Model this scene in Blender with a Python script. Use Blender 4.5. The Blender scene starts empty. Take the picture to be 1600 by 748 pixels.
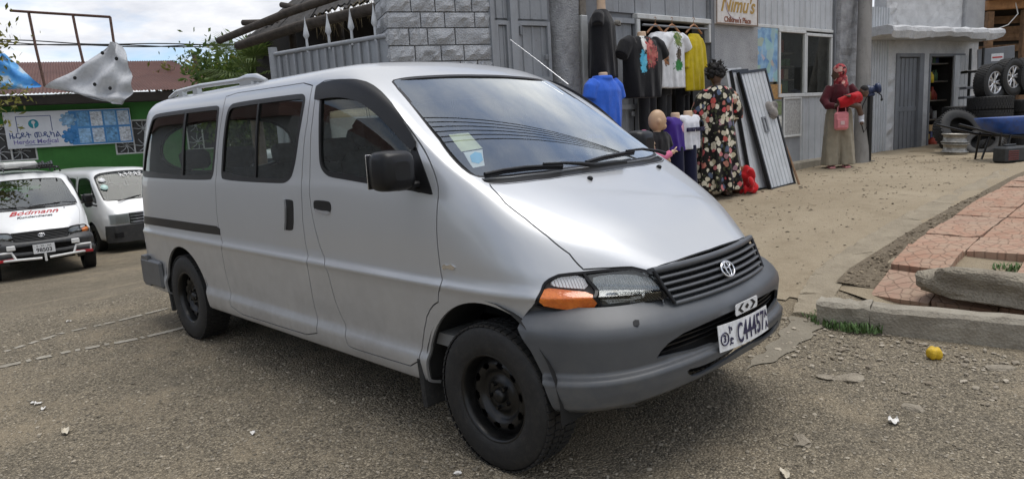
import bpy, bmesh, math, random
import numpy as np
from mathutils import Vector, Matrix, Euler
from mathutils.bvhtree import BVHTree
from mathutils.geometry import delaunay_2d_cdt

random.seed(7); RNG = np.random.default_rng(7)
SC = bpy.context.scene
COL = SC.collection
R = math.radians

# ------------------------------------------------------------------ camera
# world: X = forward axis of the silver van, Y = to its left, Z up, metres
F_PX = 1083.95
CAM = np.array([2.149, -2.856, 1.5245])
YAW, PITCH, ROLL = 2.3506, 0.16315, -0.057836
_f = np.array([math.cos(YAW)*math.cos(PITCH), math.sin(YAW)*math.cos(PITCH), -math.sin(PITCH)])
_r = np.cross(_f, [0, 0, 1]); _r /= np.linalg.norm(_r); _u = np.cross(_r, _f)
CR = _r*math.cos(ROLL)+_u*math.sin(ROLL); CU = -_r*math.sin(ROLL)+_u*math.cos(ROLL); CF = _f
cd = bpy.data.cameras.new('camera'); cam = bpy.data.objects.new('camera', cd); COL.objects.link(cam)
cd.sensor_width = 36; cd.lens = F_PX/1600*36; cd.clip_start = .05; cd.clip_end = 3000
cam.matrix_world = Matrix(((CR[0], CU[0], -CF[0], CAM[0]), (CR[1], CU[1], -CF[1], CAM[1]), (CR[2], CU[2], -CF[2], CAM[2]), (0, 0, 0, 1)))
SC.camera = cam

# ------------------------------------------------------------------ light
SUN_EL, SUN_AZ = R(77), R(65)       # azimuth measured from +X towards +Y
world = bpy.data.worlds.new('World'); SC.world = world; world.use_nodes = True
wn, wl = world.node_tree.nodes, world.node_tree.links
wn.clear()
def wnode(t, **k):
    n = wn.new(t)
    for a, b in k.items(): setattr(n, a, b)
    return n
sky = wnode('ShaderNodeTexSky', sky_type='NISHITA', sun_disc=False)
sky.sun_elevation = SUN_EL; sky.sun_rotation = math.pi/2-SUN_AZ; sky.altitude = 1800
tc = wnode('ShaderNodeTexCoord'); sep = wnode('ShaderNodeSeparateXYZ'); wl.new(tc.outputs['Generated'], sep.inputs[0])
mz = wnode('ShaderNodeMath', operation='MAXIMUM'); mz.inputs[1].default_value = 0.0; wl.new(sep.outputs[2], mz.inputs[0])
az = wnode('ShaderNodeMath', operation='ADD'); az.inputs[1].default_value = .16; wl.new(mz.outputs[0], az.inputs[0])
cmb = wnode('ShaderNodeCombineXYZ')
for i in (0, 1):
    d = wnode('ShaderNodeMath', operation='DIVIDE'); wl.new(sep.outputs[i], d.inputs[0]); wl.new(az.outputs[0], d.inputs[1]); wl.new(d.outputs[0], cmb.inputs[i])
n1 = wnode('ShaderNodeTexNoise'); n1.inputs['Scale'].default_value = 1.1; n1.inputs['Detail'].default_value = 7; n1.inputs['Roughness'].default_value = .55
wl.new(cmb.outputs[0], n1.inputs['Vector'])
cov = wnode('ShaderNodeValToRGB'); cov.color_ramp.elements[0].position = .37; cov.color_ramp.elements[1].position = .55
wl.new(n1.outputs[0], cov.inputs[0])
n2 = wnode('ShaderNodeTexNoise'); n2.inputs['Scale'].default_value = 2.3; n2.inputs['Detail'].default_value = 8; n2.inputs['Roughness'].default_value = .6
wl.new(cmb.outputs[0], n2.inputs['Vector'])
crm = wnode('ShaderNodeValToRGB')
crm.color_ramp.elements[0].position = .28; crm.color_ramp.elements[0].color = (4.0, 4.2, 4.7, 1)
crm.color_ramp.elements[1].position = .70; crm.color_ramp.elements[1].color = (7.2, 7.2, 7.3, 1)
wl.new(n2.outputs[0], crm.inputs[0])
mx = wnode('ShaderNodeMixRGB'); wl.new(cov.outputs[0], mx.inputs[0]); wl.new(sky.outputs[0], mx.inputs[1]); wl.new(crm.outputs[0], mx.inputs[2])
bg = wnode('ShaderNodeBackground'); bg.inputs[1].default_value = .10; wl.new(mx.outputs[0], bg.inputs[0])
out = wnode('ShaderNodeOutputWorld'); wl.new(bg.outputs[0], out.inputs[0])

sl = bpy.data.lights.new('sun', 'SUN'); sl.energy = 1.4; sl.angle = R(42); sl.color = (1, .96, .9)
so = bpy.data.objects.new('sun', sl); COL.objects.link(so)
_sd = Vector((math.cos(SUN_EL)*math.cos(SUN_AZ), math.cos(SUN_EL)*math.sin(SUN_AZ), math.sin(SUN_EL)))
so.rotation_euler = _sd.to_track_quat('Z', 'Y').to_euler(); so.location = (0, 0, 30)

vs = SC.view_settings; vs.view_transform = 'Standard'; vs.look = 'None'; vs.exposure = 0.72; vs.gamma = 1; vs.use_curve_mapping = False

# ------------------------------------------------------------------ pixel helpers (pixels of the 1600 x 748 photograph)
def ray(px, py): return CF+CR*(px-800)/F_PX-CU*(py-374)/F_PX
def atd(px, py, D): return CAM+ray(px, py)*D
def onz(px, py, z): d = ray(px, py); return CAM+d*(z-CAM[2])/d[2]
def onx(px, py, x): d = ray(px, py); return CAM+d*(x-CAM[0])/d[0]
def ony(px, py, y): d = ray(px, py); return CAM+d*(y-CAM[1])/d[1]

# ------------------------------------------------------------------ materials
MATS = {}
class NT:
    """small wrapper to write node materials briefly"""
    def __init__(s, name):
        s.m = bpy.data.materials.new(name); s.m.use_nodes = True
        s.n, s.l = s.m.node_tree.nodes, s.m.node_tree.links
        s.b = s.n['Principled BSDF']; s.out = s.n['Material Output']; s._tc = None
    def tc(s, which='Object'):
        if s._tc is None: s._tc = s.n.new('ShaderNodeTexCoord')
        return s._tc.outputs[which]
    def noise(s, scale, detail=4, rough=.55, vec=None, dist=0):
        t = s.n.new('ShaderNodeTexNoise'); t.inputs['Scale'].default_value = scale; t.inputs['Detail'].default_value = detail
        t.inputs['Roughness'].default_value = rough; t.inputs['Distortion'].default_value = dist
        s.l.new(vec or s.tc(), t.inputs['Vector']); return t.outputs[0]
    def voro(s, scale, vec=None, feature='F1', out=0):
        t = s.n.new('ShaderNodeTexVoronoi'); t.feature = feature; t.inputs['Scale'].default_value = scale
        s.l.new(vec or s.tc(), t.inputs['Vector']); return t.outputs[out]
    def ramp(s, fac, *stops):
        r = s.n.new('ShaderNodeValToRGB'); e = r.color_ramp.elements
        while len(e) < len(stops): e.new(.5)
        for i, (p, c) in enumerate(stops):
            e[i].position = p; c = (c, c, c) if isinstance(c, (int, float)) else c; e[i].color = (*c, 1)
        s.l.new(fac, r.inputs[0]); return r.outputs[0]
    def mix(s, fac, a, b, mode='MIX'):
        m = s.n.new('ShaderNodeMixRGB'); m.blend_type = mode
        for i, v in ((0, fac), (1, a), (2, b)):
            if isinstance(v, (int, float)): m.inputs[i].default_value = v if i == 0 else (v, v, v, 1)
            elif isinstance(v, tuple): m.inputs[i].default_value = (*v, 1)
            else: s.l.new(v, m.inputs[i])
        return m.outputs[0]
    def math(s, op, a, b=0.0):
        m = s.n.new('ShaderNodeMath'); m.operation = op
        for i, v in ((0, a), (1, b)):
            if isinstance(v, (int, float)): m.inputs[i].default_value = v
            else: s.l.new(v, m.inputs[i])
        return m.outputs[0]
    def mapped(s, scale=(1, 1, 1), rot=(0, 0, 0), loc=(0, 0, 0), src='Object'):
        m = s.n.new('ShaderNodeMapping'); m.inputs['Scale'].default_value = scale; m.inputs['Rotation'].default_value = rot; m.inputs['Location'].default_value = loc
        s.l.new(s.tc(src), m.inputs[0]); return m.outputs[0]
    def sepz(s, i=2, src='Object'):
        q = s.n.new('ShaderNodeSeparateXYZ'); s.l.new(s.tc(src), q.inputs[0]); return q.outputs[i]
    def set(s, **k):
        nm = {'color': 'Base Color', 'rough': 'Roughness', 'metal': 'Metallic', 'coat': 'Coat Weight', 'coatr': 'Coat Roughness', 'spec': 'Specular IOR Level', 'trans': 'Transmission Weight', 'ior': 'IOR', 'sheen': 'Sheen Weight', 'alpha': 'Alpha', 'sss': 'Subsurface Weight'}
        for a, v in k.items():
            i = s.b.inputs[nm[a]]
            if isinstance(v, tuple): i.default_value = (*v, 1)
            elif isinstance(v, (int, float)): i.default_value = v
            else: s.l.new(v, i)
        return s
    def bump(s, h, strength=.3, dist=.02):
        b = s.n.new('ShaderNodeBump'); b.inputs['Strength'].default_value = strength; b.inputs['Distance'].default_value = dist
        s.l.new(h, b.inputs['Height']); s.l.new(b.outputs[0], s.b.inputs['Normal']); return s

def mat(name, color, rough=.6, metal=0, var=.18, scale=6, bump=0, bscale=60, coat=0, spec=.5, dirt=None):
    """plain painted / plastic / cloth surface with large and fine tone variation"""
    if name in MATS: return MATS[name]
    t = NT(name)
    n = t.noise(scale, 6, .6)
    c0 = tuple(max(0, x*(1-var)) for x in color); c1 = tuple(min(1, x*(1+var)) for x in color)
    c = t.ramp(n, (.3, c0), (.7, c1))
    if dirt: c = t.mix(t.ramp(t.noise(scale*2.3, 8, .7), (.48, 0), (.75, .75)), c, dirt)
    t.set(color=c, rough=rough, metal=metal, coat=coat, spec=spec)
    if bump: t.bump(t.noise(bscale, 5, .6), bump, .01)
    MATS[name] = t.m; return t.m

# ------------------------------------------------------------------ mesh helpers
def link(name, me, parent=None, loc=None, rot=None):
    o = bpy.data.objects.new(name, me); COL.objects.link(o)
    if parent is not None: o.parent = parent
    if loc is not None: o.location = loc
    if rot is not None: o.rotation_euler = rot
    return o
def tag(o, label=None, cat=None, group=None, kind=None):
    if label: o['label'] = label
    if cat: o['category'] = cat
    if group: o['group'] = group
    if kind: o['kind'] = kind
    return o
def empty(name, loc=(0, 0, 0), rz=0, label=None, cat=None, group=None):
    o = bpy.data.objects.new(name, None); COL.objects.link(o); o.location = loc; o.rotation_euler = (0, 0, rz); o.empty_display_size = .2
    return tag(o, label, cat, group)
def copy_tree(o, parent=None):
    c = o.copy(); COL.objects.link(c); c.parent = parent
    for ch in o.children: copy_tree(ch, c)
    return c

class MB:
    """collects shapes for one mesh object"""
    def __init__(s): s.v = []; s.f = []; s.sm = []; s.mi = []; s.m = 0
    def add(s, vs, fs, smooth=False):
        k = len(s.v); s.v += [tuple(map(float, p)) for p in vs]; s.f += [tuple(i+k for i in f) for f in fs]; s.sm += [smooth]*len(fs); s.mi += [s.m]*len(fs); return s
    def box(s, c, size, rot=None, bev=0):
        hx, hy, hz = [a/2 for a in size]
        if bev > 0:
            b = min(bev, hx*.9, hy*.9, hz*.9); V = []; idx = {}
            for sx in (-1, 1):
                for sy in (-1, 1):
                    for sz in (-1, 1):
                        for a in range(3):
                            p = [sx*(hx-(b if a != 0 else 0)), sy*(hy-(b if a != 1 else 0)), sz*(hz-(b if a != 2 else 0))]
                            idx[(sx, sy, sz, a)] = len(V); V.append(p)
            Fs = []
            for a in range(3):
                o1, o2 = [i for i in range(3) if i != a]
                for sg in (-1, 1):
                    q = []
                    for u, w in ((-1, -1), (1, -1), (1, 1), (-1, 1)):
                        k = [0, 0, 0]; k[a] = sg; k[o1] = u; k[o2] = w; q.append(idx[(*k, a)])
                    Fs.append(q)
            for a in range(3):                       # edges parallel to axis a
                o1, o2 = [i for i in range(3) if i != a]
                for u in (-1, 1):
                    for w in (-1, 1):
                        k0 = [0]*3; k0[a] = -1; k0[o1] = u; k0[o2] = w; k1 = k0[:]; k1[a] = 1
                        Fs.append([idx[(*k0, o1)], idx[(*k1, o1)], idx[(*k1, o2)], idx[(*k0, o2)]])
            for sx in (-1, 1):
                for sy in (-1, 1):
                    for sz in (-1, 1): Fs.append([idx[(sx, sy, sz, a)] for a in range(3)])
        else:
            V = [(x, y, z) for x in (-hx, hx) for y in (-hy, hy) for z in (-hz, hz)]
            Fs = [(0, 1, 3, 2), (4, 6, 7, 5), (0, 4, 5, 1), (2, 3, 7, 6), (0, 2, 6, 4), (1, 5, 7, 3)]
        M = Matrix.Identity(3) if rot is None else (rot if isinstance(rot, Matrix) else Euler(rot).to_matrix())
        c = Vector(c); V = [M @ Vector(p)+c for p in V]
        s._orient(V, Fs, c); return s.add(V, Fs)
    def _orient(s, V, Fs, c):
        for i, f in enumerate(Fs):
            a, b, d = (Vector(V[f[0]]), Vector(V[f[1]]), Vector(V[f[2]]))
            if (b-a).cross(d-a).dot((a+b+d)/3-c) < 0: Fs[i] = list(f)[::-1]
    def bb(s, x0, x1, y0, y1, z0, z1, bev=0): return s.box(((x0+x1)/2, (y0+y1)/2, (z0+z1)/2), (abs(x1-x0), abs(y1-y0), abs(z1-z0)), None, bev)
    def tube(s, pts, r, n=8, cap=True, squash=None):
        pts = [Vector(p) for p in pts]; m = len(pts); rs = r if isinstance(r, (list, tuple)) else [r]*m
        up = Vector((0, 0, 1)); V = []; prev = None
        for i, p in enumerate(pts):
            t = (pts[min(i+1, m-1)]-pts[max(i-1, 0)])
            t = t.normalized() if t.length > 1e-9 else Vector((0, 0, 1))
            if prev is None: a = t.cross(up if abs(t.z) < .9 else Vector((1, 0, 0))).normalized()
            else:
                a = prev-t*prev.dot(t); a = a.normalized() if a.length > 1e-6 else t.orthogonal().normalized()
            prev = a; b = t.cross(a)
            for k in range(n):
                th = 2*math.pi*k/n; V.append(p+(a*math.cos(th)+b*math.sin(th)*(squash or 1))*rs[i])
        F = [(i*n+k, i*n+(k+1) % n, (i+1)*n+(k+1) % n, (i+1)*n+k) for i in range(m-1) for k in range(n)]
        s.add(V, F, n > 5)
        if cap: s.add([V[k] for k in range(n)], [tuple(range(n))[::-1]]); s.add(V[-n:], [tuple(range(n))])
        return s
    def cyl(s, p0, p1, r0, r1=None, n=16, cap=True): return s.tube([p0, p1], [r0, r0 if r1 is None else r1], n, cap)
    def lathe(s, prof, n=32, M=None, close=False, smooth=True):
        """profile (radius, height) turned round local z, then moved by matrix M"""
        M = M or Matrix.Identity(4); k = len(prof)
        V = [M @ Vector((r*math.cos(2*math.pi*j/n), r*math.sin(2*math.pi*j/n), h)) for j in range(n) for r, h in prof]
        F = []
        for j in range(n):
            j2 = (j+1) % n
            for i in range(k if close else k-1):
                i2 = (i+1) % k; F.append((j*k+i, j2*k+i, j2*k+i2, j*k+i2))
        return s.add(V, F, smooth)
    def ell(s, c, r, nu=16, nv=10, M=None, p=1.0):
        V = []; c = Vector(c)
        for i in range(nv+1):
            ph = math.pi*i/nv
            for j in range(nu):
                th = 2*math.pi*j/nu
                q = Vector((r[0]*math.sin(ph)*math.cos(th), r[1]*math.sin(ph)*math.sin(th), r[2]*math.cos(ph)))
                V.append((M @ q if M else q)+c)
        F = [(i*nu+j, (i+1)*nu+j, (i+1)*nu+(j+1) % nu, i*nu+(j+1) % nu) for i in range(nv) for j in range(nu)]
        return s.add(V, F, True)
    def prism(s, poly, fn, d0, d1):
        """2-D polygon -> fn(a, b, depth) at two depths, with sides"""
        n = len(poly); V = [fn(a, b, d0) for a, b in poly]+[fn(a, b, d1) for a, b in poly]
        F = [tuple(range(n))[::-1], tuple(range(n, 2*n))]+[(i, (i+1) % n, n+(i+1) % n, n+i) for i in range(n)]
        return s.add(V, F)
    def rings(s, rings, closed=True, cap=False, smooth=True):
        n = len(rings[0]); V = [p for r in rings for p in r]; F = []
        for i in range(len(rings)-1):
            for k in range(n if closed else n-1): F.append((i*n+k, i*n+(k+1) % n, (i+1)*n+(k+1) % n, (i+1)*n+k))
        s.add(V, F, smooth)
        if cap: s.add(rings[0], [tuple(range(n))[::-1]]); s.add(rings[-1], [tuple(range(n))])
        return s
    def mesh(s, name, mats):
        me = bpy.data.meshes.new(name); me.from_pydata(s.v, [], s.f)
        me.polygons.foreach_set('use_smooth', s.sm); me.polygons.foreach_set('material_index', s.mi)
        for m in (mats if isinstance(mats, (list, tuple)) else [mats]): me.materials.append(m)
        me.update(); return me
    def build(s, name, mats, parent=None, loc=None, rot=None, fix=False):
        me = s.mesh(name, mats)
        if fix:
            bm = bmesh.new(); bm.from_mesh(me); bmesh.ops.remove_doubles(bm, verts=bm.verts, dist=1e-5); bmesh.ops.recalc_face_normals(bm, faces=bm.faces); bm.to_mesh(me); bm.free()
        return link(name, me, parent, loc, rot)

def organic(mb, name, mats, parent=None, voxel=.012, smooth=6, loc=None, rot=None):
    """voxel-remesh overlapping shapes into one continuous skin"""
    me = mb.mesh(name, mats); o = bpy.data.objects.new('tmp', me); COL.objects.link(o)
    m = o.modifiers.new('r', 'REMESH'); m.mode = 'VOXEL'; m.voxel_size = voxel; m.use_smooth_shade = True
    k = o.modifiers.new('s', 'SMOOTH'); k.iterations = smooth; k.factor = .5
    dg = bpy.context.evaluated_depsgraph_get(); ev = o.evaluated_get(dg); nm = bpy.data.meshes.new_from_object(ev)
    bpy.data.objects.remove(o); bpy.data.meshes.remove(me); nm.name = name
    nm.materials.clear()
    for q in (mats if isinstance(mats, (list, tuple)) else [mats]): nm.materials.append(q)
    nm.polygons.foreach_set('use_smooth', [True]*len(nm.polygons))
    return link(name, nm, parent, loc, rot)

def text_mesh(txt, size, depth=.002, align='CENTER', shear=0, bold=0, space=1):
    cu = bpy.data.curves.new('t', 'FONT'); cu.body = txt; cu.size = size; cu.extrude = depth; cu.align_x = align; cu.align_y = 'CENTER'; cu.shear = shear; cu.offset = bold; cu.space_character = space; cu.resolution_u = 4
    o = bpy.data.objects.new('t', cu); COL.objects.link(o)
    dg = bpy.context.evaluated_depsgraph_get(); me = bpy.data.meshes.new_from_object(o.evaluated_get(dg))
    bpy.data.objects.remove(o); bpy.data.curves.remove(cu); return me
def text_obj(name, txt, size, m, parent, M, **k):
    """text laid on a surface: local x to the right, y up, z out, placed by matrix M (in the parent's space)"""
    me = text_mesh(txt, size, **k); me.transform(M); me.materials.clear(); me.materials.append(m); me.name = name
    return link(name, me, parent)
def frame(o, x, z_out):
    """matrix with columns right, up, out at origin o"""
    x = Vector(x).normalized(); n = Vector(z_out); n = (n-x*n.dot(x)).normalized(); y = n.cross(x)
    return Matrix(((x[0], y[0], n[0], o[0]), (x[1], y[1], n[1], o[1]), (x[2], y[2], n[2], o[2]), (0, 0, 0, 1)))
def sstep(a, b, x): t = np.clip((np.asarray(x, float)-a)/(b-a), 0, 1); return t*t*(3-2*t)
# ------------------------------------------------------------------ shared materials
def paint_mat(name, col, metal, rough, dirt_amt=.35, coat=.8, twotone=None):
    t = NT(name)
    n = t.noise(1.7, 6, .6); c = t.mix(t.ramp(n, (.35, 0), (.7, .12)), col, tuple(x*.8 for x in col))
    if twotone:
        c = t.mix(t.ramp(t.sepz(), (twotone[0]-.004, 1), (twotone[0]+.004, 0)), c, twotone[1])
    fl = t.noise(900, 2, .5)
    c = t.mix(t.ramp(fl, (.3, .0), (.75, .10)), c, (.9, .9, .9))
    # road dust on the lower flanks, in blotches of its own
    d = t.math('MULTIPLY', t.ramp(t.sepz(), (.28, 1.0), (.95, 0)), t.ramp(t.noise(5, 8, .65), (.35, 0), (.75, 1)))
    c = t.mix(t.math('MULTIPLY', d, dirt_amt), c, (.23, .20, .165))
    r = t.math('ADD', t.math('MULTIPLY', d, .35), t.math('ADD', t.math('MULTIPLY', t.noise(3, 6, .6), .08), rough-.04))
    t.set(color=c, metal=metal, rough=r, coat=coat, coatr=.04)
    t.bump(t.noise(2.2, 2, .4), .05, .01)
    return t.m
M_SILVER = paint_mat('silver_paint', (.50, .513, .527), .55, .37, .6, .5)
M_WHITE = paint_mat('white_paint', (.78, .79, .79), 0, .3, .4, .6)
M_BLUEWHITE = paint_mat('blue_white_paint', (.06, .22, .55), 0, .35, .4, .5, (1.2, (.72, .74, .75)))
def bumper_mat():
    t = NT('bumper_plastic'); c = t.ramp(t.noise(4, 6, .6), (.3, (.066, .071, .078)), (.7, (.090, .096, .104)))
    low = t.ramp(t.sepz(), (.36, 1.0), (.60, .15))
    dust = t.math('MULTIPLY', t.ramp(t.noise(6, 9, .75), (.42, 0), (.72, .7)), low); c = t.mix(dust, c, (.16, .15, .13))
    sc = t.ramp(t.noise(7, 6, .8, t.mapped((1, 1, 16), (R(8), 0, 0))), (.66, 0), (.70, .7)); c = t.mix(t.math('MULTIPLY', sc, t.ramp(t.noise(3, 2, .5), (.5, 0), (.62, 1))), c, (.30, .30, .30))
    t.set(color=c, rough=t.math('ADD', t.math('MULTIPLY', dust, .35), .38), spec=.5); t.bump(t.noise(240, 3, .5), .05, .004); return t.m
M_GREYPL = bumper_mat()
M_BLACKPL = mat('black_plastic', (.010, .010, .011), .36, 0, .25, 8, .03, 300, spec=.3)
M_RUBBER = mat('black_rubber', (.018, .018, .018), .75, 0, .3, 20, .15, 200, dirt=(.05, .046, .04))
M_TYRE = mat('tyre_rubber', (.013, .013, .013), .68, 0, .3, 14, .2, 120, dirt=(.038, .034, .029))
M_DARK = mat('dark_void', (.012, .012, .012), .9)
M_STEELBLK = mat('black_steel', (.012, .012, .012), .30, .3, .3, 9, .05, 150, dirt=(.028, .026, .023))
M_CHROME = mat('chrome', (.75, .75, .76), .14, 1, .06, 12)
M_SEAT = mat('grey_seat_cloth', (.065, .067, .07), .9, 0, .25, 30, .2, 300)
M_DASH = mat('dash_plastic', (.10, .105, .108), .7, 0, .1, 6, .1, 300)
M_TRIM = mat('interior_trim', (.17, .17, .165), .85, 0, .12, 5)
M_WHITEPL = mat('white_plastic', (.75, .75, .73), .5, 0, .06, 9)
M_PLATE = mat('plate_white', (.74, .75, .76), .4, 0, .1, 25, dirt=(.5, .48, .44))
M_INK = mat('plate_ink', (.02, .018, .06), .5, 0, .1)
M_BLACKINK = mat('black_ink', (.01, .01, .01), .6, 0, .1)

def glass_mat(name, tint, refl=1.0, rough=.0):
    t = NT(name); t.n.remove(t.b)
    tr = t.n.new('ShaderNodeBsdfTransparent'); tr.inputs[0].default_value = (*tint, 1)
    gl = t.n.new('ShaderNodeBsdfGlossy'); gl.inputs['Roughness'].default_value = rough; gl.inputs[0].default_value = (.95, .98, .97, 1)
    fr = t.n.new('ShaderNodeFresnel'); fr.inputs[0].default_value = 1.52
    dust = t.n.new('ShaderNodeBsdfDiffuse'); dust.inputs[0].default_value = (.5, .5, .47, 1)
    k = t.math('MINIMUM', t.math('MULTIPLY', fr.outputs[0], refl), 1.0)
    m = t.n.new('ShaderNodeMixShader'); t.l.new(k, m.inputs[0]); t.l.new(tr.outputs[0], m.inputs[1]); t.l.new(gl.outputs[0], m.inputs[2])
    m2 = t.n.new('ShaderNodeMixShader'); t.l.new(t.ramp(t.noise(7, 9, .7), (.5, .004), (.85, .05)), m2.inputs[0]); t.l.new(m.outputs[0], m2.inputs[1]); t.l.new(dust.outputs[0], m2.inputs[2])
    t.l.new(m2.outputs[0], t.out.inputs[0]); return t.m
M_GLASS = glass_mat('side_glass', (.80, .85, .82), 1.0)
M_DGLASS = glass_mat('rear_side_glass', (.78, .83, .80), 1.0)
M_WSCREEN = glass_mat('windscreen_glass', (.92, .96, .94), 3.2)
M_SUNBAND = glass_mat('windscreen_shade_band', (.30, .32, .33), .3)
M_LENS = glass_mat('lamp_lens', (.9, .92, .92), 1.6)
def amber():
    t = NT('amber_lens'); v = t.mapped((60, 60, 200))
    c = t.ramp(t.noise(7, 4, .6), (.35, (.50, .10, .008)), (.52, (.72, .18, .015)), (.65, (.85, .30, .04)))
    t.set(color=c, rough=.18, coat=1, coatr=.03, sss=.15); t.bump(t.voro(90), .4, .004); return t.m
M_AMBER = amber()
def reflector():
    t = NT('lamp_reflector'); w = t.n.new('ShaderNodeTexWave'); w.bands_direction = 'Y'; w.inputs['Scale'].default_value = 34; w.inputs['Distortion'].default_value = .6
    t.l.new(t.tc(), w.inputs[0]); t.set(color=(.88, .89, .9), metal=.05, rough=.25); t.bump(w.outputs[0], .8, .01); return t.m
M_REFL = reflector()
# ------------------------------------------------------------------ parametric surfaces and panels cut from them
def pchip_slopes(h, d):
    """h (m-1,), d (m-1, ...) secants -> slopes (m, ...)"""
    m = len(h)+1; s = np.zeros((m,)+d.shape[1:])
    for k in range(1, m-1):
        w1, w2 = 2*h[k]+h[k-1], h[k]+2*h[k-1]
        a, b = d[k-1], d[k]; ok = a*b > 0
        with np.errstate(divide='ignore', invalid='ignore'): hm = (w1+w2)/(w1/a+w2/b)
        s[k] = np.where(ok, hm, 0)
    s[0] = d[0]; s[-1] = d[-1]; return s
class Loft:
    """van skin: sections at stations x; v counts the section lines, right side 0..n, mirrored n..2n"""
    su, sv = 1.0, .12
    def __init__(s, table, slant=.18, x_sl=-3.5, kc=12, sig=.075):
        s.xs = np.array(sorted(table)); T = np.array([table[x] for x in s.xs], float)      # m, n+1, 2
        s.T = T; s.n = T.shape[1]-1; h = np.diff(s.xs); d = np.diff(T, axis=0)/h[:, None, None]
        s.S = pchip_slopes(h, d); s.slant = slant; s.xsl = x_sl; s.kc = kc
        # fair the lines: sample densely, smooth along the length, ends kept
        us = np.linspace(s.xs[0], s.xs[-1], int((s.xs[-1]-s.xs[0])/.02)+1); D = s.section(us); m = 14
        pad = np.concatenate([2*D[:1]-D[m:0:-1], D, 2*D[-1:]-D[-2:-m-2:-1]]); k = np.exp(-.5*(np.arange(-m, m+1)*.02/sig)**2); k /= k.sum()
        D = sum(k[i]*pad[i:i+len(us)] for i in range(2*m+1)); s.xs = us; s.T = D; s.S = np.gradient(D, us[1]-us[0], axis=0)
    def section(s, u):
        u = np.clip(u, s.xs[0], s.xs[-1]); k = np.clip(np.searchsorted(s.xs, u, side='right')-1, 0, len(s.xs)-2)
        h = (s.xs[k+1]-s.xs[k])[:, None, None]; t = ((u-s.xs[k])[:, None, None])/h
        a, b, c, d = s.T[k], s.T[k+1], s.S[k]*h, s.S[k+1]*h
        return (2*t**3-3*t**2+1)*a+(t**3-2*t**2+t)*c+(-2*t**3+3*t**2)*b+(t**3-t**2)*d
    def P(s, u, v):
        u = np.atleast_1d(np.asarray(u, float)); v = np.atleast_1d(np.asarray(v, float))
        n = s.n; sg = np.where(v > n, 1.0, -1.0); w = np.where(v > n, 2*n-v, v); w = np.clip(w, 0, n)
        Q = s.section(u); Qm = Q[:, n-1:n, :]*np.array([-1, 1]); Q = np.concatenate([Q, Qm], 1)
        d = np.diff(Q, axis=1); a, b = d[:, :-1], d[:, 1:]
        with np.errstate(divide='ignore', invalid='ignore'): hm = np.where(a*b > 0, 2*a*b/(a+b), 0)
        hm = np.where((np.arange(1, n+1) >= s.kc)[None, :, None], .5*(a+b), hm)
        sl = np.concatenate([d[:, :1], hm, d[:, -1:]], 1)
        k = np.clip(np.floor(w).astype(int), 0, n-1); t = (w-k)[:, None]; ii = np.arange(len(u))
        A, B, Cc, D = Q[ii, k], Q[ii, k+1], sl[ii, k], sl[ii, k+1]
        yz = (2*t**3-3*t**2+1)*A+(t**3-2*t**2+t)*Cc+(-2*t**3+3*t**2)*B+(t**3-t**2)*D
        x = u+s.slant*(yz[:, 1]-1.0)*sstep(s.xsl, s.xs[0], u)
        return np.stack([x, sg*yz[:, 0], yz[:, 1]], 1)
class Sweep:
    """bumper skin: plan curve (mirrored) swept with an offset profile over the height"""
    def __init__(s, plan, prof):
        full = np.array(plan+[(x, -y) for x, y in plan[::-1][1:]], float); s.m = len(full)-1
        s.X = full; h = np.ones(s.m); s.S = pchip_slopes(h, np.diff(full, axis=0))
        # Catmull slopes are rounder in plan
        s.S[1:-1] = (full[2:]-full[:-2])/2
        s.pz = np.array([p[0] for p in prof]); s.po = np.array([p[1] for p in prof]); s.su, s.sv = .13, 1.0
    def plan(s, u):
        u = np.clip(u, 0, s.m); k = np.clip(np.floor(u).astype(int), 0, s.m-1); t = (u-k)[:, None]
        a, b, c, d = s.X[k], s.X[k+1], s.S[k], s.S[k+1]
        return (2*t**3-3*t**2+1)*a+(t**3-2*t**2+t)*c+(-2*t**3+3*t**2)*b+(t**3-t**2)*d
    def P(s, u, v):
        u = np.atleast_1d(np.asarray(u, float)); v = np.atleast_1d(np.asarray(v, float))
        p = s.plan(u); q = s.plan(u+.02)-s.plan(u-.02); q /= np.linalg.norm(q, axis=1)[:, None]
        o = np.interp(v, s.pz, s.po); n = np.stack([q[:, 1], -q[:, 0]], 1); uu = np.minimum(u, s.m-u)
        z = v+.04*sstep(1.5, 9, uu)*np.interp(v, [.34, .5, .7], [1.7, 1, 0])
        return np.stack([p[:, 0]+n[:, 0]*o, p[:, 1]+n[:, 1]*o, z], 1)
def s_normals(S, u, v):
    e = 1e-3; e2 = e/S.sv*S.su if S.sv else e
    a = S.P(u+e/S.su, v)-S.P(u-e/S.su, v); b = S.P(u, v+e/S.sv)-S.P(u, v-e/S.sv)
    n = np.cross(a, b); return n/np.maximum(np.linalg.norm(n, axis=1), 1e-12)[:, None], a*S.su/(2*e), b*S.sv/(2*e)
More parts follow.
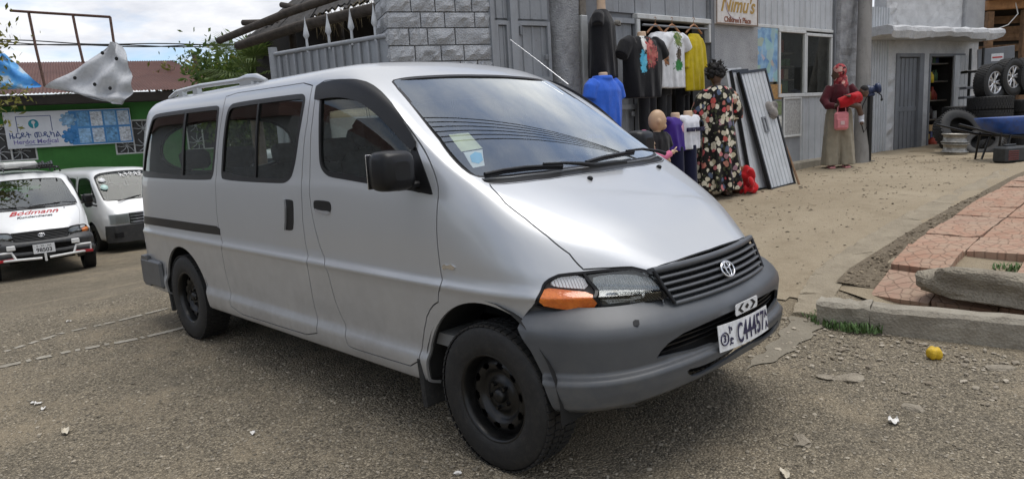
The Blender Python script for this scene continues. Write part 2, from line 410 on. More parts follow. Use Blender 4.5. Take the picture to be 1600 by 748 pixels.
class Caster:
    """pixel -> (u, v) on a surface"""
    def __init__(s, S, u0, u1, nu, v0, v1, nv):
        U, V = np.meshgrid(np.linspace(u0, u1, nu), np.linspace(v0, v1, nv), indexing='ij'); s.uv = np.stack([U.ravel(), V.ravel()], 1)
        P = S.P(s.uv[:, 0], s.uv[:, 1]); s.P = P; s.f = []
        for i in range(nu-1):
            for j in range(nv-1):
                a = i*nv+j; s.f += [(a, a+nv, a+nv+1), (a, a+nv+1, a+1)]
        s.b = BVHTree.FromPolygons([tuple(p) for p in P], s.f)
    def __call__(s, px, py):
        d = ray(px, py); loc, n, i, dist = s.b.ray_cast(Vector(CAM), Vector(d).normalized())
        if loc is None:                       # just off the edge: nearest place on the skin along the ray
            best = None
            for t in np.linspace(2, 9, 300):
                l, n, k, ds = s.b.find_nearest(Vector(CAM+d*t))
                if best is None or ds < best[0]: best = (ds, l, k)
            loc, i = best[1], best[2]
        a, b, c = s.f[i]; A, B, Cc = s.P[a], s.P[b], s.P[c]; p = np.array(loc)
        v0, v1, v2 = B-A, Cc-A, p-A; d00, d01, d11, d20, d21 = v0@v0, v0@v1, v1@v1, v2@v0, v2@v1
        den = d00*d11-d01*d01; y = (d11*d20-d01*d21)/den; z = (d00*d21-d01*d20)/den
        return tuple((1-y-z)*s.uv[a]+y*s.uv[b]+z*s.uv[c])
    def many(s, pts): return [s(*p) for p in pts]
def chaikin(p, n=2, closed=True):
    for _ in range(n):
        q = []
        m = len(p)
        for i in range(m if closed else m-1):
            a, b = np.array(p[i]), np.array(p[(i+1) % m]); q += [tuple(.75*a+.25*b), tuple(.25*a+.75*b)]
        if not closed: q = [p[0]]+q+[p[-1]]
        p = q
    return p
def resample(S, poly, step=.02):
    P = np.array(poly, float); out = []
    for i in range(len(P)):
        a, b = P[i], P[(i+1) % len(P)]; L = math.hypot((b[0]-a[0])*S.su, (b[1]-a[1])*S.sv); k = max(1, int(math.ceil(L/step)))
        out += [tuple(a+(b-a)*j/k) for j in range(k)]
    P = np.array(out); A = .5*np.sum(P[:, 0]*np.roll(P[:, 1], -1)-np.roll(P[:, 0], -1)*P[:, 1])
    return P if A > 0 else P[::-1]
def inset(S, poly, d, step=.02):
    """shrink (d > 0) an outline by d metres measured on the skin"""
    P = resample(S, poly, step) if step else np.array(poly); T = np.roll(P, -1, 0)-np.roll(P, 1, 0)
    n, pu, pv = s_normals(S, P[:, 0], P[:, 1]); out = []
    for i in range(len(P)):
        J = np.stack([pu[i], pv[i]], 1); t = J @ T[i]; t /= max(np.linalg.norm(t), 1e-9)
        w = np.cross(n[i], t); out.append(P[i]+np.linalg.pinv(J) @ w*d)
    return np.array(out)
def inside(poly, pts):
    x, y = pts[:, 0], pts[:, 1]; c = np.zeros(len(pts), bool); P = np.asarray(poly)
    x0, y0 = P[:, 0], P[:, 1]; x1, y1 = np.roll(x0, -1), np.roll(y0, -1)
    for a, b, e, f in zip(x0, y0, x1, y1):
        if b == f: continue
        k = ((b > y) != (f > y)) & (x < (e-a)*(y-b)/(f-b)+a); c ^= k
    return c
def mirror(S, poly):
    w = 2*S.n if isinstance(S, Loft) else S.m
    return [(p[0], w-p[1]) for p in poly][::-1] if isinstance(S, Loft) else [(w-p[0], p[1]) for p in poly][::-1]
def panel(S, name, m, parent, outline, holes=(), off=0, flange=.014, g=.045, step=.022, do_mirror=False, rs=True, extra_off=None):
    """mesh piece of skin S bounded by outline, holes cut out, edges folded inwards"""
    loops = [resample(S, q, step) if rs else np.asarray(q) for q in [outline]+list(holes)]
    lo, hi = loops[0].min(0), loops[0].max(0)
    gu, gv = np.meshgrid(np.arange(lo[0]+g/S.su/2, hi[0], g/S.su), np.arange(lo[1]+g/S.sv/2, hi[1], g/S.sv)); G = np.stack([gu.ravel(), gv.ravel()], 1)
    G = G[inside(loops[0], G)]
    for q in loops[1:]: G = G[~inside(q, G)]
    sc = np.array([S.su, S.sv]); bpts = np.concatenate(loops)*sc
    if len(G):                                      # keep grid points off the boundary
        keep = np.ones(len(G), bool); Gs = G*sc
        for i in range(0, len(Gs), 2000):
            d = ((Gs[i:i+2000, None]-bpts[None])**2).sum(2).min(1); keep[i:i+2000] = d > (g*.35)**2
        G = G[keep]
    verts = [Vector(p) for p in np.concatenate([bpts, G*sc])]; edges = []; k = 0
    for q in loops: edges += [(k+i, k+(i+1) % len(q)) for i in range(len(q))]; k += len(q)
    V, E, Fc, _, _, _ = delaunay_2d_cdt(verts, edges, [], 0, 1e-7)
    V = np.array([tuple(p) for p in V])/sc; Fc = np.array([f for f in Fc if len(f) == 3]); cen = V[Fc].mean(1)
    ok = inside(loops[0], cen)
    for q in loops[1:]: ok &= ~inside(q, cen)
    Fc = Fc[ok]; used = np.unique(Fc); mp = -np.ones(len(V), int); mp[used] = np.arange(len(used)); V = V[used]; Fc = mp[Fc]
    N, pu, pv = s_normals(S, V[:, 0], V[:, 1]); o = off if extra_off is None else off+extra_off(V[:, 0], V[:, 1])[:, None]
    P = S.P(V[:, 0], V[:, 1])+N*o; faces = [tuple(f) for f in Fc]; nrm = N.copy()
    if flange:
        cnt = {}
        for f in faces:
            for a, b in ((f[0], f[1]), (f[1], f[2]), (f[2], f[0])): cnt[(a, b)] = 1
        bd = [(a, b) for (a, b) in cnt if (b, a) not in cnt]; vs_ = []; ns = []; fs = []; base = len(P)
        for a, b in bd:
            e = P[b]-P[a]; w = np.cross(e, N[a]); w = w/max(np.linalg.norm(w), 1e-9); i = base+len(vs_)
            vs_ += [P[a], P[b], P[b]-N[b]*flange, P[a]-N[a]*flange]; ns += [w]*4; fs.append((i+1, i, i+3, i+2))
        P = np.concatenate([P, vs_]); nrm = np.concatenate([nrm, ns]); faces += fs
    def make(flip):
        Q, nn, ff = P, nrm, faces
        if flip: Q = P*[1, -1, 1]; nn = nrm*[1, -1, 1]; ff = [f[::-1] for f in faces]
        me = bpy.data.meshes.new(name); me.from_pydata(Q.tolist(), [], ff); me.materials.append(m)
        me.polygons.foreach_set('use_smooth', [True]*len(ff)); me.normals_split_custom_set_from_vertices(nn.tolist()); me.update(); return me
    a = link(name, make(False), parent if not isinstance(parent, tuple) else parent[0])
    if not do_mirror: return a
    return a, link(name, make(True), parent if not isinstance(parent, tuple) else parent[1])
class Faired(Loft):
    """part of a loft replaced by one smooth polynomial sheet z(x, y), for bonnet and windscreen"""
    def __init__(s, S, poly, terms, fixed=()):
        s.S0 = S; s.n = S.n; s.su, s.sv = S.su, S.sv; s.terms = terms; q = np.array(poly); g = np.stack(np.meshgrid(np.linspace(q[:, 0].min(), q[:, 0].max(), 40), np.linspace(q[:, 1].min(), q[:, 1].max(), 60)), -1).reshape(-1, 2)
        g = np.concatenate([g[inside(q, g)]]+[q]*6); P = S.P(g[:, 0], g[:, 1]); s.x0 = P[:, 0].mean(); s.fixed = fixed; A = s.basis(P); s.c = np.linalg.lstsq(A, P[:, 2]-s.fix(P), rcond=None)[0]
    def fix(s, P): x = P[:, 0]-s.x0; return sum((k*x**a*P[:, 1]**b for a, b, k in s.fixed), 0*x)
    def basis(s, P): x = P[:, 0]-s.x0; y = P[:, 1]; return np.stack([x**a*y**b for a, b in s.terms], 1)
    def P(s, u, v): P = s.S0.P(u, v); return np.stack([P[:, 0], P[:, 1], s.basis(P) @ s.c+s.fix(P)], 1)
def full_from_half(S, half):
    """half outline starting and ending on the centre line -> symmetric closed outline"""
    return list(half)+mirror(S, half)[1:-1] if isinstance(S, Loft) else list(half)+mirror(S, half)

# ------------------------------------------------------------------ long-nosed passenger van
MAIN = [(.80, .285), (.872, .32), (.888, .42), (.872, .485), (.878, .60), (.892, .79), (.898, .815), (.881, .865), (.879, 1.05), (.872, 1.24), (.862, 1.30), (.832, 1.55), (.795, 1.755), (.755, 1.84), (.665, 1.893), (.42, 1.93), (0, 1.945)]
def sec(low, up): return low+up
def lowf(k, dz=0): return [(y*k, z+dz) for y, z in MAIN[:7]]
TAB = {-4.36: [(y*.90, .30+(z-.30)*.962) for y, z in MAIN], -4.30: [(y*.955, .29+(z-.29)*.982) for y, z in MAIN], -4.15: [(y*.985, z*.995) for y, z in MAIN], -3.7: MAIN, -2.5: MAIN,
       -1.4: MAIN,
       -1.15: lowf(1)+[(.881, .865), (.879, 1.05), (.872, 1.24), (.862, 1.30), (.831, 1.55), (.793, 1.75), (.752, 1.83), (.66, 1.878), (.42, 1.91), (0, 1.925)],
       -.90: lowf(1)+[(.881, .865), (.879, 1.04), (.872, 1.22), (.862, 1.29), (.831, 1.53), (.79, 1.715), (.75, 1.765), (.62, 1.80), (.42, 1.828), (0, 1.842)],
       -.65: lowf(1)+[(.881, .865), (.879, 1.02), (.872, 1.18), (.862, 1.27), (.832, 1.46), (.80, 1.59), (.765, 1.63), (.66, 1.645), (.42, 1.674), (0, 1.690)],
       -.45: lowf(.998)+[(.88, .86), (.878, 1.0), (.872, 1.13), (.862, 1.24), (.838, 1.37), (.808, 1.455), (.775, 1.488), (.69, 1.50), (.42, 1.534), (0, 1.552)],
       -.25: lowf(.993)+[(.876, .86), (.873, .98), (.868, 1.08), (.858, 1.17), (.838, 1.25), (.81, 1.315), (.78, 1.345), (.71, 1.365), (.42, 1.402), (0, 1.42)],
       -.10: lowf(.988)+[(.872, .86), (.869, .96), (.862, 1.04), (.85, 1.12), (.83, 1.19), (.80, 1.245), (.765, 1.272), (.70, 1.28), (.42, 1.306), (0, 1.317)],
       .10: lowf(.972)+[(.858, .86), (.852, .92), (.84, .98), (.822, 1.04), (.80, 1.09), (.765, 1.13), (.72, 1.155), (.64, 1.178), (.40, 1.208), (0, 1.218)],
       .25: lowf(.937)+[(.822, .86), (.81, .90), (.79, .94), (.765, .985), (.735, 1.025), (.70, 1.055), (.65, 1.08), (.57, 1.105), (.36, 1.132), (0, 1.14)],
       .36: lowf(.868)+[(.747, .85), (.732, .88), (.712, .91), (.688, .94), (.66, .97), (.625, 1.0), (.58, 1.025), (.50, 1.05), (.32, 1.075), (0, 1.083)],
       .46: lowf(.775)+[(.628, .84), (.608, .865), (.585, .892), (.565, .915), (.54, .938), (.51, .955), (.47, .972), (.41, .99), (.26, 1.012), (0, 1.02)],
       .52: lowf(.685)+[(.556, .83), (.538, .855), (.518, .88), (.498, .902), (.475, .92), (.45, .932), (.415, .943), (.36, .953), (.23, .966), (0, .972)],
       .58: lowf(.595)+[(.478, .82), (.462, .84), (.445, .86), (.425, .875), (.40, .888), (.375, .896), (.345, .902), (.30, .907), (.19, .912), (0, .915)],
       .68: lowf(.40)+[(.345, .80), (.335, .815), (.322, .828), (.31, .835), (.30, .84), (.285, .845), (.265, .85), (.24, .853), (.15, .856), (0, .858)]}
VAN = Loft(TAB)
CV = Caster(VAN, -4.36, .68, 260, 0, 32, 360)
BUMP = Sweep([(.10, -.893), (.22, -.888), (.33, -.872), (.43, -.838), (.525, -.782), (.605, -.70), (.665, -.59), (.712, -.43), (.742, -.22), (.752, 0)],
             [(.335, -.075), (.345, -.045), (.357, -.018), (.38, .002), (.43, .014), (.484, .020), (.496, .016), (.503, -.008), (.513, -.013), (.60, -.004), (.655, 0), (.685, -.006), (.71, -.022), (.735, -.045), (.757, -.075), (.778, -.112)])
CB = Caster(BUMP, 0, BUMP.m/2, 160, .335, .778, 90)
def build_van(root):
    o_ = {}
    W = chaikin
    q_win = W(CV.many([(223.2, 272.5), (224.7, 252.2), (229, 219.2), (236.7, 188.7), (240.5, 181.1), (248.1, 177.3), (337, 164.6), (342, 166.4), (343, 171), (338.3, 221.7), (331.9, 275), (328, 282.7), (227.8, 278.1)]), 2)
    s_win = W(CV.many([(345.2, 271.2), (346.6, 249.8), (354.1, 177.6), (359.4, 165.5), (367.4, 160.2), (469.1, 146), (475.8, 148.1), (477.6, 156.2), (471.7, 188.3), (463.7, 241.7), (457, 271.2), (447.7, 284.5), (439.7, 287.2), (348.7, 281.9)]), 2)
    f_win = W(CV.many([(498.2, 241.2), (500, 258.8), (506.5, 270.6), (518.2, 277.9), (577, 288.2), (640, 299), (672, 305), (677, 303), (668.2, 276.5), (655, 241.2), (646, 217.6), (634, 198), (608, 159.5), (588.8, 140.2), (568.2, 132.9), (532.9, 130.8), (506, 132.8), (500, 147)]), 2)
    s_door = W(CV.many([(355.4, 147.1), (350, 166.9), (342, 212.3), (337.2, 271.2), (336.9, 300), (338.4, 338.5), (344.8, 370.6), (347.4, 383.4), (348, 405.9), (356, 441.2), (360.8, 460.5), (362.4, 486), (430, 508), (497.5, 528.5), (497.1, 504.5), (494.3, 488.5), (486.3, 452.4), (482.2, 404.3), (474.2, 360.1), (472.0, 300), (471.8, 271.2), (475.8, 220.4), (482.4, 180.2), (493, 126.5), (425, 137)]), 1)
    f_door = W(CV.many([(500.6, 126.4), (490.5, 166.9), (483.8, 228.4), (483, 300), (486.3, 332), (494.3, 368.2), (508.3, 404.3), (509.1, 420.3), (520.3, 460.4), (534.4, 496.5), (540.4, 508.5), (541.2, 536.6), (548.4, 543.6), (600, 559.5), (656.7, 576.7), (659.5, 540.6), (664.7, 500.5), (674.7, 479.4), (689.0, 470.4), (692, 440.3), (688.7, 420.3), (683.2, 372.2), (683.5, 332), (687.0, 300), (681.5, 273.5), (668.2, 241.2), (653.5, 217.6), (618.2, 167.6), (591.8, 138.2), (568.2, 126.5), (532.9, 124.2)]), 1)
    # windscreen, cowl, bonnet: near half traced, mirrored
    cu = lambda x: (x, 16.0)
    u_wt, u_wb, u_bb, u_bf = CV(737, 116.8)[0], CV(903, 263)[0], CV(906, 273)[0], CV(1098, 394.5)[0]
    ws_h = [cu(u_wt)]+CV.many([(700, 116.9), (660, 118.8), (625, 122.5), (614.5, 125), (612, 128.5), (622, 141), (643, 165.5), (686, 219.5), (721, 262.5), (733, 271.5), (748, 277), (765, 277.5), (800, 275.5), (850, 269.8)])+[cu(u_wb)]
    ws = full_from_half(VAN, ws_h)
    cw_h = [cu(u_wb+.004)]+CV.many([(850, 270.3), (800, 276.3), (765, 278.3), (752, 279), (757, 284), (764, 286), (784, 286.6), (818.5, 283.4), (858.8, 279)])+[cu(u_bb)]
    cowl = full_from_half(VAN, cw_h)
    hl_top = [(847, 445), (850, 440.5), (857.5, 434.5), (872.5, 427.8), (890, 425.6), (911.6, 423.8), (955, 419.5), (988, 418), (1007.5, 422.5), (1021, 427.5)]
    bn_h = [cu(u_bb+.003)]+CV.many([(858.8, 279.4), (818.5, 284), (784, 287.2), (764.2, 286.6), (788.2, 317.3), (819.5, 341.6), (854.2, 369.4), (889, 397.2), (911.6, 422)]+hl_top[6:]+[(1028, 417.5), (1060, 407)])+[cu(u_bf)]
    bonnet = full_from_half(VAN, bn_h)
    tipu = .68; a0 = CV(808.7, 511.8); a1 = CV(831, 479.5)
    front = CV.many(hl_top[::-1])+CV.many([(842, 458), (835, 474)])+[a1, a0, (a0[0]+.02, 0), (a0[0]+.02, -1), (tipu+1, -1), (tipu+1, 16), cu(u_bf)]
    def arch(cx, r, cz, squash=1.0, base=None):
        """wheel opening as a (u, v) polygon found from circle points in side view"""
        pts = []
        for k in range(33):
            th = math.pi*(1.0-k/32.0); pts.append((cx+r*math.cos(th), cz+r*squash*math.sin(th)))
        pts = [(cx-r*1.02, .1)]+pts+[(cx+r*1.02, .1)]; out = []
        vv = np.linspace(0, 8, 400)
        for x, z in pts:
            Z = VAN.P(np.full(400, x), vv)[:, 2]
            out.append((x, float(np.interp(z, Z, vv)) if z > .29 else -1.0))
        return out
    fa = arch(-.02, .415, .345, 1.02); ra = arch(-3.40, .40, .345, 1.0)
    v_top = 32
    rect = [(-4.36, 0), (.68, 0), (.68, 32), (-4.36, 32)]
    gap = lambda q, d=.0065: inset(VAN, q, d)
    holes = []
    for q in (q_win, s_door, f_door, front, fa, ra): holes += [q, mirror(VAN, q)]
    holes += [inset(VAN, ws, -.001), cowl, bonnet]
    body = panel(VAN, 'body_shell', M_SILVER, root, rect, holes, g=.05)
    # dark liner just inside the skin closes the panel gaps and trims the cabin
    lin_h = []
    for q in (s_win, q_win): 
        e = inset(VAN, q, -.004); lin_h += [e, mirror(VAN, e)]
    e = inset(VAN, f_win, -.004); lin_h += [e, mirror(VAN, e), fa, mirror(VAN, fa), ra, mirror(VAN, ra), inset(VAN, ws, -.004)]
    panel(VAN, 'inner_lining', mat('lining_grey', (.085, .085, .083), .9), root, [(-4.35, .5), (.55, .5), (.55, 31.5), (-4.35, 31.5)], lin_h, off=-.022, flange=0, g=.08, step=.04)
    # bonnet, cowl, windscreen
    panel(VAN, 'bonnet', M_SILVER, root, inset(VAN, bonnet, .0065), rs=False, g=.04)
    cwl = panel(VAN, 'cowl_grille', M_BLACKPL, root, inset(VAN, cowl, .002), rs=False, off=-.008, g=.03)
    band_v = CV(620, 168)
    wsi = inset(VAN, ws, .012)
    WS = Faired(VAN, resample(VAN, ws, .02), [(0, 0), (1, 0)], ((2, 0, -.05), (0, 2, -.075)))
    wsc = panel(WS, 'windscreen', M_WSCREEN, root, wsi, rs=False, off=-.004, flange=.004, g=.05)
    panel(VAN, 'windscreen_seal', M_BLACKPL, wsc, ws, [inset(VAN, ws, .02)], off=-.002, flange=.008, g=.03)
    # shade band along the top of the screen
    band = [(u, v) for u, v in inset(VAN, ws, .016) if u < u_wt+.205]
    panel(WS, 'shade_band', M_SUNBAND, wsc, band, off=-.009, flange=0, g=.05)
    # sliding doors, front doors
    sd = panel(VAN, 'sliding_door', M_SILVER, root, gap(s_door), [s_win], do_mirror=True, rs=True)
    fd = panel(VAN, 'front_door', M_SILVER, root, gap(f_door), [f_win], do_mirror=True)
    def window(name, par, outline, gm, fr=.022, split=None):
        a, b = panel(VAN, 'window_seal', M_BLACKPL, par, inset(VAN, outline, .0005), [inset(VAN, outline, fr)], off=.0015, flange=.016, g=.03, step=.016, do_mirror=True, rs=False)
        c, d = panel(VAN, 'window_glass', gm, par, inset(VAN, outline, fr*.7), off=-.008, flange=0, g=.06, do_mirror=True, rs=False)
        if split:
            for px0, py0, px1, py1, w in split:
                P0, P1 = np.array(CV(px0, py0)), np.array(CV(px1, py1)); T = [tuple(P0+(P1-P0)*k/8) for k in range(9)]
                L = [(u-w/2, v) for u, v in T]+[(u+w/2, v) for u, v in T[::-1]]
                panel(VAN, 'window_bar', M_BLACKPL, par, L, off=.001, flange=.012, g=.04, do_mirror=True)
    window('q', (body, body), q_win, M_DGLASS, .026, [(291, 174, 283, 279, .035)])
    window('s', sd, s_win, M_DGLASS, .026, [(405, 157, 397, 284, .022)])
    window('f', fd, f_win, M_GLASS, .02)
    # black mirror sail at the front corner of the door glass
    sail = CV.many([(646, 222), (655, 243), (668, 277), (676.5, 303.5), (655, 301), (636, 297), (640, 260)])
    panel(VAN, 'mirror_sail', M_BLACKPL, fd, sail, off=.004, flange=.02, g=.03, do_mirror=True)
    # wind deflector over the front door glass
    vis = CV.many([(494.7, 153.5), (498.5, 132.5), (532.9, 127.8), (568.2, 129.5), (590, 141), (613, 166), (650.5, 218), (650.5, 236), (642, 234), (609, 197), (589, 178), (556, 157.5), (527, 153), (495, 157.5)])
    panel(VAN, 'wind_deflector', M_BLACKPL, fd, W(vis, 1), off=.016, flange=.014, g=.03, do_mirror=True)
    # black sliding-door rail and the thin rubber strips
    panel(VAN, 'door_rail', M_BLACKPL, body, CV.many([(220.5, 337.5), (280, 345), (338, 353), (343.5, 357), (344.3, 367), (300, 361), (221.5, 349)]), off=.003, flange=.01, g=.03, do_mirror=True)
    # handles
    rec = W(CV.many([(438.8, 313), (442, 311), (456, 312), (458.6, 316), (459, 357), (455, 360.5), (444, 358.5), (440, 354)]), 1)
    panel(VAN, 'handle_recess', M_BLACKPL, sd, rec, off=.002, flange=.01, g=.02, do_mirror=True, step=.01)
    hb = W(CV.many([(438.8, 313), (442, 311), (448, 311.5), (448, 359.3), (444, 358.5), (440, 354)]), 1)
    panel(VAN, 'handle', M_SILVER, sd, hb, off=.014, flange=.014, g=.02, do_mirror=True, step=.01)
    rec = W(CV.many([(490, 315), (493, 312.5), (512, 314), (517, 317.5), (517.5, 330), (513, 334), (494, 329.5), (490.5, 326)]), 1)
    panel(VAN, 'handle_recess', M_BLACKPL, fd, rec, off=.002, flange=.01, g=.02, do_mirror=True, step=.01)
    hb = W(CV.many([(490.5, 325), (500, 328.5), (517, 330), (516, 335), (510, 336), (494, 331.5)]), 1)
    panel(VAN, 'handle', M_CHROME, fd, hb, off=.006, flange=.006, g=.02, do_mirror=True, step=.01)
    bd = CV.many([(691.5, 416), (695, 412.5), (700, 414), (706, 413), (712, 417.5), (709, 422), (700, 419), (693, 420.5)])
    panel(VAN, 'side_badge', M_CHROME, body, bd, off=.005, flange=.005, g=.02, do_mirror=True, step=.01)
    # headlamps
    lens = CV.many(hl_top+[(1024, 430), (1035, 446), (1043, 465), (1000, 478.5), (960, 486.5), (930, 488.5), (880, 487), (845, 482.5), (835, 479), (838, 470)])
    hz = panel(VAN, 'headlamp', M_REFL, root, lens, off=-.034, flange=.02, g=.03, do_mirror=True)
    ring = inset(VAN, lens, .0005)
    panel(VAN, 'lamp_rim', M_BLACKPL, hz, ring, [inset(VAN, lens, .010)], off=-.002, flange=.03, g=.02, step=.014, do_mirror=True, rs=False)
    am = W(CV.many([(851, 449.3), (877, 451.5), (927, 456.0), (932, 467), (934.5, 485.5), (904, 485.7), (870, 482.5), (842, 477.0), (846, 461)]), 1)
    panel(VAN, 'turn_signal', M_AMBER, hz, am, off=-.002, flange=.02, g=.02, do_mirror=True, step=.012)
    cl = W(CV.many([(858, 443.7), (866, 436), (876, 431.5), (912, 428.3), (922.5, 450.6), (890, 449), (868, 447.5)]), 1)
    panel(VAN, 'side_lamp', M_REFL, hz, cl, off=-.012, flange=.01, g=.02, do_mirror=True, step=.012)
    ml = CV.many([(918, 430), (955, 424.5), (992, 421.5), (1018, 429), (1032, 445), (1040, 464), (985, 477), (943, 483.5), (936, 463)])
    panel(VAN, 'lamp_reflector', M_REFL, hz, W(CV.many([(922, 434), (945, 428), (992, 426), (1008, 432), (1010, 466), (985, 472), (944, 478.5), (938, 463)]), 1), off=-.012, flange=.01, g=.02, do_mirror=True,
          extra_off=lambda u, v: -.008*np.exp(-(((u-.5)/.05)**2)))
    panel(VAN, 'lamp_lens', M_LENS, hz, ml, off=-.003, flange=.01, g=.03, do_mirror=True)
    panel(VAN, 'lamp_divider', M_BLACKPL, hz, CV.many([(912, 424.5), (917, 429), (934, 460), (941, 487), (936, 488), (929, 459), (911, 427.5)]), off=-.001, flange=.02, g=.02, do_mirror=True, step=.012)
    # wipers and washer nozzles
    def wp(px, py, off=.02):
        u, v = CV(px, py); u = np.array([u]); v = np.array([v]); n, _, _ = s_normals(VAN, u, v); return (VAN.P(u, v)+n*off)[0]
    for arm in ([(756, 277.5), (785, 271), (820, 266.5), (850, 264.5), (877, 264.5)], [(914, 258), (940, 250), (970, 244), (988, 241.5)]):
        b = MB(); pts = [wp(x, y, .018) for x, y in arm]; b.tube(pts, .009, 6); b.tube([p-np.array([0, 0, .012]) for p in pts], .006, 5)
        wo = b.build('wiper_blade', M_BLACKPL, root)
    for arm in ([(846, 264.5), (880, 263), (905, 264), (925, 266.5), (960, 262), (974, 261)], [(975, 243), (1000, 240), (1024, 243), (1036, 247)]):
        b = MB(); b.tube([wp(x, y, .03) for x, y in arm], [.006, .008, .011, .013, .015, .014][:len(arm)], 6); b.build('wiper_arm', M_BLACKPL, root)
    for px, py in ((921.5, 280), (1029, 262)):
        b = MB(); p = wp(px, py, .004); b.ell(p, (.018, .011, .013), 10, 6); b.build('washer_nozzle', M_BLACKPL, root)
    # front bumper
    er = CB.many([(808.7, 511.8), (830, 549), (847.6, 584), (850.6, 604.7), (862.4, 634), (871, 644.4)])
    top0 = CB(829, 481)
    cutr = [(top0[0], .80), top0]+er+[(er[-1][0], .26), (-1, .26), (-1, .80)]
    mB = BUMP.m
    def bsym(half): return list(half)+[(mB-u, v) for u, v in half[::-1]]
    um = mB/2
    intake = bsym(CB.many([(1026, 559.5), (1032, 549), (1044, 536), (1068, 520), (1100, 505.5), (1130, 491.5)])+[(um-.01, CB(1160, 478)[1])])
    lo_edge = [(um-.01, CB(1163, 513)[1])]+CB.many([(1120, 534), (1090, 546), (1060, 553)])
    half = CB.many([(1026, 559.5), (1032, 549), (1044, 536), (1068, 520), (1100, 505.5), (1130, 491.5)])+[(um, CB(1158, 479)[1])]
    half2 = [(um, CB(1163, 517)[1])]+CB.many([(1120, 534), (1090, 545), (1060, 552)])
    intake = half+[(mB-u, v) for u, v in half[:-1][::-1]]+[(mB-u, v) for u, v in half2[1:][::-1]]+half2
    h3 = CB.many([(1072, 577.5), (1079, 588), (1092, 586.2), (1120, 571)])+[(um, CB(1165, 541)[1])]
    h4 = [(um, CB(1163, 531.5)[1])]+CB.many([(1120, 561), (1095, 572)])
    slot = h3+[(mB-u, v) for u, v in h3[:-1][::-1]]+[(mB-u, v) for u, v in h4[1:][::-1]]+h4
    slot = W(slot, 1)
    bz = panel(BUMP, 'front_bumper', M_GREYPL, root, [(0, .337), (mB, .337), (mB, .777), (0, .777)], [cutr, [(mB-u, v) for u, v in cutr[::-1]], intake, slot], flange=.014, g=.03, step=.02)
    panel(BUMP, 'intake_back', M_DARK, bz, [(um-5.6, .36), (um+5.6, .36), (um+5.6, .70), (um-5.6, .70)], off=-.055, flange=0, g=.06)
    for k in range(5):
        z = .545+.027*k; w = [2.9, 3.1, 3.0, 2.6, 2.0][k]
        panel(BUMP, 'intake_slat', M_BLACKPL, bz, [(um-w, z), (um+w, z), (um+w, z+.009), (um-w, z+.009)], off=-.026, flange=.02, g=.04)
    hook = CB.many([(989, 502), (992, 499.5), (998, 500), (999, 507), (996, 510.5), (990, 508.5)])
    panel(BUMP, 'tow_hook_hole', M_BLACKPL, bz, hook, off=.003, flange=.004, g=.02, step=.01)
    # radiator grille
    gx = lambda y, z: .572+(.905-z)*.50+.055*(1-(y/.45)**2)
    gr = MB(); ys = np.linspace(-1, 1, 25)
    gr.rings([[(gx(.42*y, z)-.04, .42*y, z) for y in ys] for z in np.linspace(.76, .885, 5)], closed=False)
    g_o = gr.build('grille', M_DARK, root)
    def slat(zc, h, hw, d, name='grille_slat'):
        b = MB(); rg = []
        for y in ys*hw:
            x = gx(y, zc); rg.append([(x-.035, y, zc+h*.1), (x-.004, y, zc+h*.5), (x+d*.6, y, zc+h*.42), (x+d, y, zc), (x+d*.4, y, zc-h*.45), (x-.01, y, zc-h*.5), (x-.035, y, zc-h*.2)])
        b.rings(rg, cap=True); return b.build(name, M_GREYPL, g_o)
    slat(.894, .030, .448, .012, 'grille_frame')
    for i in range(4): slat(.862-.0265*i, .0125, .437-.006*i, .010)
    slat(.757, .018, .408, .008, 'grille_frame')
    for s in (-1, 1):
        b = MB(); b.tube([(gx(.446, .895)+.003, s*.446, .895), (gx(.43, .83)+.003, s*.432, .83), (gx(.41, .76)+.003, s*.41, .76)], .009, 6); b.build('grille_frame', M_BLACKPL, g_o)
    # round badge with an oval emblem
    c = np.array((gx(0, .83)+.018, 0, .83)); nx = Vector((.87, 0, .5)); M0 = frame(c, (0, 1, 0), nx)
    b = MB(); Mx = lambda p: M0 @ Vector(p)
    def oval(rx, ry, cy=0, r=.0045, n=28): b.tube([Mx((rx*math.cos(t), cy+ry*math.sin(t), 0)) for t in np.linspace(0, 2*math.pi, n)], r, 6, False)
    oval(.052, .037); oval(.017, .034, 0, .0038); oval(.034, .013, .018, .0038)
    b.build('emblem', M_CHROME, g_o)
    # number plate and the small arrow tag
    px = BUMP.P([um], [.55])[0][0]
    pl = MB(); yy = np.linspace(-.235, .235, 13)
    bend = lambda y: .035-.32*y*y
    def pp(y, z, o=0): return (px+bend(y)+o-.10*(z-.565), y, z+.012-.03*y)
    pl.rings([[pp(y, .497), pp(y, .612), pp(y, .612, -.003), pp(y, .497, -.003)] for y in yy], cap=True, smooth=False)
    p_o = pl.build('number_plate', M_PLATE, root)
    def on_plate(y, z): return frame(pp(y, z, .0025), (-.64*y, 1, 0), (1, .64*y, .10))
    text_obj('plate_number', 'C44457', .125, M_INK, p_o, on_plate(.028, .553) @ Matrix.Diagonal((.66, 1, 1, 1)), bold=.0014, space=1.06, depth=.0008)
    for t, y, z, s in (('A', .206, .581, .05), ('A', .208, .527, .05), ('ኮ', -.150, .58, .042), ('ድ', -.149, .53, .042)): text_obj('plate_letter', t, s, M_INK, p_o, on_plate(y, z), depth=.0008, bold=.001)
    rg = MB(); Mr = on_plate(-.197, .55); rg.tube([Mr @ Vector((.027*math.cos(t), .027*math.sin(t), 0)) for t in np.linspace(0, 2*math.pi, 24)], .003, 5, False); rg.build('plate_circle', M_INK, p_o)
    text_obj('plate_code', '3', .045, M_INK, p_o, Mr, depth=.0008, bold=.001)
    tg = MB(); tz = .668; ty = .012
    def tp(y, z, o=0): return (BUMP.P([um], [.66])[0][0]+.016+o, y+ty, z)
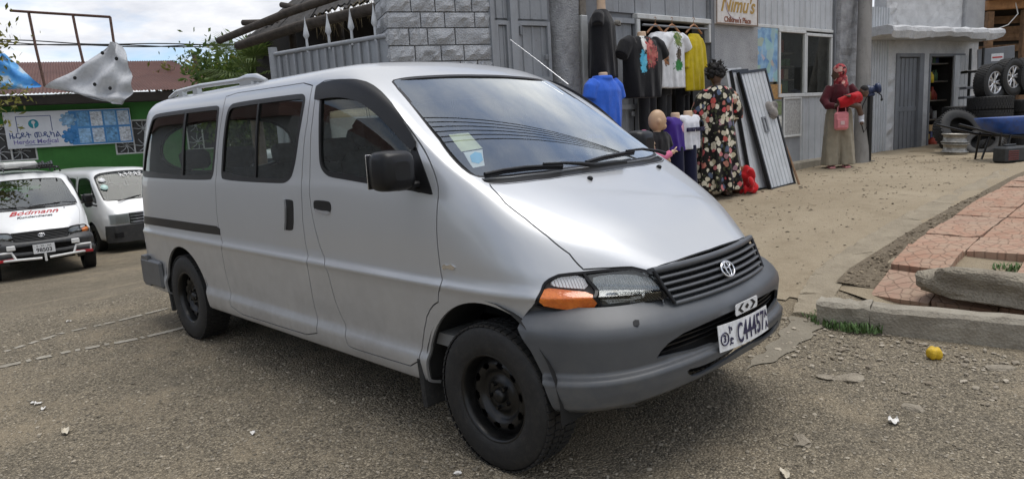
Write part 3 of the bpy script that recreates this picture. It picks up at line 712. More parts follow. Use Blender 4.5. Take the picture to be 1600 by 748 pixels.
    tg.rings([[tp(y, tz-h), tp(y, tz+h), tp(y, tz+h, -.003), tp(y, tz-h, -.003)] for y, h in ((-.105, .018), (-.098, .026), (.098, .026), (.105, .018))], cap=True, smooth=False)
    t_o = tg.build('arrow_tag', M_PLATE, root)
    ar = MB()
    for s in (-1, 1): ar.add([tp(s*.085, tz, .002), tp(s*.05, tz+.021, .002), tp(s*.028, tz+.021, .002), tp(s*.06, tz, .002), tp(s*.028, tz-.021, .002), tp(s*.05, tz-.021, .002)], [(0, 1, 2, 3)[::s], (0, 3, 4, 5)[::s]])
    ar.add([tp(-.02, tz, .002), tp(0, tz-.013, .002), tp(.02, tz, .002), tp(0, tz+.013, .002)], [(0, 1, 2, 3)])
    ar.build('arrow_mark', M_BLACKINK, t_o)
    # door mirrors
    def mirror_part(s, par):
        b = MB(); mc = np.array(ony(613, 267, -.985)); mc[1] *= -s
        hx, hy, hz = .07, .093, .092
        rg = []
        for k, (dx, sc) in enumerate(((-.055, .90), (-.05, .97), (-.02, 1), (.03, .98), (.055, .90), (.07, .74), (.078, .45))):
            ring_ = []
            for j in range(24):
                th = 2*math.pi*j/24; cs, sn = math.cos(th), math.sin(th); e = .45
                ring_.append((mc[0]+dx, mc[1]+hy*sc*math.copysign(abs(cs)**e, cs), mc[2]+hz*sc*math.copysign(abs(sn)**e, sn)))
            rg.append(ring_)
        b.rings(rg, cap=True)
        b.box((mc[0], s*.905, mc[2]-.075), (.06, .16, .035), None, .01)
        mo = b.build('door_mirror', M_BLACKPL, root)
        g = MB(); g.box((mc[0]-.0565, mc[1], mc[2]), (.004, .2, .155), None, .001); g.build('mirror_glass', M_CHROME, mo)
    for s in (-1, 1): mirror_part(s, root)
    # roof rails
    for s in (1, -1):
        b = MB(); pts = [np.array(ony(x, y, -.665)) for x, y in ((266, 153.5), (277, 144), (311.6, 134.8), (345, 130), (372, 126.2), (386, 122.5), (402, 121.5), (416, 126))]
        for p in pts: p[1] *= s
        b.tube(pts, [.016, .018, .017, .017, .018, .027, .027, .014], 8)
        for x in (pts[2][0]-.05, pts[1][0]+.1): b.box((x, s*-.665, 1.90), (.11, .035, .075), None, .012)
        b.box((pts[5][0]+.0, s*-.665, 1.905), (.2, .035, .06), None, .012)
        b.build('roof_rail', M_SILVER, root)
    # aerial on the far windscreen pillar
    b = MB(); b.tube([ony(888, 132, .70), ony(842, 96, .70), ony(797, 62, .70)], [.003, .0022, .0018], 6); b.build('aerial', M_CHROME, root)
    # tail: closing skin, rear bumper, tail lamps
    v = np.linspace(0, 32, 97); ringp = VAN.P(np.full(97, -4.355), v); cen = ringp.mean(0)
    class Tail:
        su = sv = 1.0; n = 0
        def P(s, u, v): u = np.atleast_1d(u); v = np.atleast_1d(v); return np.stack([-4.358+.18*(v-1)-.03*(1-(u/.85)**4)*np.clip((v-.28)*(1.95-v)*4, 0, 1), -u, v], 1)
    TG = Tail(); rw_ = chaikin([(-.66, 1.24), (.66, 1.24), (.60, 1.74), (-.60, 1.74)], 3)
    tg_ = panel(TG, 'tailgate', M_SILVER, root, [(-y, z) for x, y, z in ringp], [rw_], g=.07)
    panel(TG, 'window_glass', M_DGLASS, tg_, inset(TG, rw_, .005), rs=False, off=-.006, flange=0, g=.1); panel(TG, 'window_seal', M_BLACKPL, tg_, rw_, [inset(TG, rw_, .025)], off=.001, flange=.012, g=.04)
    b = MB(); rb = []
    for y in np.linspace(-.90, .90, 19):
        a = abs(y)/.90; x = -4.43+.12*a**6; rb.append([(x+.01, y, .60), (x, y, .57), (x-.005, y, .40), (x+.02, y, .345), (x+.16, y, .345), (x+.16, y, .60)])
    b.rings(rb, cap=True)
    for s in (-1, 1): b.box((-4.10, s*.885, .465), (.46, .04, .23), None, .02)
    b.build('rear_bumper', M_GREYPL, root)
    for s in (-1, 1):
        b = MB(); b.box((-4.375, s*.73, 1.02), (.05, .10, .42), None, .015); b.build('tail_lamp', mat('red_lens', (.35, .02, .02), .2, 0, .1, 8, coat=1), root)
    # underside, wheel housings, mud flaps
    b = MB(); b.bb(-2.95, -.46, -.78, .78, .27, .36); b.bb(-4.2, .12, -.55, .55, .29, .6)
    for cx in (-.02, -3.41):
        for s in (-1, 1):
            th = np.linspace(math.pi*1.02, -math.pi*.02, 17); b.rings([[(cx+.43*math.cos(t), s*y, .345+.44*math.sin(t)) for t in th] for y in (.55, .875)], closed=False)
            b.rings([[(cx+.43*math.cos(t), s*.55, .345+.44*math.sin(t)) for t in th], [(cx+.43*math.cos(t), s*.55, .34) for t in th]], closed=False)
    b.build('underbody', M_DARK, root)
    for s in (-1, 1):
        b = MB(); b.box((-.475, s*.775, .305), (.03, .23, .25), (0, R(-6), 0), .006); b.build('mud_flap', M_RUBBER, root)
        b = MB(); b.box((-3.86, s*.76, .27), (.03, .2, .22), (0, R(-8), 0), .006); b.build('mud_flap', M_RUBBER, root)
    # cabin
    b = MB(); b.bb(-4.2, -.2, -.82, .82, .50, .56); b.bb(-4.18, -3.95, -.8, .8, .56, 1.1); b.build('cabin_floor', M_TRIM, root)
    hl = panel(VAN, 'headlining', M_TRIM, root, [(-4.2, 12.2), (-1.05, 12.2), (-1.05, 19.8), (-4.2, 19.8)], off=-.035, flange=0, g=.1, step=.08)
    b = MB(); rg = []
    for x, z in ((-.08, 1.225), (-.25, 1.225), (-.45, 1.19), (-.55, 1.12), (-.58, .95), (-.5, .65)):
        w = .70 if z > 1.2 else .80
        rg.append([(x+.02*math.cos(y*3), y*w/.8, z+(.035*math.exp(-((y-.38)/.2)**2) if -.6 < x < -.2 else 0)) for y in np.linspace(-.8, .8, 21)])
    b.rings(rg, closed=False); d_o = b.build('dashboard', M_DASH, root)
    sw = MB(); Ms = frame((-.66, .38, 1.145), (0, 1, 0), (-.80, 0, .6))
    sw.tube([Ms @ Vector((.19*math.cos(t), .19*math.sin(t), 0)) for t in np.linspace(0, 2*math.pi, 33)], .014, 8, False)
    for a in (.5, 2.64, 4.71): sw.tube([Ms @ Vector((0, 0, -.04)), Ms @ Vector((.185*math.cos(a), .185*math.sin(a), 0))], .013, 6)
    sw.ell(Ms @ Vector((0, 0, -.03)), (.06, .06, .05), 12, 8); sw.tube([Ms @ Vector((0, 0, -.04)), (-.42, .38, 1.0)], .03, 8)
    sw.build('steering_wheel', M_BLACKPL, root)
    def seat(x, y, w, name='seat', h=.62):
        b = MB(); b.box((x, y, .80), (.50, w, .16), (0, R(-8), 0), .05); b.box((x-.28, y, 1.12), (.13, w*.96, h), (0, R(-14), 0), .055)
        n = max(1, round(w/.5))
        for k in range(n):
            yy = y+(k-(n-1)/2)*w/n; b.box((x-.40, yy, 1.12+h/2+.10), (.09, .26, .17), (0, R(-12), 0), .04); b.cyl((x-.37, yy-.05, 1.1+h/2-.05), (x-.39, yy-.05, 1.15+h/2+.05), .007, n=6); b.cyl((x-.37, yy+.05, 1.1+h/2-.05), (x-.39, yy+.05, 1.15+h/2+.05), .007, n=6)
        b.bb(x-.2, x+.2, y-w*.4, y+w*.4, .5, .75); b.build(name, M_SEAT, root)
    seat(-.98, -.42, .56); seat(-.98, .40, .54); seat(-1.95, .2, 1.0, 'seat', .40); seat(-2.85, 0, 1.3, 'seat', .36); seat(-3.65, 0, 1.3, 'seat', .34)
    b = MB(); pc = ony(726, 228, -.42); pc2 = wp(728, 222, -.016)
    st = CV.many([(702, 207), (733, 204), (755, 228), (722, 233.5)]); panel(VAN, 'inspection_sticker', mat('pale_yellow_paper', (.62, .66, .50), .8), wsc, st, off=-.013, flange=0, g=.03)
    st = CV.many([(725, 234.5), (755, 230), (758.5, 255), (740, 258.5)]); so_ = panel(VAN, 'inspection_sticker', mat('pale_paper', (.70, .74, .76), .8), wsc, st, off=-.0135, flange=0, g=.03)
    st = CV.many([(735, 240), (743, 234), (753, 236), (756, 247), (749, 252.5), (738, 250)]); panel(VAN, 'sticker_mark', mat('sky_blue_ink', (.18, .50, .75), .7), wsc, st, off=-.0115, flange=0, g=.03)
    b = MB(); rc = wp(812, 158, -.14); b.box(rc, (.03, .2, .055), (0, R(15), 0), .012); b.cyl(rc, (rc[0]-.02, rc[1], rc[2]+.09), .008, n=6); b.build('rear_view_mirror', M_BLACKPL, root)
    return root

# ------------------------------------------------------------------ steel wheel
def wheel_meshes():
    T = []; b = MB(); Rw, w = .335, .205
    prof = [(.192, -.085), (.205, -.098), (.24, -.104), (.285, -.103), (.318, -.096), (.330, -.085), (.333, -.05), (.335, 0), (.333, .05), (.330, .085), (.318, .096), (.285, .103), (.24, .104), (.205, .098), (.192, .085)]
    b.lathe(prof, 56, close=True)
    for k in range(60):                                   # tread blocks
        a0 = 2*math.pi*k/60
        for j, (h0, h1, da) in enumerate(((-.094, -.058, .0), (-.05, -.018, .03), (-.012, .012, .0), (.018, .05, .03), (.058, .094, 0))):
            a = a0+da; e = .040; V = []
            for r in (.328, .3395 if abs(h0+h1)/2 < .07 else .3365):
                for aa, h in ((a, h0), (a+e*2, h0+.008), (a+e*2, h1+.008), (a, h1)): V.append((r*math.cos(aa), r*math.sin(aa), max(-.097, min(.097, h))))
            b.add(V, [(4, 5, 6, 7), (0, 1, 5, 4), (1, 2, 6, 5), (2, 3, 7, 6), (3, 0, 4, 7)])
    tyre = b.mesh('tyre', M_TYRE)
    b = MB()
    b.lathe([(.200, .085), (.207, .090), (.207, .096), (.199, .098), (.190, .088), (.186, .06), (.183, .03), (.178, -.02), (.176, -.08), (.2, -.09)], 48)
    # pressed disc with ten vent holes
    disc = lambda r: np.interp(r, [0, .05, .062, .075, .10, .125, .150, .178, .186], [.040, .040, .046, .030, .022, .052, .056, .034, .03])
    nA = 120; rs = [.036, .05, .062, .075, .09, .10, .112, .122, .130, .138, .148, .156, .166, .178, .186]
    V = [(r*math.cos(2*math.pi*a/nA), r*math.sin(2*math.pi*a/nA), float(disc(r))) for a in range(nA) for r in rs]; F = []
    for a in range(nA):
        for i in range(len(rs)-1):
            rc = (rs[i]+rs[i+1])/2; ac = ((a+.5)*360/nA) % 36-18
            if ((rc-.143)/.0155)**2+((ac*math.pi/180*.143)/.020)**2 < 1: continue
            F.append((a*len(rs)+i, a*len(rs)+i+1, ((a+1) % nA)*len(rs)+i+1, ((a+1) % nA)*len(rs)+i))
    b.add(V, F, True)
    b.lathe([(0, .068), (.022, .066), (.032, .058), (.036, .04)], 24)
    for k in range(5):
        a = 2*math.pi*k/5+.3; c = Vector((.057*math.cos(a), .057*math.sin(a), .04)); b.cyl(c, c+Vector((0, 0, .022)), .011, .009, 6)
    rim = b.mesh('rim', M_STEELBLK)
    b = MB(); b.lathe([(0, -.03), (.15, -.03), (.178, -.05)], 24); b.lathe([(0, -.02), (.13, -.02), (.13, -.04)], 24)
    return tyre, rim, b.mesh('brake_disc', M_DARK)
W_TYRE, W_RIM, W_BRAKE = wheel_meshes()
def add_wheel(parent, x, y, z=.335, spin=0, steer=0):
    """whole wheel, outer face towards the sign of y"""
    rot = Euler((R(-90) if y > 0 else R(90), 0, steer)).to_matrix() @ Euler((0, 0, spin)).to_matrix()
    w = link('wheel', W_TYRE, parent, (x, y, z)); w.rotation_euler = rot.to_euler(); w['label'] = 'road wheel with black rubber tyre'
    for m, n in ((W_RIM, 'rim'), (W_BRAKE, 'brake_disc')): link(n, m, w)
    return w
van = empty('passenger_van', (0, 0, 0), 0, 'silver long passenger van with grey bumper and black steel wheels', 'van')
build_van(van)
for i, (x, y) in enumerate(((0, -.772), (0, .772), (-3.43, -.772), (-3.43, .772))): add_wheel(van, x, y, .333, [.5, 0, .9, 0][i])
# ------------------------------------------------------------------ ground
def H(y): return np.interp(y, [1.4, 2.0, 2.6, 4, 6, 9, 14, 30, 200], [0, .05, .14, .3, .45, .545, .6, .7, .9])
def gz(x, y):
    """height of the ground: flat at the van, rising to the shops, falling behind the van"""
    x = np.asarray(x, float); y = np.asarray(y, float)
    a = H(y)*(1-sstep(.05, .7, x)*(1-sstep(2.6, 3.4, y)))*(1-sstep(-4, -9, x))
    b = -.55*sstep(-5, -10.5, x)-.07*np.clip(-10-x, 0, 5)-.02*np.clip(-15-x, 0, 30)
    w = .006*np.sin(x*2.1+1.3)*np.sin(y*1.7)+.004*np.sin(x*5.3)*np.cos(y*4.1)
    return a+b+w*sstep(1.0, 2.5, np.hypot(np.maximum(np.maximum(-4.2-x, x-.8), 0), np.maximum(np.abs(y)-1.0, 0))+.6)
def gpt(px, py, off=0.0):
    z = .2
    for _ in range(60):
        p = onz(px, py, z+off); z = .5*z+.5*float(gz(p[0], p[1]))
    return np.array(p)
def axis_steps(lo, a, b, hi, fine):
    L = list(np.arange(a, b+1e-6, fine)); s = fine; x = b
    while x < hi: s *= 1.18; x += s; L.append(x)
    s = fine; x = a; P = []
    while x > lo: s *= 1.18; x -= s; P.append(x)
    return np.array(P[::-1]+L)
def sheet(name, xs, ys, zfn, m, keep=None, kind='structure'):
    X, Y = np.meshgrid(xs, ys, indexing='ij'); Z = zfn(X, Y); n = len(ys)
    V = np.stack([X.ravel(), Y.ravel(), Z.ravel()], 1); F = []
    i, j = np.meshgrid(np.arange(len(xs)-1), np.arange(len(ys)-1), indexing='ij'); a = (i*n+j).ravel()
    if keep is not None:
        cx, cy = (X[:-1, :-1]+X[1:, 1:]).ravel()/2, (Y[:-1, :-1]+Y[1:, 1:]).ravel()/2; a = a[keep(cx, cy)]
    F = np.stack([a, a+n, a+n+1, a+1], 1); me = bpy.data.meshes.new(name); me.from_pydata(V.tolist(), [], F.tolist()); me.materials.append(m)
    me.polygons.foreach_set('use_smooth', [True]*len(F)); me.update(); o = link(name, me); o['kind'] = kind; return o

def road_material():
    t = NT('worn_asphalt')
    big = t.noise(.55, 5, .6); mid = t.noise(3.2, 7, .65); fine = t.noise(55, 3, .7)
    base = t.ramp(big, (.3, (.195, .168, .122)), (.7, (.285, .242, .176)))
    base = t.mix(t.ramp(mid, (.42, 0), (.72, .6)), base, (.31, .262, .19))
    sp = t.voro(85, out=1)                                     # aggregate: each stone its own tone
    sw = t.n.new('ShaderNodeRGBToBW'); t.l.new(sp, sw.inputs[0])
    st = t.ramp(sw.outputs[0], (.1, .42), (.45, .88), (.75, 1.12), (.95, 1.7))
    c = t.mix(1, base, st, 'MULTIPLY')
    sp2 = t.voro(200, out=1); sw2 = t.n.new('ShaderNodeRGBToBW'); t.l.new(sp2, sw2.inputs[0])
    c = t.mix(1, c, t.ramp(sw2.outputs[0], (.15, .6), (.5, 1), (.9, 1.5)), 'MULTIPLY')
    d = t.voro(85, feature='F1', out=0)
    c = t.mix(t.ramp(d, (.55, 0), (.85, .65)), c, (.06, .052, .042))
    # sandy and oily blotches, tyre-polished lanes
    c = t.mix(t.ramp(t.noise(1.1, 8, .7), (.50, 0), (.68, .7)), c, (.33, .27, .185))
    c = t.mix(t.ramp(t.noise(.9, 7, .6, t.mapped((1, 1, 1), loc=(4, 9, 2))), (.58, 0), (.75, .6)), c, (.125, .112, .09))
    # sand washed against the walkway
    x = t.sepz(0); y = t.sepz(1)
    e = t.math('ADD', t.math('MULTIPLY', x, -1.4), t.math('MULTIPLY', t.noise(2.4, 7, .7), 1.3))
    m = t.math('MULTIPLY', t.ramp(e, (.30, 0), (.80, .9)), t.ramp(t.math('MULTIPLY', t.math('ADD', y, 0.2), .5), (.0, 0), (.55, 1)))
    m = t.math('MULTIPLY', m, t.ramp(t.math('MULTIPLY', t.math('ADD', x, 5.5), .4), (.3, 0), (.9, 1)))
    c = t.mix(m, c, t.ramp(fine, (.3, (.22, .175, .115)), (.7, (.32, .26, .175))))
    t.set(color=c, rough=.93, spec=.25)
    h = t.math('ADD', t.math('MULTIPLY', t.ramp(d, (.1, 1), (.8, 0)), 1.0), t.math('ADD', t.math('MULTIPLY', mid, 1.2), t.math('MULTIPLY', fine, .5)))
    t.bump(h, .9, .012); return t.m
def dirt_material():
    t = NT('packed_sandy_dirt')
    c = t.ramp(t.noise(.8, 6, .6), (.3, (.30, .248, .172)), (.7, (.39, .33, .238)))
    c = t.mix(t.ramp(t.noise(4, 8, .7), (.5, 0), (.75, .5)), c, (.20, .155, .10))
    c = t.mix(t.ramp(t.noise(120, 3, .7), (.35, .5), (.6, 0)), c, (.16, .125, .085))
    c = t.mix(t.ramp(t.voro(38), (.05, .8), (.16, 0)), c, (.42, .36, .27))
    c = t.mix(t.ramp(t.noise(1.6, 9, .75, t.mapped(loc=(3, 1, 7))), (.60, 0), (.68, .5)), c, (.14, .115, .085))
    t.set(color=c, rough=.96, spec=.2); t.bump(t.math('ADD', t.noise(18, 8, .7), t.math('MULTIPLY', t.noise(140, 3, .6), .35)), .7, .02); return t.m
def concrete(name, c0, c1, scale=5, stain=(.12, .10, .08), bs=30, bstr=.5):
    t = NT(name); c = t.ramp(t.noise(scale, 8, .65), (.3, c0), (.7, c1))
    c = t.mix(t.ramp(t.noise(scale*.6, 9, .75, t.mapped(loc=(5, 2, 1))), (.54, 0), (.72, .7)), c, stain)
    c = t.mix(t.ramp(t.voro(70), (.08, .7), (.2, 0)), c, tuple(x*.45 for x in c0))
    t.set(color=c, rough=.92, spec=.25); t.bump(t.math('ADD', t.noise(bs, 8, .7), t.math('MULTIPLY', t.voro(60), .6)), bstr, .015); return t.m
M_ROAD, M_DIRT = road_material(), dirt_material()
M_KERB = concrete('kerb_concrete', (.23, .205, .165), (.36, .33, .27), 6, (.15, .12, .085))
sheet('road', axis_steps(-160, -7, 4.2, 160, .10), axis_steps(-120, -4, 4.2, 170, .10), lambda x, y: gz(x, y), M_ROAD)
_eN = lambda y: .08+.07*np.sin(y*3.1)+.05*np.sin(y*7.7+1)+.03*np.sin(y*17)
sheet('dirt_walkway', np.arange(-3.7, 4.5, .07), np.arange(.9, 20, .07),
      lambda x, y: gz(x, y)+.006+.006*np.sin(x*6+y*2)*np.sin(y*5)+.02*sstep(.2, .5, x)*sstep(2.5, 2.7, y), M_DIRT,
      lambda x, y: ((x < _eN(y)-.12) & (y > 1.0+.12*np.sin(x*5))) | ((y > 2.62) & (x < 4.3)))

# kerb stones of the pavement, the flush strip beside the walkway
def warp_block(b, P0, P1, P2, P3, h, rough=.008, nx=10, seed=0):
    """block on four ground corners (near-left, near-right, far-right, far-left), worn edges"""
    rg = np.random.default_rng(seed); P = [np.array(p, float) for p in (P0, P1, P2, P3)]; rows = []
    for k in range(nx+1):
        t = k/nx; a = P[0]+(P[1]-P[0])*t; d = P[3]+(P[2]-P[3])*t; j = lambda s=rough: rg.normal(0, s, 3)
        n = (d-a); up = np.array([0, 0, h]); c = .16
        rows.append([a-[0, 0, .12], a+up*.55+j(), a+up*.86+j()+n*.01, a+up+n*c+j(), a+up+n*.5+j(rough*.6), d+up-n*c+j(), d+up*.8+j(), d-[0, 0, .12]])
    b.rings([[tuple(p) for p in r] for r in rows], cap=True, smooth=False)
kb = [gpt(1278, 512), gpt(1367, 521.5), gpt(1600, 546)]
kt = [(1302, 446.5), (1384, 459), (1600, 503)]
ks = empty('kerb', (.3, 2.0, 0)); tag(ks, 'rough concrete kerb along the edge of the red pavement, broken in the middle', 'kerb')
for i, (a, bq) in enumerate((((.335, 1.965), (.668, 2.02)), ((.674, 2.021), (1.75, 2.20)), ((1.757, 2.201), (2.5, 2.33)), ((2.507, 2.331), (3.3, 2.46)))):
    b = MB(); p0 = (a[0], a[1], -.0); p1 = (bq[0], bq[1], -.0)
    warp_block(b, p0, p1, (bq[0]-.03, bq[1]+.19, 0), (a[0]-.03, a[1]+.19, 0), [.185, .18, .165, .15][i], .005, 9, 30+i)
    b.build('kerb_stone', M_KERB, ks, (-.3, -2.0, 0))
strip = [(1238, 492), (1249, 462), (1268, 432), (1300, 405), (1350, 374), (1400, 345), (1450, 319), (1500, 296), (1550, 273), (1600, 250)]
stripR = [(1300, 500), (1306, 462), (1325, 428), (1372, 397), (1410, 373), (1452, 348), (1497, 322), (1540, 300), (1580, 281), (1640, 255)]
M_FLUSH = concrete('dusty_flush_concrete', (.25, .212, .155), (.34, .292, .215), 5, (.19, .155, .108), 40, .7)
fl = empty('flush_kerb', (0, 3, 0)); tag(fl, 'long flush concrete kerb strip between dirt walkway and red pavement', 'kerb')
for i in range(len(strip)-1):
    b = MB(); q = [gpt(*stripR[i]), gpt(*stripR[i+1]), gpt(*strip[i+1]), gpt(*strip[i])]
    d = [q[0]+(q[1]-q[0])*.004, q[1]-(q[1]-q[0])*.004, q[2]+(q[3]-q[2])*.004, q[3]-(q[3]-q[2])*.004]
    warp_block(b, *d, .022, .005, 8, 60+i); b.build('kerb_stone', M_FLUSH, fl, (0, -3, 0))
# the gutter edge that runs on from the kerb corner under the van's nose
gl = [(1238, 494), (1220, 522), (1196, 548), (1165, 574)]; gr_ = [(1290, 506), (1262, 530), (1222, 560), (1168, 578)]
gs = MB()
for i in range(len(gl)-1):
    for k in range(5):
        f0, f1 = k/5, (k+1)/5; A = [gpt(*(np.array(s[i])*(1-f)+np.array(s[i+1])*f)) for s in (gl, gr_) for f in (f0, f1)]
        jit = lambda p, s: p+np.array([.02*math.sin(p[1]*23+s), .02*math.sin(p[1]*19+s), .008])
        gs.add([jit(A[2], 1), jit(A[3], 1), jit(A[1], 4), jit(A[0], 4)], [(0, 1, 2, 3)])
gs.build('gutter_strip', concrete('gutter_concrete', (.19, .168, .13), (.25, .222, .172), 5, (.13, .114, .09)), fix=True)['kind'] = 'structure'

# dark gravel verge between the flush strip and the slabs
vl = [(1306, 446), (1326, 427), (1373, 396.5), (1411, 372.5), (1453, 347.5), (1498, 321.5), (1541, 299.5), (1581, 280.5), (1625, 261)]; vr = [(1372, 458), (1388, 434), (1420, 405), (1460, 377), (1500, 353), (1540, 331), (1575, 311), (1612, 292), (1650, 272)]
vb = MB(); rows_ = []
for i in range(len(vl)):
    a_, c_q = gpt(*vl[i]), gpt(*vr[i]); rows_.append([tuple(a_+(c_q-a_)*k/6+np.array([0, 0, .034+RNG.normal(0, .004)])) for k in range(7)])
vb.rings(rows_, closed=False); vb.build('gravel_verge', concrete('dark_verge', (.14, .112, .078), (.22, .18, .128), 14, (.09, .072, .05), 60, 1.0))['kind'] = 'structure'
# red pavement: every slab a piece
pv = link('pavement', None); pv['kind'] = 'structure'
pv.location = (1.5, 4, .3)
def paver_mesh(seed):
    rg = np.random.default_rng(seed); b = MB(); n = 4; s = .20
    def top(i, j): return (-s+2*s*i/n, -s+2*s*j/n, .03+rg.normal(0, .0035))
    T = [[top(i, j) for j in range(n+1)] for i in range(n+1)]
    V = [p for r in T for p in r]; F = [(i*(n+1)+j, (i+1)*(n+1)+j, (i+1)*(n+1)+j+1, i*(n+1)+j+1) for i in range(n) for j in range(n)]
    b.add(V, F); rim = [T[i][0] for i in range(n+1)]+[T[n][j] for j in range(1, n+1)]+[T[i][n] for i in range(n-1, -1, -1)]+[T[0][j] for j in range(n-1, 0, -1)]
    b.rings([[(x, y, -.06) for x, y, z in rim], rim], smooth=False)
    return b
def paver_material():
    t = NT('red_paver'); oi = t.n.new('ShaderNodeObjectInfo')
    c = t.ramp(oi.outputs['Random'], (0, (.34, .185, .125)), (.5, (.40, .235, .165)), (1, (.31, .20, .15)))
    c = t.mix(t.ramp(t.noise(6, 8, .7), (.36, 0), (.66, .8)), c, (.37, .285, .21))
    w = t.voro(11, t.mapped((1, 1.0, .01)), 'DISTANCE_TO_EDGE')       # stamped crazy-joint pattern
    c = t.mix(t.ramp(w, (.012, .5), (.04, 0)), c, (.19, .135, .095))
    t.set(color=c, rough=.9, spec=.3); t.bump(t.math('ADD', t.ramp(w, (.01, 0), (.07, 1)), t.math('MULTIPLY', t.noise(70, 5, .7), .3)), .7, .01); return t.m
M_PAVER = paver_material(); pm = [paver_mesh(s).mesh('paver', M_PAVER) for s in range(6)]
pa = R(3.5)
for i in range(10):
    for j in range(17):
        x0 = .66+.413*i; y0 = 2.93+.413*j
        x = x0+.10*(y0-2.9)*.55; y = y0
        if random.random() < .02: continue
        o = link('paver', pm[random.randrange(6)], pv, (x-1.5, y-4, float(gz(x, y))+.05+random.gauss(0, .004)-.3), (Euler((R(random.gauss(0, .7))+math.atan((float(gz(x, y+.2))-float(gz(x, y-.2)))/.4), R(random.gauss(0, .7)), 0)).to_matrix() @ Euler((0, 0, random.choice((0, 1, 2, 3))*math.pi/2-.055)).to_matrix()).to_euler())
# boulder that lies on the pavement
def rock(name, c, r, m, seed, label, cat, sub=3, rz=0, group=None):
    bm = bmesh.new(); bmesh.ops.create_icosphere(bm, subdivisions=sub, radius=1); rg = np.random.default_rng(seed); ph = rg.uniform(0, 6, (8, 3)); k = rg.normal(0, 1.7, (8, 3))
    for v in bm.verts:
        p = np.array(v.co); d = sum(.09*math.sin(float(k[i] @ p)*1.6+ph[i, 0]) for i in range(8))+rg.normal(0, .02)
        q = np.sign(p)*np.abs(p)**.75*(1+d); v.co = Vector((q[0]*r[0], q[1]*r[1], max(q[2], -.55)*r[2]))
    me = bpy.data.meshes.new(name); bm.to_mesh(me); bm.free(); me.materials.append(m); o = link(name, me, None, c, (0, 0, rz)); return tag(o, label, cat, group)
M_ROCK = concrete('weathered_stone', (.21, .18, .14), (.36, .32, .25), 5, (.12, .10, .07), 22, .9)
sp = gpt(1545, 478, .0)
rock('boulder', (1.34, 2.70, .235), (.47, .17, .14), M_ROCK, 4, 'long flat weathered stone block lying on the red pavement behind the kerb', 'stone', 4, R(-10))
# ------------------------------------------------------------------ loose gravel, litter, weeds, worn lines
def pebbles(name, n, region, r0, r1, m, seed, zoff=0):
    rg = np.random.default_rng(seed); ico = [(0, 0, 1), (.894, 0, .447), (.276, .851, .447), (-.724, .526, .447), (-.724, -.526, .447), (.276, -.851, .447), (.724, .526, -.3), (-.276, .851, -.3), (-.894, 0, -.3), (-.276, -.851, -.3), (.724, -.526, -.3)]
    fa = [(0, 1, 2), (0, 2, 3), (0, 3, 4), (0, 4, 5), (0, 5, 1), (1, 6, 2), (2, 6, 7), (2, 7, 3), (3, 7, 8), (3, 8, 4), (4, 8, 9), (4, 9, 5), (5, 9, 10), (5, 10, 1), (1, 10, 6)]
    I = np.array(ico); V = []; F = []; pts = region(rg, n)
    for k, (x, y) in enumerate(pts):
        r = r0*(r1/r0)**(rg.random()**2.2); s = rg.uniform(.6, 1.25, 3)*r; s[2] *= .62; a = rg.uniform(0, 6.28); c, q = math.cos(a), math.sin(a)
        P = I*s*(1+rg.normal(0, .14, (11, 1))); P = np.stack([P[:, 0]*c-P[:, 1]*q, P[:, 0]*q+P[:, 1]*c, P[:, 2]], 1)+[x, y, 0]; P[:, 2] += float(gz(x, y))+s[2]*.25+zoff
        V += P.tolist(); F += [(f[0]+k*11, f[1]+k*11, f[2]+k*11) for f in fa]
    me = bpy.data.meshes.new(name); me.from_pydata(V, [], F); me.materials.append(m); me.update(); return link(name, me)
def gravel_mat(name, lo, hi):
    t = NT(name); g = t.n.new('ShaderNodeNewGeometry'); c = t.ramp(g.outputs['Random Per Island'], (0, lo), (.6, tuple((a+b)/2 for a, b in zip(lo, hi))), (1, hi))
    t.set(color=c, rough=.92, spec=.25); t.bump(t.noise(150, 4, .6), .3, .004); return t.m
def in_view(rg, n, x0, x1, y0, y1, py0=0, py1=760):
    out = []
    while len(out) < n:
        X = rg.uniform(x0, x1, 4000); Y = rg.uniform(y0, y1, 4000); d = np.stack([X, Y, np.zeros(4000)], 1)-CAM; z = d @ CF
        ok = z > .8; px = 800+F_PX*(d @ CR)/np.maximum(z, .1); py = 374-F_PX*(d @ CU)/np.maximum(z, .1)
        ok &= (px > -30) & (px < 1630) & (py > py0) & (py < py1); ok &= ~((np.abs(Y) < .55) & (X < .4) & (X > -4))
        out += list(zip(X[ok], Y[ok]))
    return out[:n]
M_GRAV = gravel_mat('road_gravel', (.13, .115, .09), (.42, .37, .29))
tag(pebbles('gravel', 15000, lambda rg, n: in_view(rg, n, -6, 3, -4.5, 2.0), .004, .013, M_GRAV, 3), 'loose grey gravel scattered over the worn asphalt', 'gravel', kind='stuff')
tag(pebbles('rubble', 330, lambda rg, n: [(x, y) for x, y in in_view(rg, n*3, .1, 2.4, 1.0, 2.05) if rg.random() < (y-.9)*1.1][:n], .006, .024, gravel_mat('pale_rubble', (.19, .16, .12), (.45, .40, .32)), 5, .004), 'pale rubble and chips at the foot of the kerb', 'rubble', kind='stuff')
tag(pebbles('verge_gravel', 900, lambda rg, n: [tuple(gpt(*(np.array(vl[i])*(1-f)*(1-k)+np.array(vl[i+1])*f*(1-k)+np.array(vr[i])*(1-f)*k+np.array(vr[i+1])*f*k))[:2]) for i, f, k in zip(rg.integers(0, 6, n), rg.random(n), rg.random(n))], .005, .02, gravel_mat('verge_pebbles', (.10, .08, .055), (.34, .28, .2)), 12, .034), 'dark gravel lying between flush kerb strip and red slabs', 'gravel', kind='stuff')
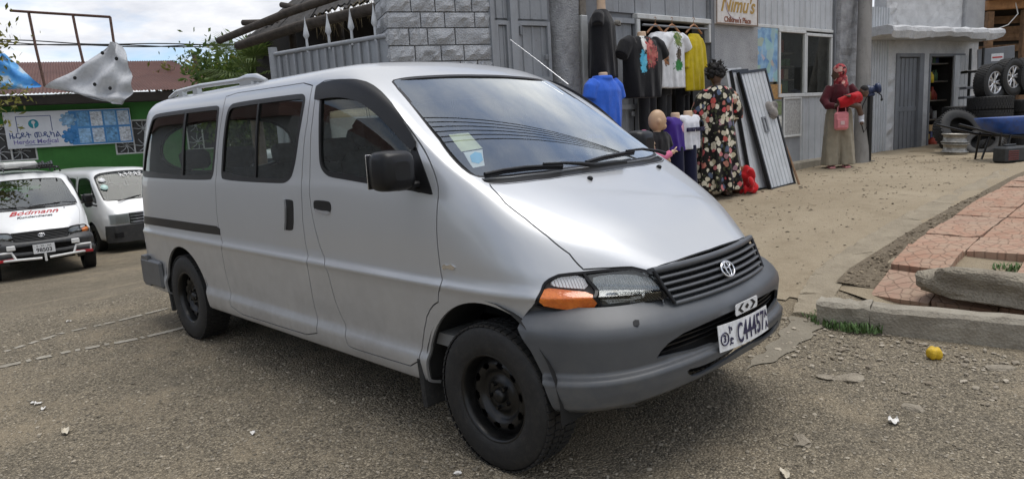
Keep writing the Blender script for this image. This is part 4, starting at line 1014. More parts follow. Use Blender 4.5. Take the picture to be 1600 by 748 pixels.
tag(pebbles('walkway_pebbles', 1500, lambda rg, n: in_view(rg, n, -2.6, .1, 2.2, 11), .006, .022, gravel_mat('dirt_pebbles', (.14, .115, .08), (.38, .32, .24)), 8, .006), 'small stones and crumbs on the packed dirt walkway', 'pebbles', kind='stuff')
for i, (px, py, s, lab) in enumerate(((1290, 590, .055, 'flat pale stone embedded in the asphalt, narrower of two below the kerb'), (1330, 590, .09, 'wide flat brown stone embedded in the asphalt below the kerb'), (1255, 690, .06, 'pale beige stone lying alone on the open asphalt'), (1425, 638, .05, 'low tan stone on the asphalt beside the white paper scrap'), (1560, 575, .075, 'grey stone among the pale rubble near the kerb'))):
    p = gpt(px, py); rock('stone', tuple(p), (s, s*.7, .016), M_ROCK, 20+i, lab, 'stone', 2, i)
def scrap(name, px, py, w, l, m, label, cat, curl=.3, rz=0, seed=0, h=.02):
    rg = np.random.default_rng(seed); p = gpt(px, py); n = 6; b = MB(); top = []
    for i in range(n+1):
        for j in range(n+1):
            u, v = i/n-.5, j/n-.5; e = 1-1.3*max(0, math.hypot(u, v)-.38)
            top.append((u*w*e, v*l*e, .006+h*(curl*(u*u*4)+.35*math.sin(7*u+seed)*math.sin(5*v+2*seed)+.35)+rg.normal(0, .0015)))
    k = (n+1)**2; low = [(x, y, z-.0015) for x, y, z in top]; F = [(i*(n+1)+j, (i+1)*(n+1)+j, (i+1)*(n+1)+j+1, i*(n+1)+j+1) for i in range(n) for j in range(n)]
    b.add(top, F, True); b.add(low, [f[::-1] for f in F], True)
    return tag(b.build(name, m, None, tuple(p), (0, 0, rz)), label, cat)
M_PAPER = mat('crumpled_paper', (.72, .70, .66), .85, 0, .12, 20, .3, 60)
scrap('paper_scrap', 1396, 661, .055, .075, M_PAPER, 'crumpled white paper scrap on the asphalt in front of the kerb', 'litter', .25, .4, 1, .03)
scrap('leaf', 103, 676, .045, .11, mat('dry_leaf', (.55, .50, .40), .8, 0, .2, 20), 'single pale dry leaf lying on open asphalt beside the silver van', 'leaf', .5, R(75), 2)
scrap('leaf', 1226, 743, .04, .10, MATS['dry_leaf'], 'single pale dry leaf on the asphalt beyond the nose of the silver van', 'leaf', .5, R(40), 3)
for i, (px, py) in enumerate(((60, 632), (68, 640), (52, 631), (108, 503), (395, 678), (715, 742))): 
    scrap('paper_chip', px, py, .03, .05, M_PAPER, 'tiny pale paper chip trodden into the asphalt', 'litter', .4, i*1.1, 5+i, .012)['group'] = 'paper chips on the asphalt'
p = gpt(1459, 560); b = MB()
for k in range(5):
    a = k*1.256; b.ell((p[0]+.018*math.cos(a), p[1]+.018*math.sin(a), p[2]+.035), (.030, .022, .04), 10, 8, Euler((.35*math.sin(a), -.35*math.cos(a), a)).to_matrix())
fr = organic(b, 'fruit_peel', mat('yellow_peel', (.62, .40, .02), .55, 0, .3, 30, .3, 80), None, .007, 2); tag(fr, 'bright yellow scrap of fruit peel lying below the kerb', 'peel')
def weed(px, py, n, r, hgt, label, m, seed):
    rg = np.random.default_rng(seed); p = gpt(px, py); b = MB()
    for k in range(n):
        a = rg.uniform(0, 6.28); d = r*rg.random()**.6; x, y = d*math.cos(a)*1.6, d*math.sin(a); h = hgt*rg.uniform(.35, 1); t = rg.uniform(0, 6.28); w = rg.uniform(.003, .007); L = rg.uniform(.01, .05)
        c, s = math.cos(t), math.sin(t); b.add([(x-s*w, y+c*w, 0), (x+s*w, y-c*w, 0), (x+c*L*.5+s*w, y+s*L*.5-c*w, h*.7), (x+c*L*.5-s*w, y+s*L*.5+c*w, h*.7), (x+c*L, y+s*L, h)], [(0, 1, 2, 3), (3, 2, 4)])
    return tag(b.build('weed', m, None, tuple(p)), label, 'weed')
M_WEED = mat('weed_green', (.085, .15, .045), .7, 0, .4, 25)
weed(1322, 508, 900, .17, .075, 'low green weed tuft at the foot of the kerb', M_WEED, 1)
weed(1590, 425, 160, .10, .07, 'green weed growing between the red slabs', M_WEED, 2); weed(1475, 452, 120, .09, .05, 'thin green weed beside the stone block on the pavement', M_WEED, 3)
# worn parking lines
M_LINE = concrete('worn_white_line', (.27, .245, .20), (.40, .37, .31), 9, (.18, .158, .12))
def line(pts, w, seed):
    rg = np.random.default_rng(seed); b = MB(); P = [gpt(*p) for p in pts]; L = []
    for i in range(len(P)-1):
        k = 14; L += [P[i]+(P[i+1]-P[i])*j/k for j in range(k)]
    for i in range(len(L)-1):
        if rg.random() < .25: continue
        d = L[i+1]-L[i]; n = np.array([-d[1], d[0], 0]); n /= np.linalg.norm(n); e = rg.uniform(.35, .6, 4)*w; z = np.array([0, 0, .006])
        b.add([L[i]-n*e[0]+z, L[i+1]-n*e[1]+z, L[i+1]+n*e[2]+z, L[i]+n*e[3]+z], [(0, 1, 2, 3)])
    b.build('road_marking', M_LINE)['kind'] = 'structure'
line([(288, 512), (215, 530), (110, 549), (0, 574), (-60, 590)], .07, 1); line([(262, 482), (180, 503), (100, 520), (0, 552)], .05, 2)
# ------------------------------------------------------------------ walls along the walkway
class Wall:
    """vertical wall plane: local x along it (to the right seen from the street), local y into it, z up"""
    def __init__(s, A, B): 
        s.A = np.array([A[0], A[1], 0.0]); d = np.array([B[0]-A[0], B[1]-A[1], 0.0]); s.L = np.linalg.norm(d); s.e = d/s.L; s.n = np.array([-s.e[1], s.e[0], 0]); s.rz = math.atan2(s.e[1], s.e[0])
    def loc(s, px, py, off=0.0):
        """pixel -> local (x, z) on the plane moved off metres into the wall"""
        d = ray(px, py); t = ((s.A+s.n*off-CAM) @ s.n)/(d @ s.n); p = CAM+d*t; return float((p-s.A) @ s.e), float(p[2])
    def w(s, x, y, z): p = s.A+s.e*x+s.n*y; return (float(p[0]), float(p[1]), float(z))
    def xl(s, px, py=120, off=0): return s.loc(px, py, off)[0]
    def zl(s, px, py, off=0): return s.loc(px, py, off)[1]
    def ground(s, x, y=0): p = s.w(x, y, 0); return float(gz(p[0], p[1]))
    def root(s, name, x, y, z, label, cat, group=None, dz=0):
        o = empty(name, s.w(x, y, z), s.rz+dz, label, cat, group); return o
    def part(s, root_xyz, b, name, m, root, fix=False): return b.build(name, m, root, tuple(-np.array(root_xyz)), None, fix)
SW = Wall((-3.12, 3.4), (-2.45, 9.6))
def lift(b, x, y, z):
    """shift all vertices so that (x, y, z) becomes the origin"""
    b.v = [(p[0]-x, p[1]-y, p[2]-z) for p in b.v]; return b
class Kit:
    """one thing on a wall: parts written in wall coordinates"""
    def __init__(s, W, name, x, y, z, label, cat, group=None): s.W = W; s.o = (x, y, z); s.r = W.root(name, x, y, z, label, cat, group)
    def add(s, name, b, m, parent=None, fix=False):
        if parent is None or parent is s.r: return lift(b, *s.o).build(name, m, s.r, None, None, fix)
        return lift(b, *s.o).build(name, m, parent, None, None, fix)
def solo(W, name, b, m, base, label, cat, group=None, fix=False):
    o = lift(b, *base).build(name, m, None, W.w(*base), (0, 0, W.rz), fix); return tag(o, label, cat, group)

def grey_paint(name, col, rough=.75, stain=(.16, .15, .14), peel=.5, vert=True):
    """brushed-on wall or sheet paint with runs, grime and worn spots of its own"""
    t = NT(name); c = t.ramp(t.noise(2.2, 7, .65), (.3, tuple(x*.82 for x in col)), (.7, tuple(min(1, x*1.08) for x in col)))
    run = t.noise(9, 6, .7, t.mapped((1, 1, .12)))
    c = t.mix(t.ramp(run, (.52, 0), (.78, peel)), c, stain)
    c = t.mix(t.ramp(t.noise(16, 9, .8), (.58, 0), (.68, peel)), c, tuple(x*.55 for x in stain))
    t.set(color=c, rough=rough, spec=.3); t.bump(t.math('ADD', t.noise(26, 8, .7), t.math('MULTIPLY', t.noise(5, 4, .6), 1.5)), .25, .012); return t.m
M_GREY = grey_paint('grey_metal_paint', (.30, .315, .335), .6)
M_GREYD = grey_paint('dark_grey_metal_paint', (.20, .21, .225), .6)
M_LGREY = grey_paint('light_grey_sheet', (.50, .52, .54), .5, (.25, .23, .2), .45)
M_WHITEF = grey_paint('white_frame_paint', (.60, .61, .60), .6, (.28, .25, .21), .5)
M_PLASTER = concrete('grey_plaster', (.30, .305, .315), (.40, .405, .41), 3, (.20, .195, .19), 45, .5)
M_ROUGH = concrete('rough_grey_render', (.25, .255, .265), (.40, .405, .415), 9, (.14, .135, .13), 30, 1.0)
M_WHITEW = concrete('rough_white_wall', (.46, .465, .47), (.62, .625, .63), 4, (.26, .25, .235), 20, .8)
M_STONE = concrete('grey_painted_stone', (.36, .37, .385), (.50, .51, .525), 7, (.16, .155, .15), 24, 1.0)
M_WOODOLD = mat('old_grey_wood', (.22, .195, .165), .9, 0, .4, 9, .5, 40, dirt=(.10, .085, .07))
M_WOODBR = mat('brown_planks', (.20, .115, .06), .85, 0, .4, 7, .4, 50, dirt=(.08, .05, .03))

# --- rock-faced stone pier on the corner, block by block
def stone_block(b, x0, x1, z0, z1, y, rg, bulge=.035):
    n, m = 5, 3; g = []
    for i in range(n+1):
        row = []
        for j in range(m+1):
            u, v = i/n, j/m; edge = min(u, 1-u)*n*.5 < .26 or min(v, 1-v)*m*.5 < .26
            d = 0 if (i in (0, n) or j in (0, m)) else bulge*(.55+rg.uniform(-.5, .6))
            row.append((x0+(x1-x0)*u+(0 if i in (0, n) else rg.normal(0, .006)), y-d, z0+(z1-z0)*v+(0 if j in (0, m) else rg.normal(0, .006))))
        g.append(row)
    V = [p for r in g for p in r]; F = [(i*(m+1)+j, (i+1)*(m+1)+j, (i+1)*(m+1)+j+1, i*(m+1)+j+1) for i in range(n) for j in range(m)]
    b.add(V, F)
    rim = [g[i][0] for i in range(n+1)]+[g[n][j] for j in range(1, m+1)]+[g[i][m] for i in range(n-1, -1, -1)]+[g[0][j] for j in range(m-1, 0, -1)]
    b.rings([rim, [(p[0], y+.06, p[2]) for p in rim]], smooth=False)
yawv = YAW
def along(px, P, ang):
    d = np.array([math.cos(ang), math.sin(ang)]); k = ray(px, 60)[:2]; s_, t_ = np.linalg.solve(np.array([k, -d]).T, np.array(P[:2])-CAM[:2]); return CAM[:2]+k*s_
P865 = along(862, SW.A, SW.rz); aD = YAW-math.atan((2600-800)/F_PX); P770 = along(771, P865, aD); aS = YAW-math.atan((3780-800)/F_PX); P610 = along(607, P770, aS)
ST = Wall(P610, P770); DW = Wall(P770, P865)
rg = np.random.default_rng(11); xr = ST.L
pier = Kit(ST, 'stone_pier', xr/2, .2, 0, 'grey painted rock-faced stone pier between the spiked gate and metal doors', 'pier')
b = MB(); b.bb(.012, xr-.012, .03, .6, -.2, 3.6); pier.add('mortar_core', b, concrete('mortar', (.24, .245, .25), (.33, .335, .34), 9, (.15, .15, .14)))
z = .9; k = 0
while z < 3.5:
    h = .155+.02*rg.random(); x = 0.0
    while x < xr-.02:
        w = rg.uniform(.17, .36); x1 = min(x+w, xr)
        if xr-x1 < .12: x1 = xr
        b = MB(); stone_block(b, x+.006, x1-.006, z+.006, z+h-.006, -.005, rg); pier.add('stone', b, M_STONE); x = x1
    y = -.005                                            # the return face towards the gate
    while y < .58:
        w = rg.uniform(.2, .36); y1 = min(y+w, .6); b = MB(); stone_block(b, y+.006, y1-.006, z+.006, z+h-.006, 0, rg)
        b.v = [(p[1], -p[0]+.6, p[2]) for p in b.v]; pier.add('stone', b, M_STONE); y = y1
    z += h
# --- sheet metal doors left of the clothes shop
dl = DW.L
dk = Kit(DW, 'metal_double_door', dl/2, 0, .2, 'tall grey sheet-metal double door beside the stone pier', 'door')
b = MB(); b.bb(-.05, dl+.02, .05, .12, 0, 3.6); dk.add('backing', b, M_GREYD)
def ribbed(b, x0, x1, y, z0, z1, n, d=.014, t=.3):
    """ribbed sheet: trapezoid profile along x"""
    w = (x1-x0)/n; pts = []
    for i in range(n): pts += [(x0+w*i, y), (x0+w*(i+.5-t*.5), y), (x0+w*(i+.5-t*.25), y-d), (x0+w*(i+.5+t*.25), y-d), (x0+w*(i+.5+t*.5), y)]
    pts.append((x1, y)); b.rings([[(x, yy, z0) for x, yy in pts], [(x, yy, z1) for x, yy in pts]], closed=False, smooth=False)
    return b
xa, xb, xc, xd = 0.03, DW.xl(797, 60), DW.xl(809, 60), dl-.02
zt = DW.zl(830, 34)
for i, (x0, x1) in enumerate(((xa, xb), (xc, xd))):
    b = MB(); ribbed(b, x0+.03, x1-.03, .035, .3, zt-.05, 3 if i else 2)
    lf = dk.add('door_leaf', b, M_GREY)
    b = MB()
    for x in (x0+.015, x1-.015): b.bb(x-.02, x+.02, -.005, .04, .3, zt)
    for zz in (zt-.02, zt-.62, .9): b.bb(x0+.035, x1-.035, -.002, .04, zz-.022, zz+.022)
    dk.add('leaf_frame', b, M_GREY, lf)
    b = MB(); ribbed(b, x0, x1, .035, zt+.03, 3.6, 3 if i else 2); dk.add('top_panel', b, M_GREY)
b = MB(); b.bb(xb+.005, xc-.005, -.03, .045, .3, 3.6); b.bb(-.04, .008, -.035, .045, .3, 3.6); dk.add('post', b, M_GREY)
b = MB(); b.bb(xd-.10, xd-.06, -.04, -.003, zt-.42, zt-.36, .008); b.bb(xc+.02, xc+.05, -.03, 0, zt-.15, zt-.05, .005); dk.add('latch', b, M_GREYD)
# --- round-edged rendered column
x0, x1 = SW.xl(868, 60), SW.xl(903, 60)
b = MB(); pts = []
for t in np.linspace(0, math.pi, 15): pts.append(((x0+x1)/2-(x1-x0)/2*math.copysign(abs(math.cos(t))**.6, math.cos(t)), .12-.22*math.sin(t)**.7))
rgz = []
for z in np.linspace(.2, 3.7, 30): rgz.append([(x+rg.normal(0, .004), y+rg.normal(0, .004), z) for x, y in pts])
b.rings(rgz, closed=False); solo(SW, 'rendered_column', b, M_ROUGH, ((x0+x1)/2, 0, .3), 'rough grey rendered column beside the black dress mannequin', 'column')
b = MB(); xq = SW.xl(909, 60); zc = SW.zl(909, 25); b.bb(xq-.055, xq+.055, -.06, .1, .2, zc, .01); b.m = 1; b.bb(xq-.05, xq+.05, -.05, .1, zc, 3.7, .01)
solo(SW, 'timber_post', b, [M_WHITEF, M_WOODOLD], (xq, 0, .3), 'slim white painted post with bare brown wood at its top', 'post')

# --- clothes shop front
shop = Kit(SW, 'clothes_shop', SW.xl(1040), 0, .4, 'grey sheet-metal clothes shop front with dark open doorway', 'shop')
X = lambda px, py=60, off=0: SW.xl(px, py, off); Z = lambda px, py, off=0: SW.zl(px, py, off)
ox0, ox1 = X(999), X(1106); oz = Z(1050, 34); zb = .40
ztop = 3.9
b = MB(); b.bb(X(912), X(945), .06, .14, zb-.2, ztop); shop.add('backing', b, M_GREYD)
b = MB(); ribbed(b, X(945), ox0-.09, .05, zb, oz-.02, 2, .012); lf = shop.add('door_leaf', b, M_GREY)
b = MB(); xa, xb = X(949), X(996); zm = Z(970, 168)
for x in (xa, xb): b.bb(x-.03, x+.03, .0, .052, zb, oz)
for zz in (oz-.03, zm, zb+.05): b.bb(xa+.035, xb-.035, .004, .052, zz-.03, zz+.03)
b.bb(xb-.16, xb-.10, -.015, 0, zm-.12, zm-.06, .006); shop.add('leaf_frame', b, M_GREY, lf)
nb = 7                                                  # boarded panels above
for i in range(nb):
    u0, u1 = X(945)+(X(1107)-X(945))*i/nb, X(945)+(X(1107)-X(945))*(i+1)/nb; b = MB(); b.bb(u0+.006, u1-.006, .03+.004*(i % 2), .06, oz+.07, ztop); shop.add('board', b, M_GREY)
b = MB(); b.bb(X(940), X(1110), .065, .12, oz, ztop); shop.add('board_backing', b, M_GREYD)
b = MB(); b.bb(ox0-.06, ox1+.05, -.03, .062, oz, oz+.065, .008); b.bb(ox0-.06, ox0-.0, -.025, .06, zb, oz-.003, .006); b.bb(ox1, ox1+.05, -.025, .06, oz-.25, oz-.003, .006); shop.add('door_frame', b, M_WHITEF)
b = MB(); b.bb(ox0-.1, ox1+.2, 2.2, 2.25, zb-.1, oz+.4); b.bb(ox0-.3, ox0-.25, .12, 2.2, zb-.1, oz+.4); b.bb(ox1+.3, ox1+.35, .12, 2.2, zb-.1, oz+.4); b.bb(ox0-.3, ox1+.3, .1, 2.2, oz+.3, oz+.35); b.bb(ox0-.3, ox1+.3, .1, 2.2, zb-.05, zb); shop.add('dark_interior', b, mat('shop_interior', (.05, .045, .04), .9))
b = MB(); b.bb(ox1+.05, X(1184), .0, .3, zb-.3, ztop); wl_ = shop.add('plaster_wall', b, M_PLASTER)
b = MB(); xp = X(1112); b.bb(xp-.05, xp+.03, -.03, -.002, zb-.3, ztop); shop.add('wall_post', b, M_GREYD)
# --- small shop with the glazed window
ws_ = Kit(SW, 'window_shop', X(1245), 0, .5, 'grey sheet-metal kiosk front with two dark window panes', 'shop')
wx0, wx1 = X(1184, 100), X(1301, 100); wzt = Z(1240, 47); wzb = Z(1240, 146); zb2 = Z(1270, 248)
b = MB(); ribbed(b, wx0, wx1+.02, .02, wzt+.05, ztop, 14, .016); ws_.add('top_sheet', b, M_LGREY)
b = MB(); ribbed(b, X(1252, 200), wx1, .03, zb2-.1, wzb-.06, 5, .014); ws_.add('lower_sheet', b, M_LGREY)
b = MB(); b.bb(X(1184, 200), X(1252, 200), .02, .06, zb2-.1, wzb-.06); ws_.add('lower_panel', b, M_GREY)
b = MB(); x0, x1 = X(1225, 190), X(1250, 190); z0, z1 = Z(1238, 211), Z(1238, 155); b.bb(x0, x1, .0, .016, z0, z1); bd = ws_.add('chalk_board', b, mat('scribbled_board', (.38, .38, .37), .8, 0, .35, 25, 0, 30, dirt=(.12, .12, .12)))
b = MB(); t = .03
for (a0, a1, c0, c1) in ((x0-t, x1+t, z1, z1+t), (x0-t, x1+t, z0-t, z0), (x0-t, x0, z0, z1), (x1, x1+t, z0, z1)): b.bb(a0, a1, -.015, .012, c0, c1, .004)
ws_.add('board_frame', b, M_WHITEF, bd)
px_p = X(1216, 100); px_m = X(1258, 100); t = .028
for a0, a1, nm in ((px_p, px_m, 'a'), (px_m, X(1299, 100), 'b')):
    b = MB(); zt_ = wzt if nm == 'a' else wzt-.03
    for (u0, u1, v0, v1) in ((a0, a1, zt_-.05, zt_), (a0, a1, wzb-.06, wzb), (a0, a0+.05, wzb, zt_-.05), (a1-.05, a1, wzb, zt_-.05)): b.bb(u0+.003, u1-.003, -.02, .03, v0+.002, v1-.002, .005)
    fr_ = ws_.add('window_frame', b, M_WHITEF)
    b = MB(); b.bb(a0+.05, a1-.05, .012, .016, wzb, zt_-.05); ws_.add('pane', b, glass_mat('shop_glass_'+nm, (.85, .85, .82), .2), fr_)
b = MB(); b.bb(wx0-.02, wx1+.02, .0, .05, wzt+.002, wzt+.05, .006); ws_.add('lintel', b, M_WHITEF)
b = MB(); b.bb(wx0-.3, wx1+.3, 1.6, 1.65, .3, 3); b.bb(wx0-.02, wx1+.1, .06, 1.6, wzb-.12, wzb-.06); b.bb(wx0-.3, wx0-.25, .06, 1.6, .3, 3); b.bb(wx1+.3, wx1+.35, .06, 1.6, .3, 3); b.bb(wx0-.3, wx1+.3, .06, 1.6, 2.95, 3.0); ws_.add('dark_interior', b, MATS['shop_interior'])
b = MB()
for zz in np.linspace(wzb+.05, wzt-.25, 4): b.bb(px_p, wx1, .7, 1.0, zz-.02, zz)
sh_ = ws_.add('shelf', b, M_WOODOLD)
b = MB(); b.bb(wx0-.02, wx1+.05, -.14, .05, .1, zb2, .02); ws_.add('plinth', b, M_KERB)
b = MB(); b.bb(wx1+.01, wx1+.05, -.03, .08, zb2, ztop); ws_.add('edge_post', b, M_GREYD)
rg2 = random.Random(5)
GOODS = [mat('goods_%d' % i, c, .5, 0, .15, 20) for i, c in enumerate(((.35, .06, .04), (.45, .40, .30), (.08, .10, .25), (.40, .26, .05), (.10, .20, .10), (.5, .5, .5), (.07, .06, .06)))]
CN = ('dark red', 'beige', 'navy blue', 'orange brown', 'dull green', 'pale grey', 'black')
def goods(W, x, y, z, w, h, i, label, group, shape='box', d=.12):
    b = MB(); label = CN[i % 7]+(' packet ' if shape == 'box' else ' bottle ')+label
    if shape == 'box': b.bb(x-w/2, x+w/2, y-d/2, y+d/2, z, z+h, .006)
    else: b.lathe([(0, 0), (w*.5, 0), (w*.5, h*.62), (w*.42, h*.70), (w*.2, h*.80), (w*.2, h*.98), (0, h)], 12, Matrix.Translation((x, y, z)))
    return solo(W, 'packet' if shape == 'box' else 'bottle', b, GOODS[i % 7], (x, y, z), label, 'packet' if shape == 'box' else 'bottle', group)
zs_ = np.linspace(wzb+.05, wzt-.25, 4)
for r_ in range(4):
    xx = px_p+.1
    while xx < wx1-.1:
        w = rg2.uniform(.07, .2); 
        if rg2.random() < .8: goods(SW, xx+w/2, .82, zs_[r_], w, rg2.uniform(.1, .24), rg2.randrange(7), 'on the '+('lowest', 'second lowest', 'second highest', 'highest')[r_]+' shelf behind the kiosk window', 'goods behind the kiosk window')
        xx += w+.03
# poster on the panel left of the window
b = MB(); p0, p1 = X(1184, 90), X(1215, 90); q0, q1 = Z(1200, 128), Z(1200, 44); b.bb(p0, p1, .0, .02, q0, q1)
def poster_mat(name, base, spots, z0, z1):
    t = NT(name); c = t.ramp(t.noise(5, 3, .6), (.35, base[0]), (.65, base[1])); v = t.voro(7, t.mapped((1, .01, 1)), out=1)
    bw = t.n.new('ShaderNodeRGBToBW'); t.l.new(v, bw.inputs[0]); c = t.mix(t.ramp(bw.outputs[0], (.52, 0), (.56, .7)), c, t.mix(.75, v, (.35, .34, .32))); t.set(color=c, rough=.5); return t.m
po = solo(SW, 'poster', b, poster_mat('blue_poster', ((.10, .22, .42), (.30, .48, .62)), True, q0, q1), (p0, 0, q0), 'blue printed poster with pictures left of the kiosk window', 'poster')
for i, (za, zb_, c, lab) in enumerate(((132, 155, (.35, .20, .07), 'small orange-brown notice pasted below the blue poster'), (158, 180, (.16, .20, .10), 'small dark green notice pasted on the kiosk panel'), (182, 203, (.55, .55, .5), 'small pale notice pasted lowest on the kiosk panel'))):
    b = MB(); b.bb(X(1203, 150), X(1222, 150), .005, .017, Z(1212, zb_), Z(1212, za)); solo(SW, 'notice', b, mat('notice_%d' % i, c, .7, 0, .4, 30), (X(1212), 0, Z(1212, zb_)), lab, 'notice')
# shop sign
b = MB(); s0, s1 = SW.xl(1119, 20, -.06), SW.xl(1184, 20, -.06); z0, z1 = SW.zl(1150, 39.5, -.06), SW.zl(1150, -24, -.06)
b.bb(s0, s1, -.06, -.02, z0, z1, .004); sg = Kit(SW, 'shop_sign', s0, 0, z0, 'white shop sign with gold script lettering on the plaster wall', 'sign'); sg.add('sign_board', b, mat('sign_white', (.66, .63, .60), .6, 0, .10, 6, dirt=(.45, .40, .36)))
b = MB(); t = .018
for (a0, a1, c0, c1) in ((s0, s1, z0, z0+t), (s0, s0+t, z0+t, z1), (s1-t, s1, z0+t, z1)): b.bb(a0, a1, -.068, -.0605, c0, c1)
sg.add('sign_frame', b, mat('sign_brown_edge', (.20, .14, .10), .6))
def wall_text(K, W, name, txt, xc, zc, y, size, m, **k):
    M = Matrix(((1, 0, 0, xc-K.o[0]), (0, 0, -1, y-K.o[1]), (0, 1, 0, zc-K.o[2]), (0, 0, 0, 1))) @ Matrix.Identity(4)
    return text_obj(name, txt, size, m, K.r, M, **k)
sm_ = (s0+s1)/2; M_GOLD = mat('gold_ink', (.42, .26, .06), .45, .3, .25, 20); M_BROWNINK = mat('brown_ink', (.24, .09, .05), .6, 0, .2, 20)
wall_text(sg, SW, 'sign_lettering', "Nimu's", sm_, SW.zl(1150, 9, -.06), -.0625, .30, M_GOLD, shear=.35, bold=.006)
wall_text(sg, SW, 'sign_lettering', "Children's Place", sm_, SW.zl(1150, 32, -.06), -.0625, .105, M_BROWNINK, bold=.003)
b = MB(); Mo = lambda a: (sm_-.02+.27*math.cos(a), -.0615, SW.zl(1150, 8, -.06)+.20*math.sin(a)); b.tube([Mo(a) for a in np.linspace(.4, 5.2, 30)], [.004+.006*math.sin(i/29*math.pi) for i in range(30)], 5); sg.add('sign_swirl', b, mat('pale_lilac_ink', (.50, .42, .48), .6))

# --- pier, utility pole, corrugated sheet
_a2 = YAW-math.atan((2700-800)/F_PX); W2 = Wall((-2.42, 11.6), (-2.42+5*math.cos(_a2), 11.6+5*math.sin(_a2)))
b = MB(); x0, x1 = X(1304, 120), X(1336, 120); rr = []
for z in np.linspace(.2, 4, 34): rr.append([(x+rg.normal(0, .006), y+rg.normal(0, .008), z) for x, y in ((x0, .3), (x0, -.02), (x0+.02, -.08), ((x0+x1)/2, -.1), (x1-.02, -.08), (x1, -.02), (x1, .3))])
b.rings(rr, closed=False, smooth=False); solo(SW, 'rendered_pier', b, M_ROUGH, ((x0+x1)/2, 0, .5), 'rough grey rendered pier next to the kiosk window', 'pier')
pb = gpt(1345, 254); pt = atd(1352, 0, 12.0)
b = MB(); P = [np.array([0, 0, -.3])+(pt-pb)*0]; dirp = (pt-pb)/(pt[2]-pb[2]); pts = [dirp*h for h in (-.3, 0, .5, 1.2, 2, 3, 4.5, 6.5)]
b.tube(pts, [.128, .125, .122, .118, .114, .110, .104, .098], 18); tag(b.build('utility_pole', grey_paint('weathered_pole', (.25, .24, .225), .9, (.13, .12, .11), .7), None, tuple(pb)), 'thick weathered grey utility pole beside the kiosk pier', 'pole')
X2 = lambda px, py=120, off=0: W2.xl(px, py, off); Z2 = lambda px, py, off=0: W2.zl(px, py, off)
b = MB(); ribbed(b, X2(1358), X2(1386), -.02, .3, Z2(1372, 12), 7, .02, .5); cs = solo(W2, 'corrugated_sheet', b, M_LGREY, (X2(1372), 0, .5), 'pale ribbed metal sheet standing behind the utility pole', 'metal sheet')
# --- white building with the concrete canopy
wb = Kit(W2, 'white_building', X2(1440), .2, .5, 'whitewashed building with two narrow doors under a concrete canopy', 'building')
gW = W2.ground(X2(1420))
dz0, dz1 = Z2(1415, 229), Z2(1420, 84); dx0, dx1 = X2(1399), X2(1442); ex0, ex1 = X2(1451), X2(1506)
def wall_rect(K, x0, x1, z0, z1, m, y0=0, y1=.25, nm='wall', jit=.008):
    b = MB(); n = max(1, int((x1-x0)/.12)); mm = max(1, int((z1-z0)/.12)); g = [[(x0+(x1-x0)*i/n, y0-(abs(rg.normal(0, jit)) if 0 < i < n and 0 < j < mm else 0), z0+(z1-z0)*j/mm) for j in range(mm+1)] for i in range(n+1)]
    V = [p for r in g for p in r]; b.add(V, [(i*(mm+1)+j, (i+1)*(mm+1)+j, (i+1)*(mm+1)+j+1, i*(mm+1)+j+1) for i in range(n) for j in range(mm)], False)
    b.bb(x0+.001, x1-.001, y0+.004, y1, z0+.001, z1-.001); return K.add(nm, b, m)
wall_rect(wb, X2(1382), dx0, gW-.3, 5, M_WHITEW, jit=.03); wall_rect(wb, dx0, ex1+.05, dz1+.001, 5, M_WHITEW); wall_rect(wb, dx1, ex0, gW-.3, dz1, M_WHITEW); wall_rect(wb, ex1+.0, X2(1528), gW-.3, 5, M_WHITEW, .02)
b = MB(); b.bb(dx0, dx0+.09, -.03, .2, gW-.1, dz1, .01); b.bb(dx1-.16, dx1, -.03, .2, gW-.1, dz1, .01); b.bb(dx0+.09, dx1-.16, -.03, .2, dz1-.07, dz1, .01); wb.add('door_frame', b, M_GREYD)
nd = 5; u0, u1 = dx0+.095, dx1-.165
dr = MB(); dr.bb(u0, u1, .06, .09, gW-.05, dz1-.075); dr_o = wb.add('door', dr, mat('door_dark', (.035, .035, .037), .8))
for i in range(nd):
    b = MB(); a = u0+(u1-u0)*i/nd; b.bb(a+.012, a+(u1-u0)/nd-.012, .03, .058, gW, dz1-.08, .006); wb.add('door_slat', b, M_GREYD, dr_o)
b = MB(); b.bb(u0, u1, .02, .056, gW+.75, gW+.85, .005); wb.add('door_rail', b, M_GREYD, dr_o)
# open store room with shelves
xm = X2(1482); b = MB(); b.bb(ex0, ex0+.05, -.02, .2, gW-.1, dz1-.002, .006); b.bb(ex0+.05, ex1, -.02, .2, dz1-.06, dz1-.002, .006); wb.add('door_frame', b, M_GREYD)
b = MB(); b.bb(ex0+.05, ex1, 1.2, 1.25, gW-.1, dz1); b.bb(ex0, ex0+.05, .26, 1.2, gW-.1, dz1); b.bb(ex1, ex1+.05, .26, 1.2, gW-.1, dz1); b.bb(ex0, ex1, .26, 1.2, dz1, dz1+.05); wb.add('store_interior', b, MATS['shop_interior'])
shz = [gW+.12, gW+.55, gW+.95, gW+1.35, gW+1.72]
for zz in shz[1:]:
    b = MB(); b.bb(ex0+.06, xm+.4, .22, .62, zz-.03, zz, .005); wb.add('store_shelf', b, M_WOODOLD)
hx, hz_ = X2(1481), 0; th = R(52); b = MB(); wd = X2(1508)-hx
ribbed(b, 0, wd, 0, gW+.45, dz1-.05, 4, .012); b.bb(0, .04, -.02, .015, gW+.45, dz1-.05); b.bb(wd-.04, wd, -.02, .015, gW+.45, dz1-.05); b.bb(.04, wd-.04, -.018, .015, gW+1.18, gW+1.24)
b.v = [(hx+x, -.12+y, z) for x, y, z in b.v]; wb.add('open_door_leaf', b, M_LGREY)
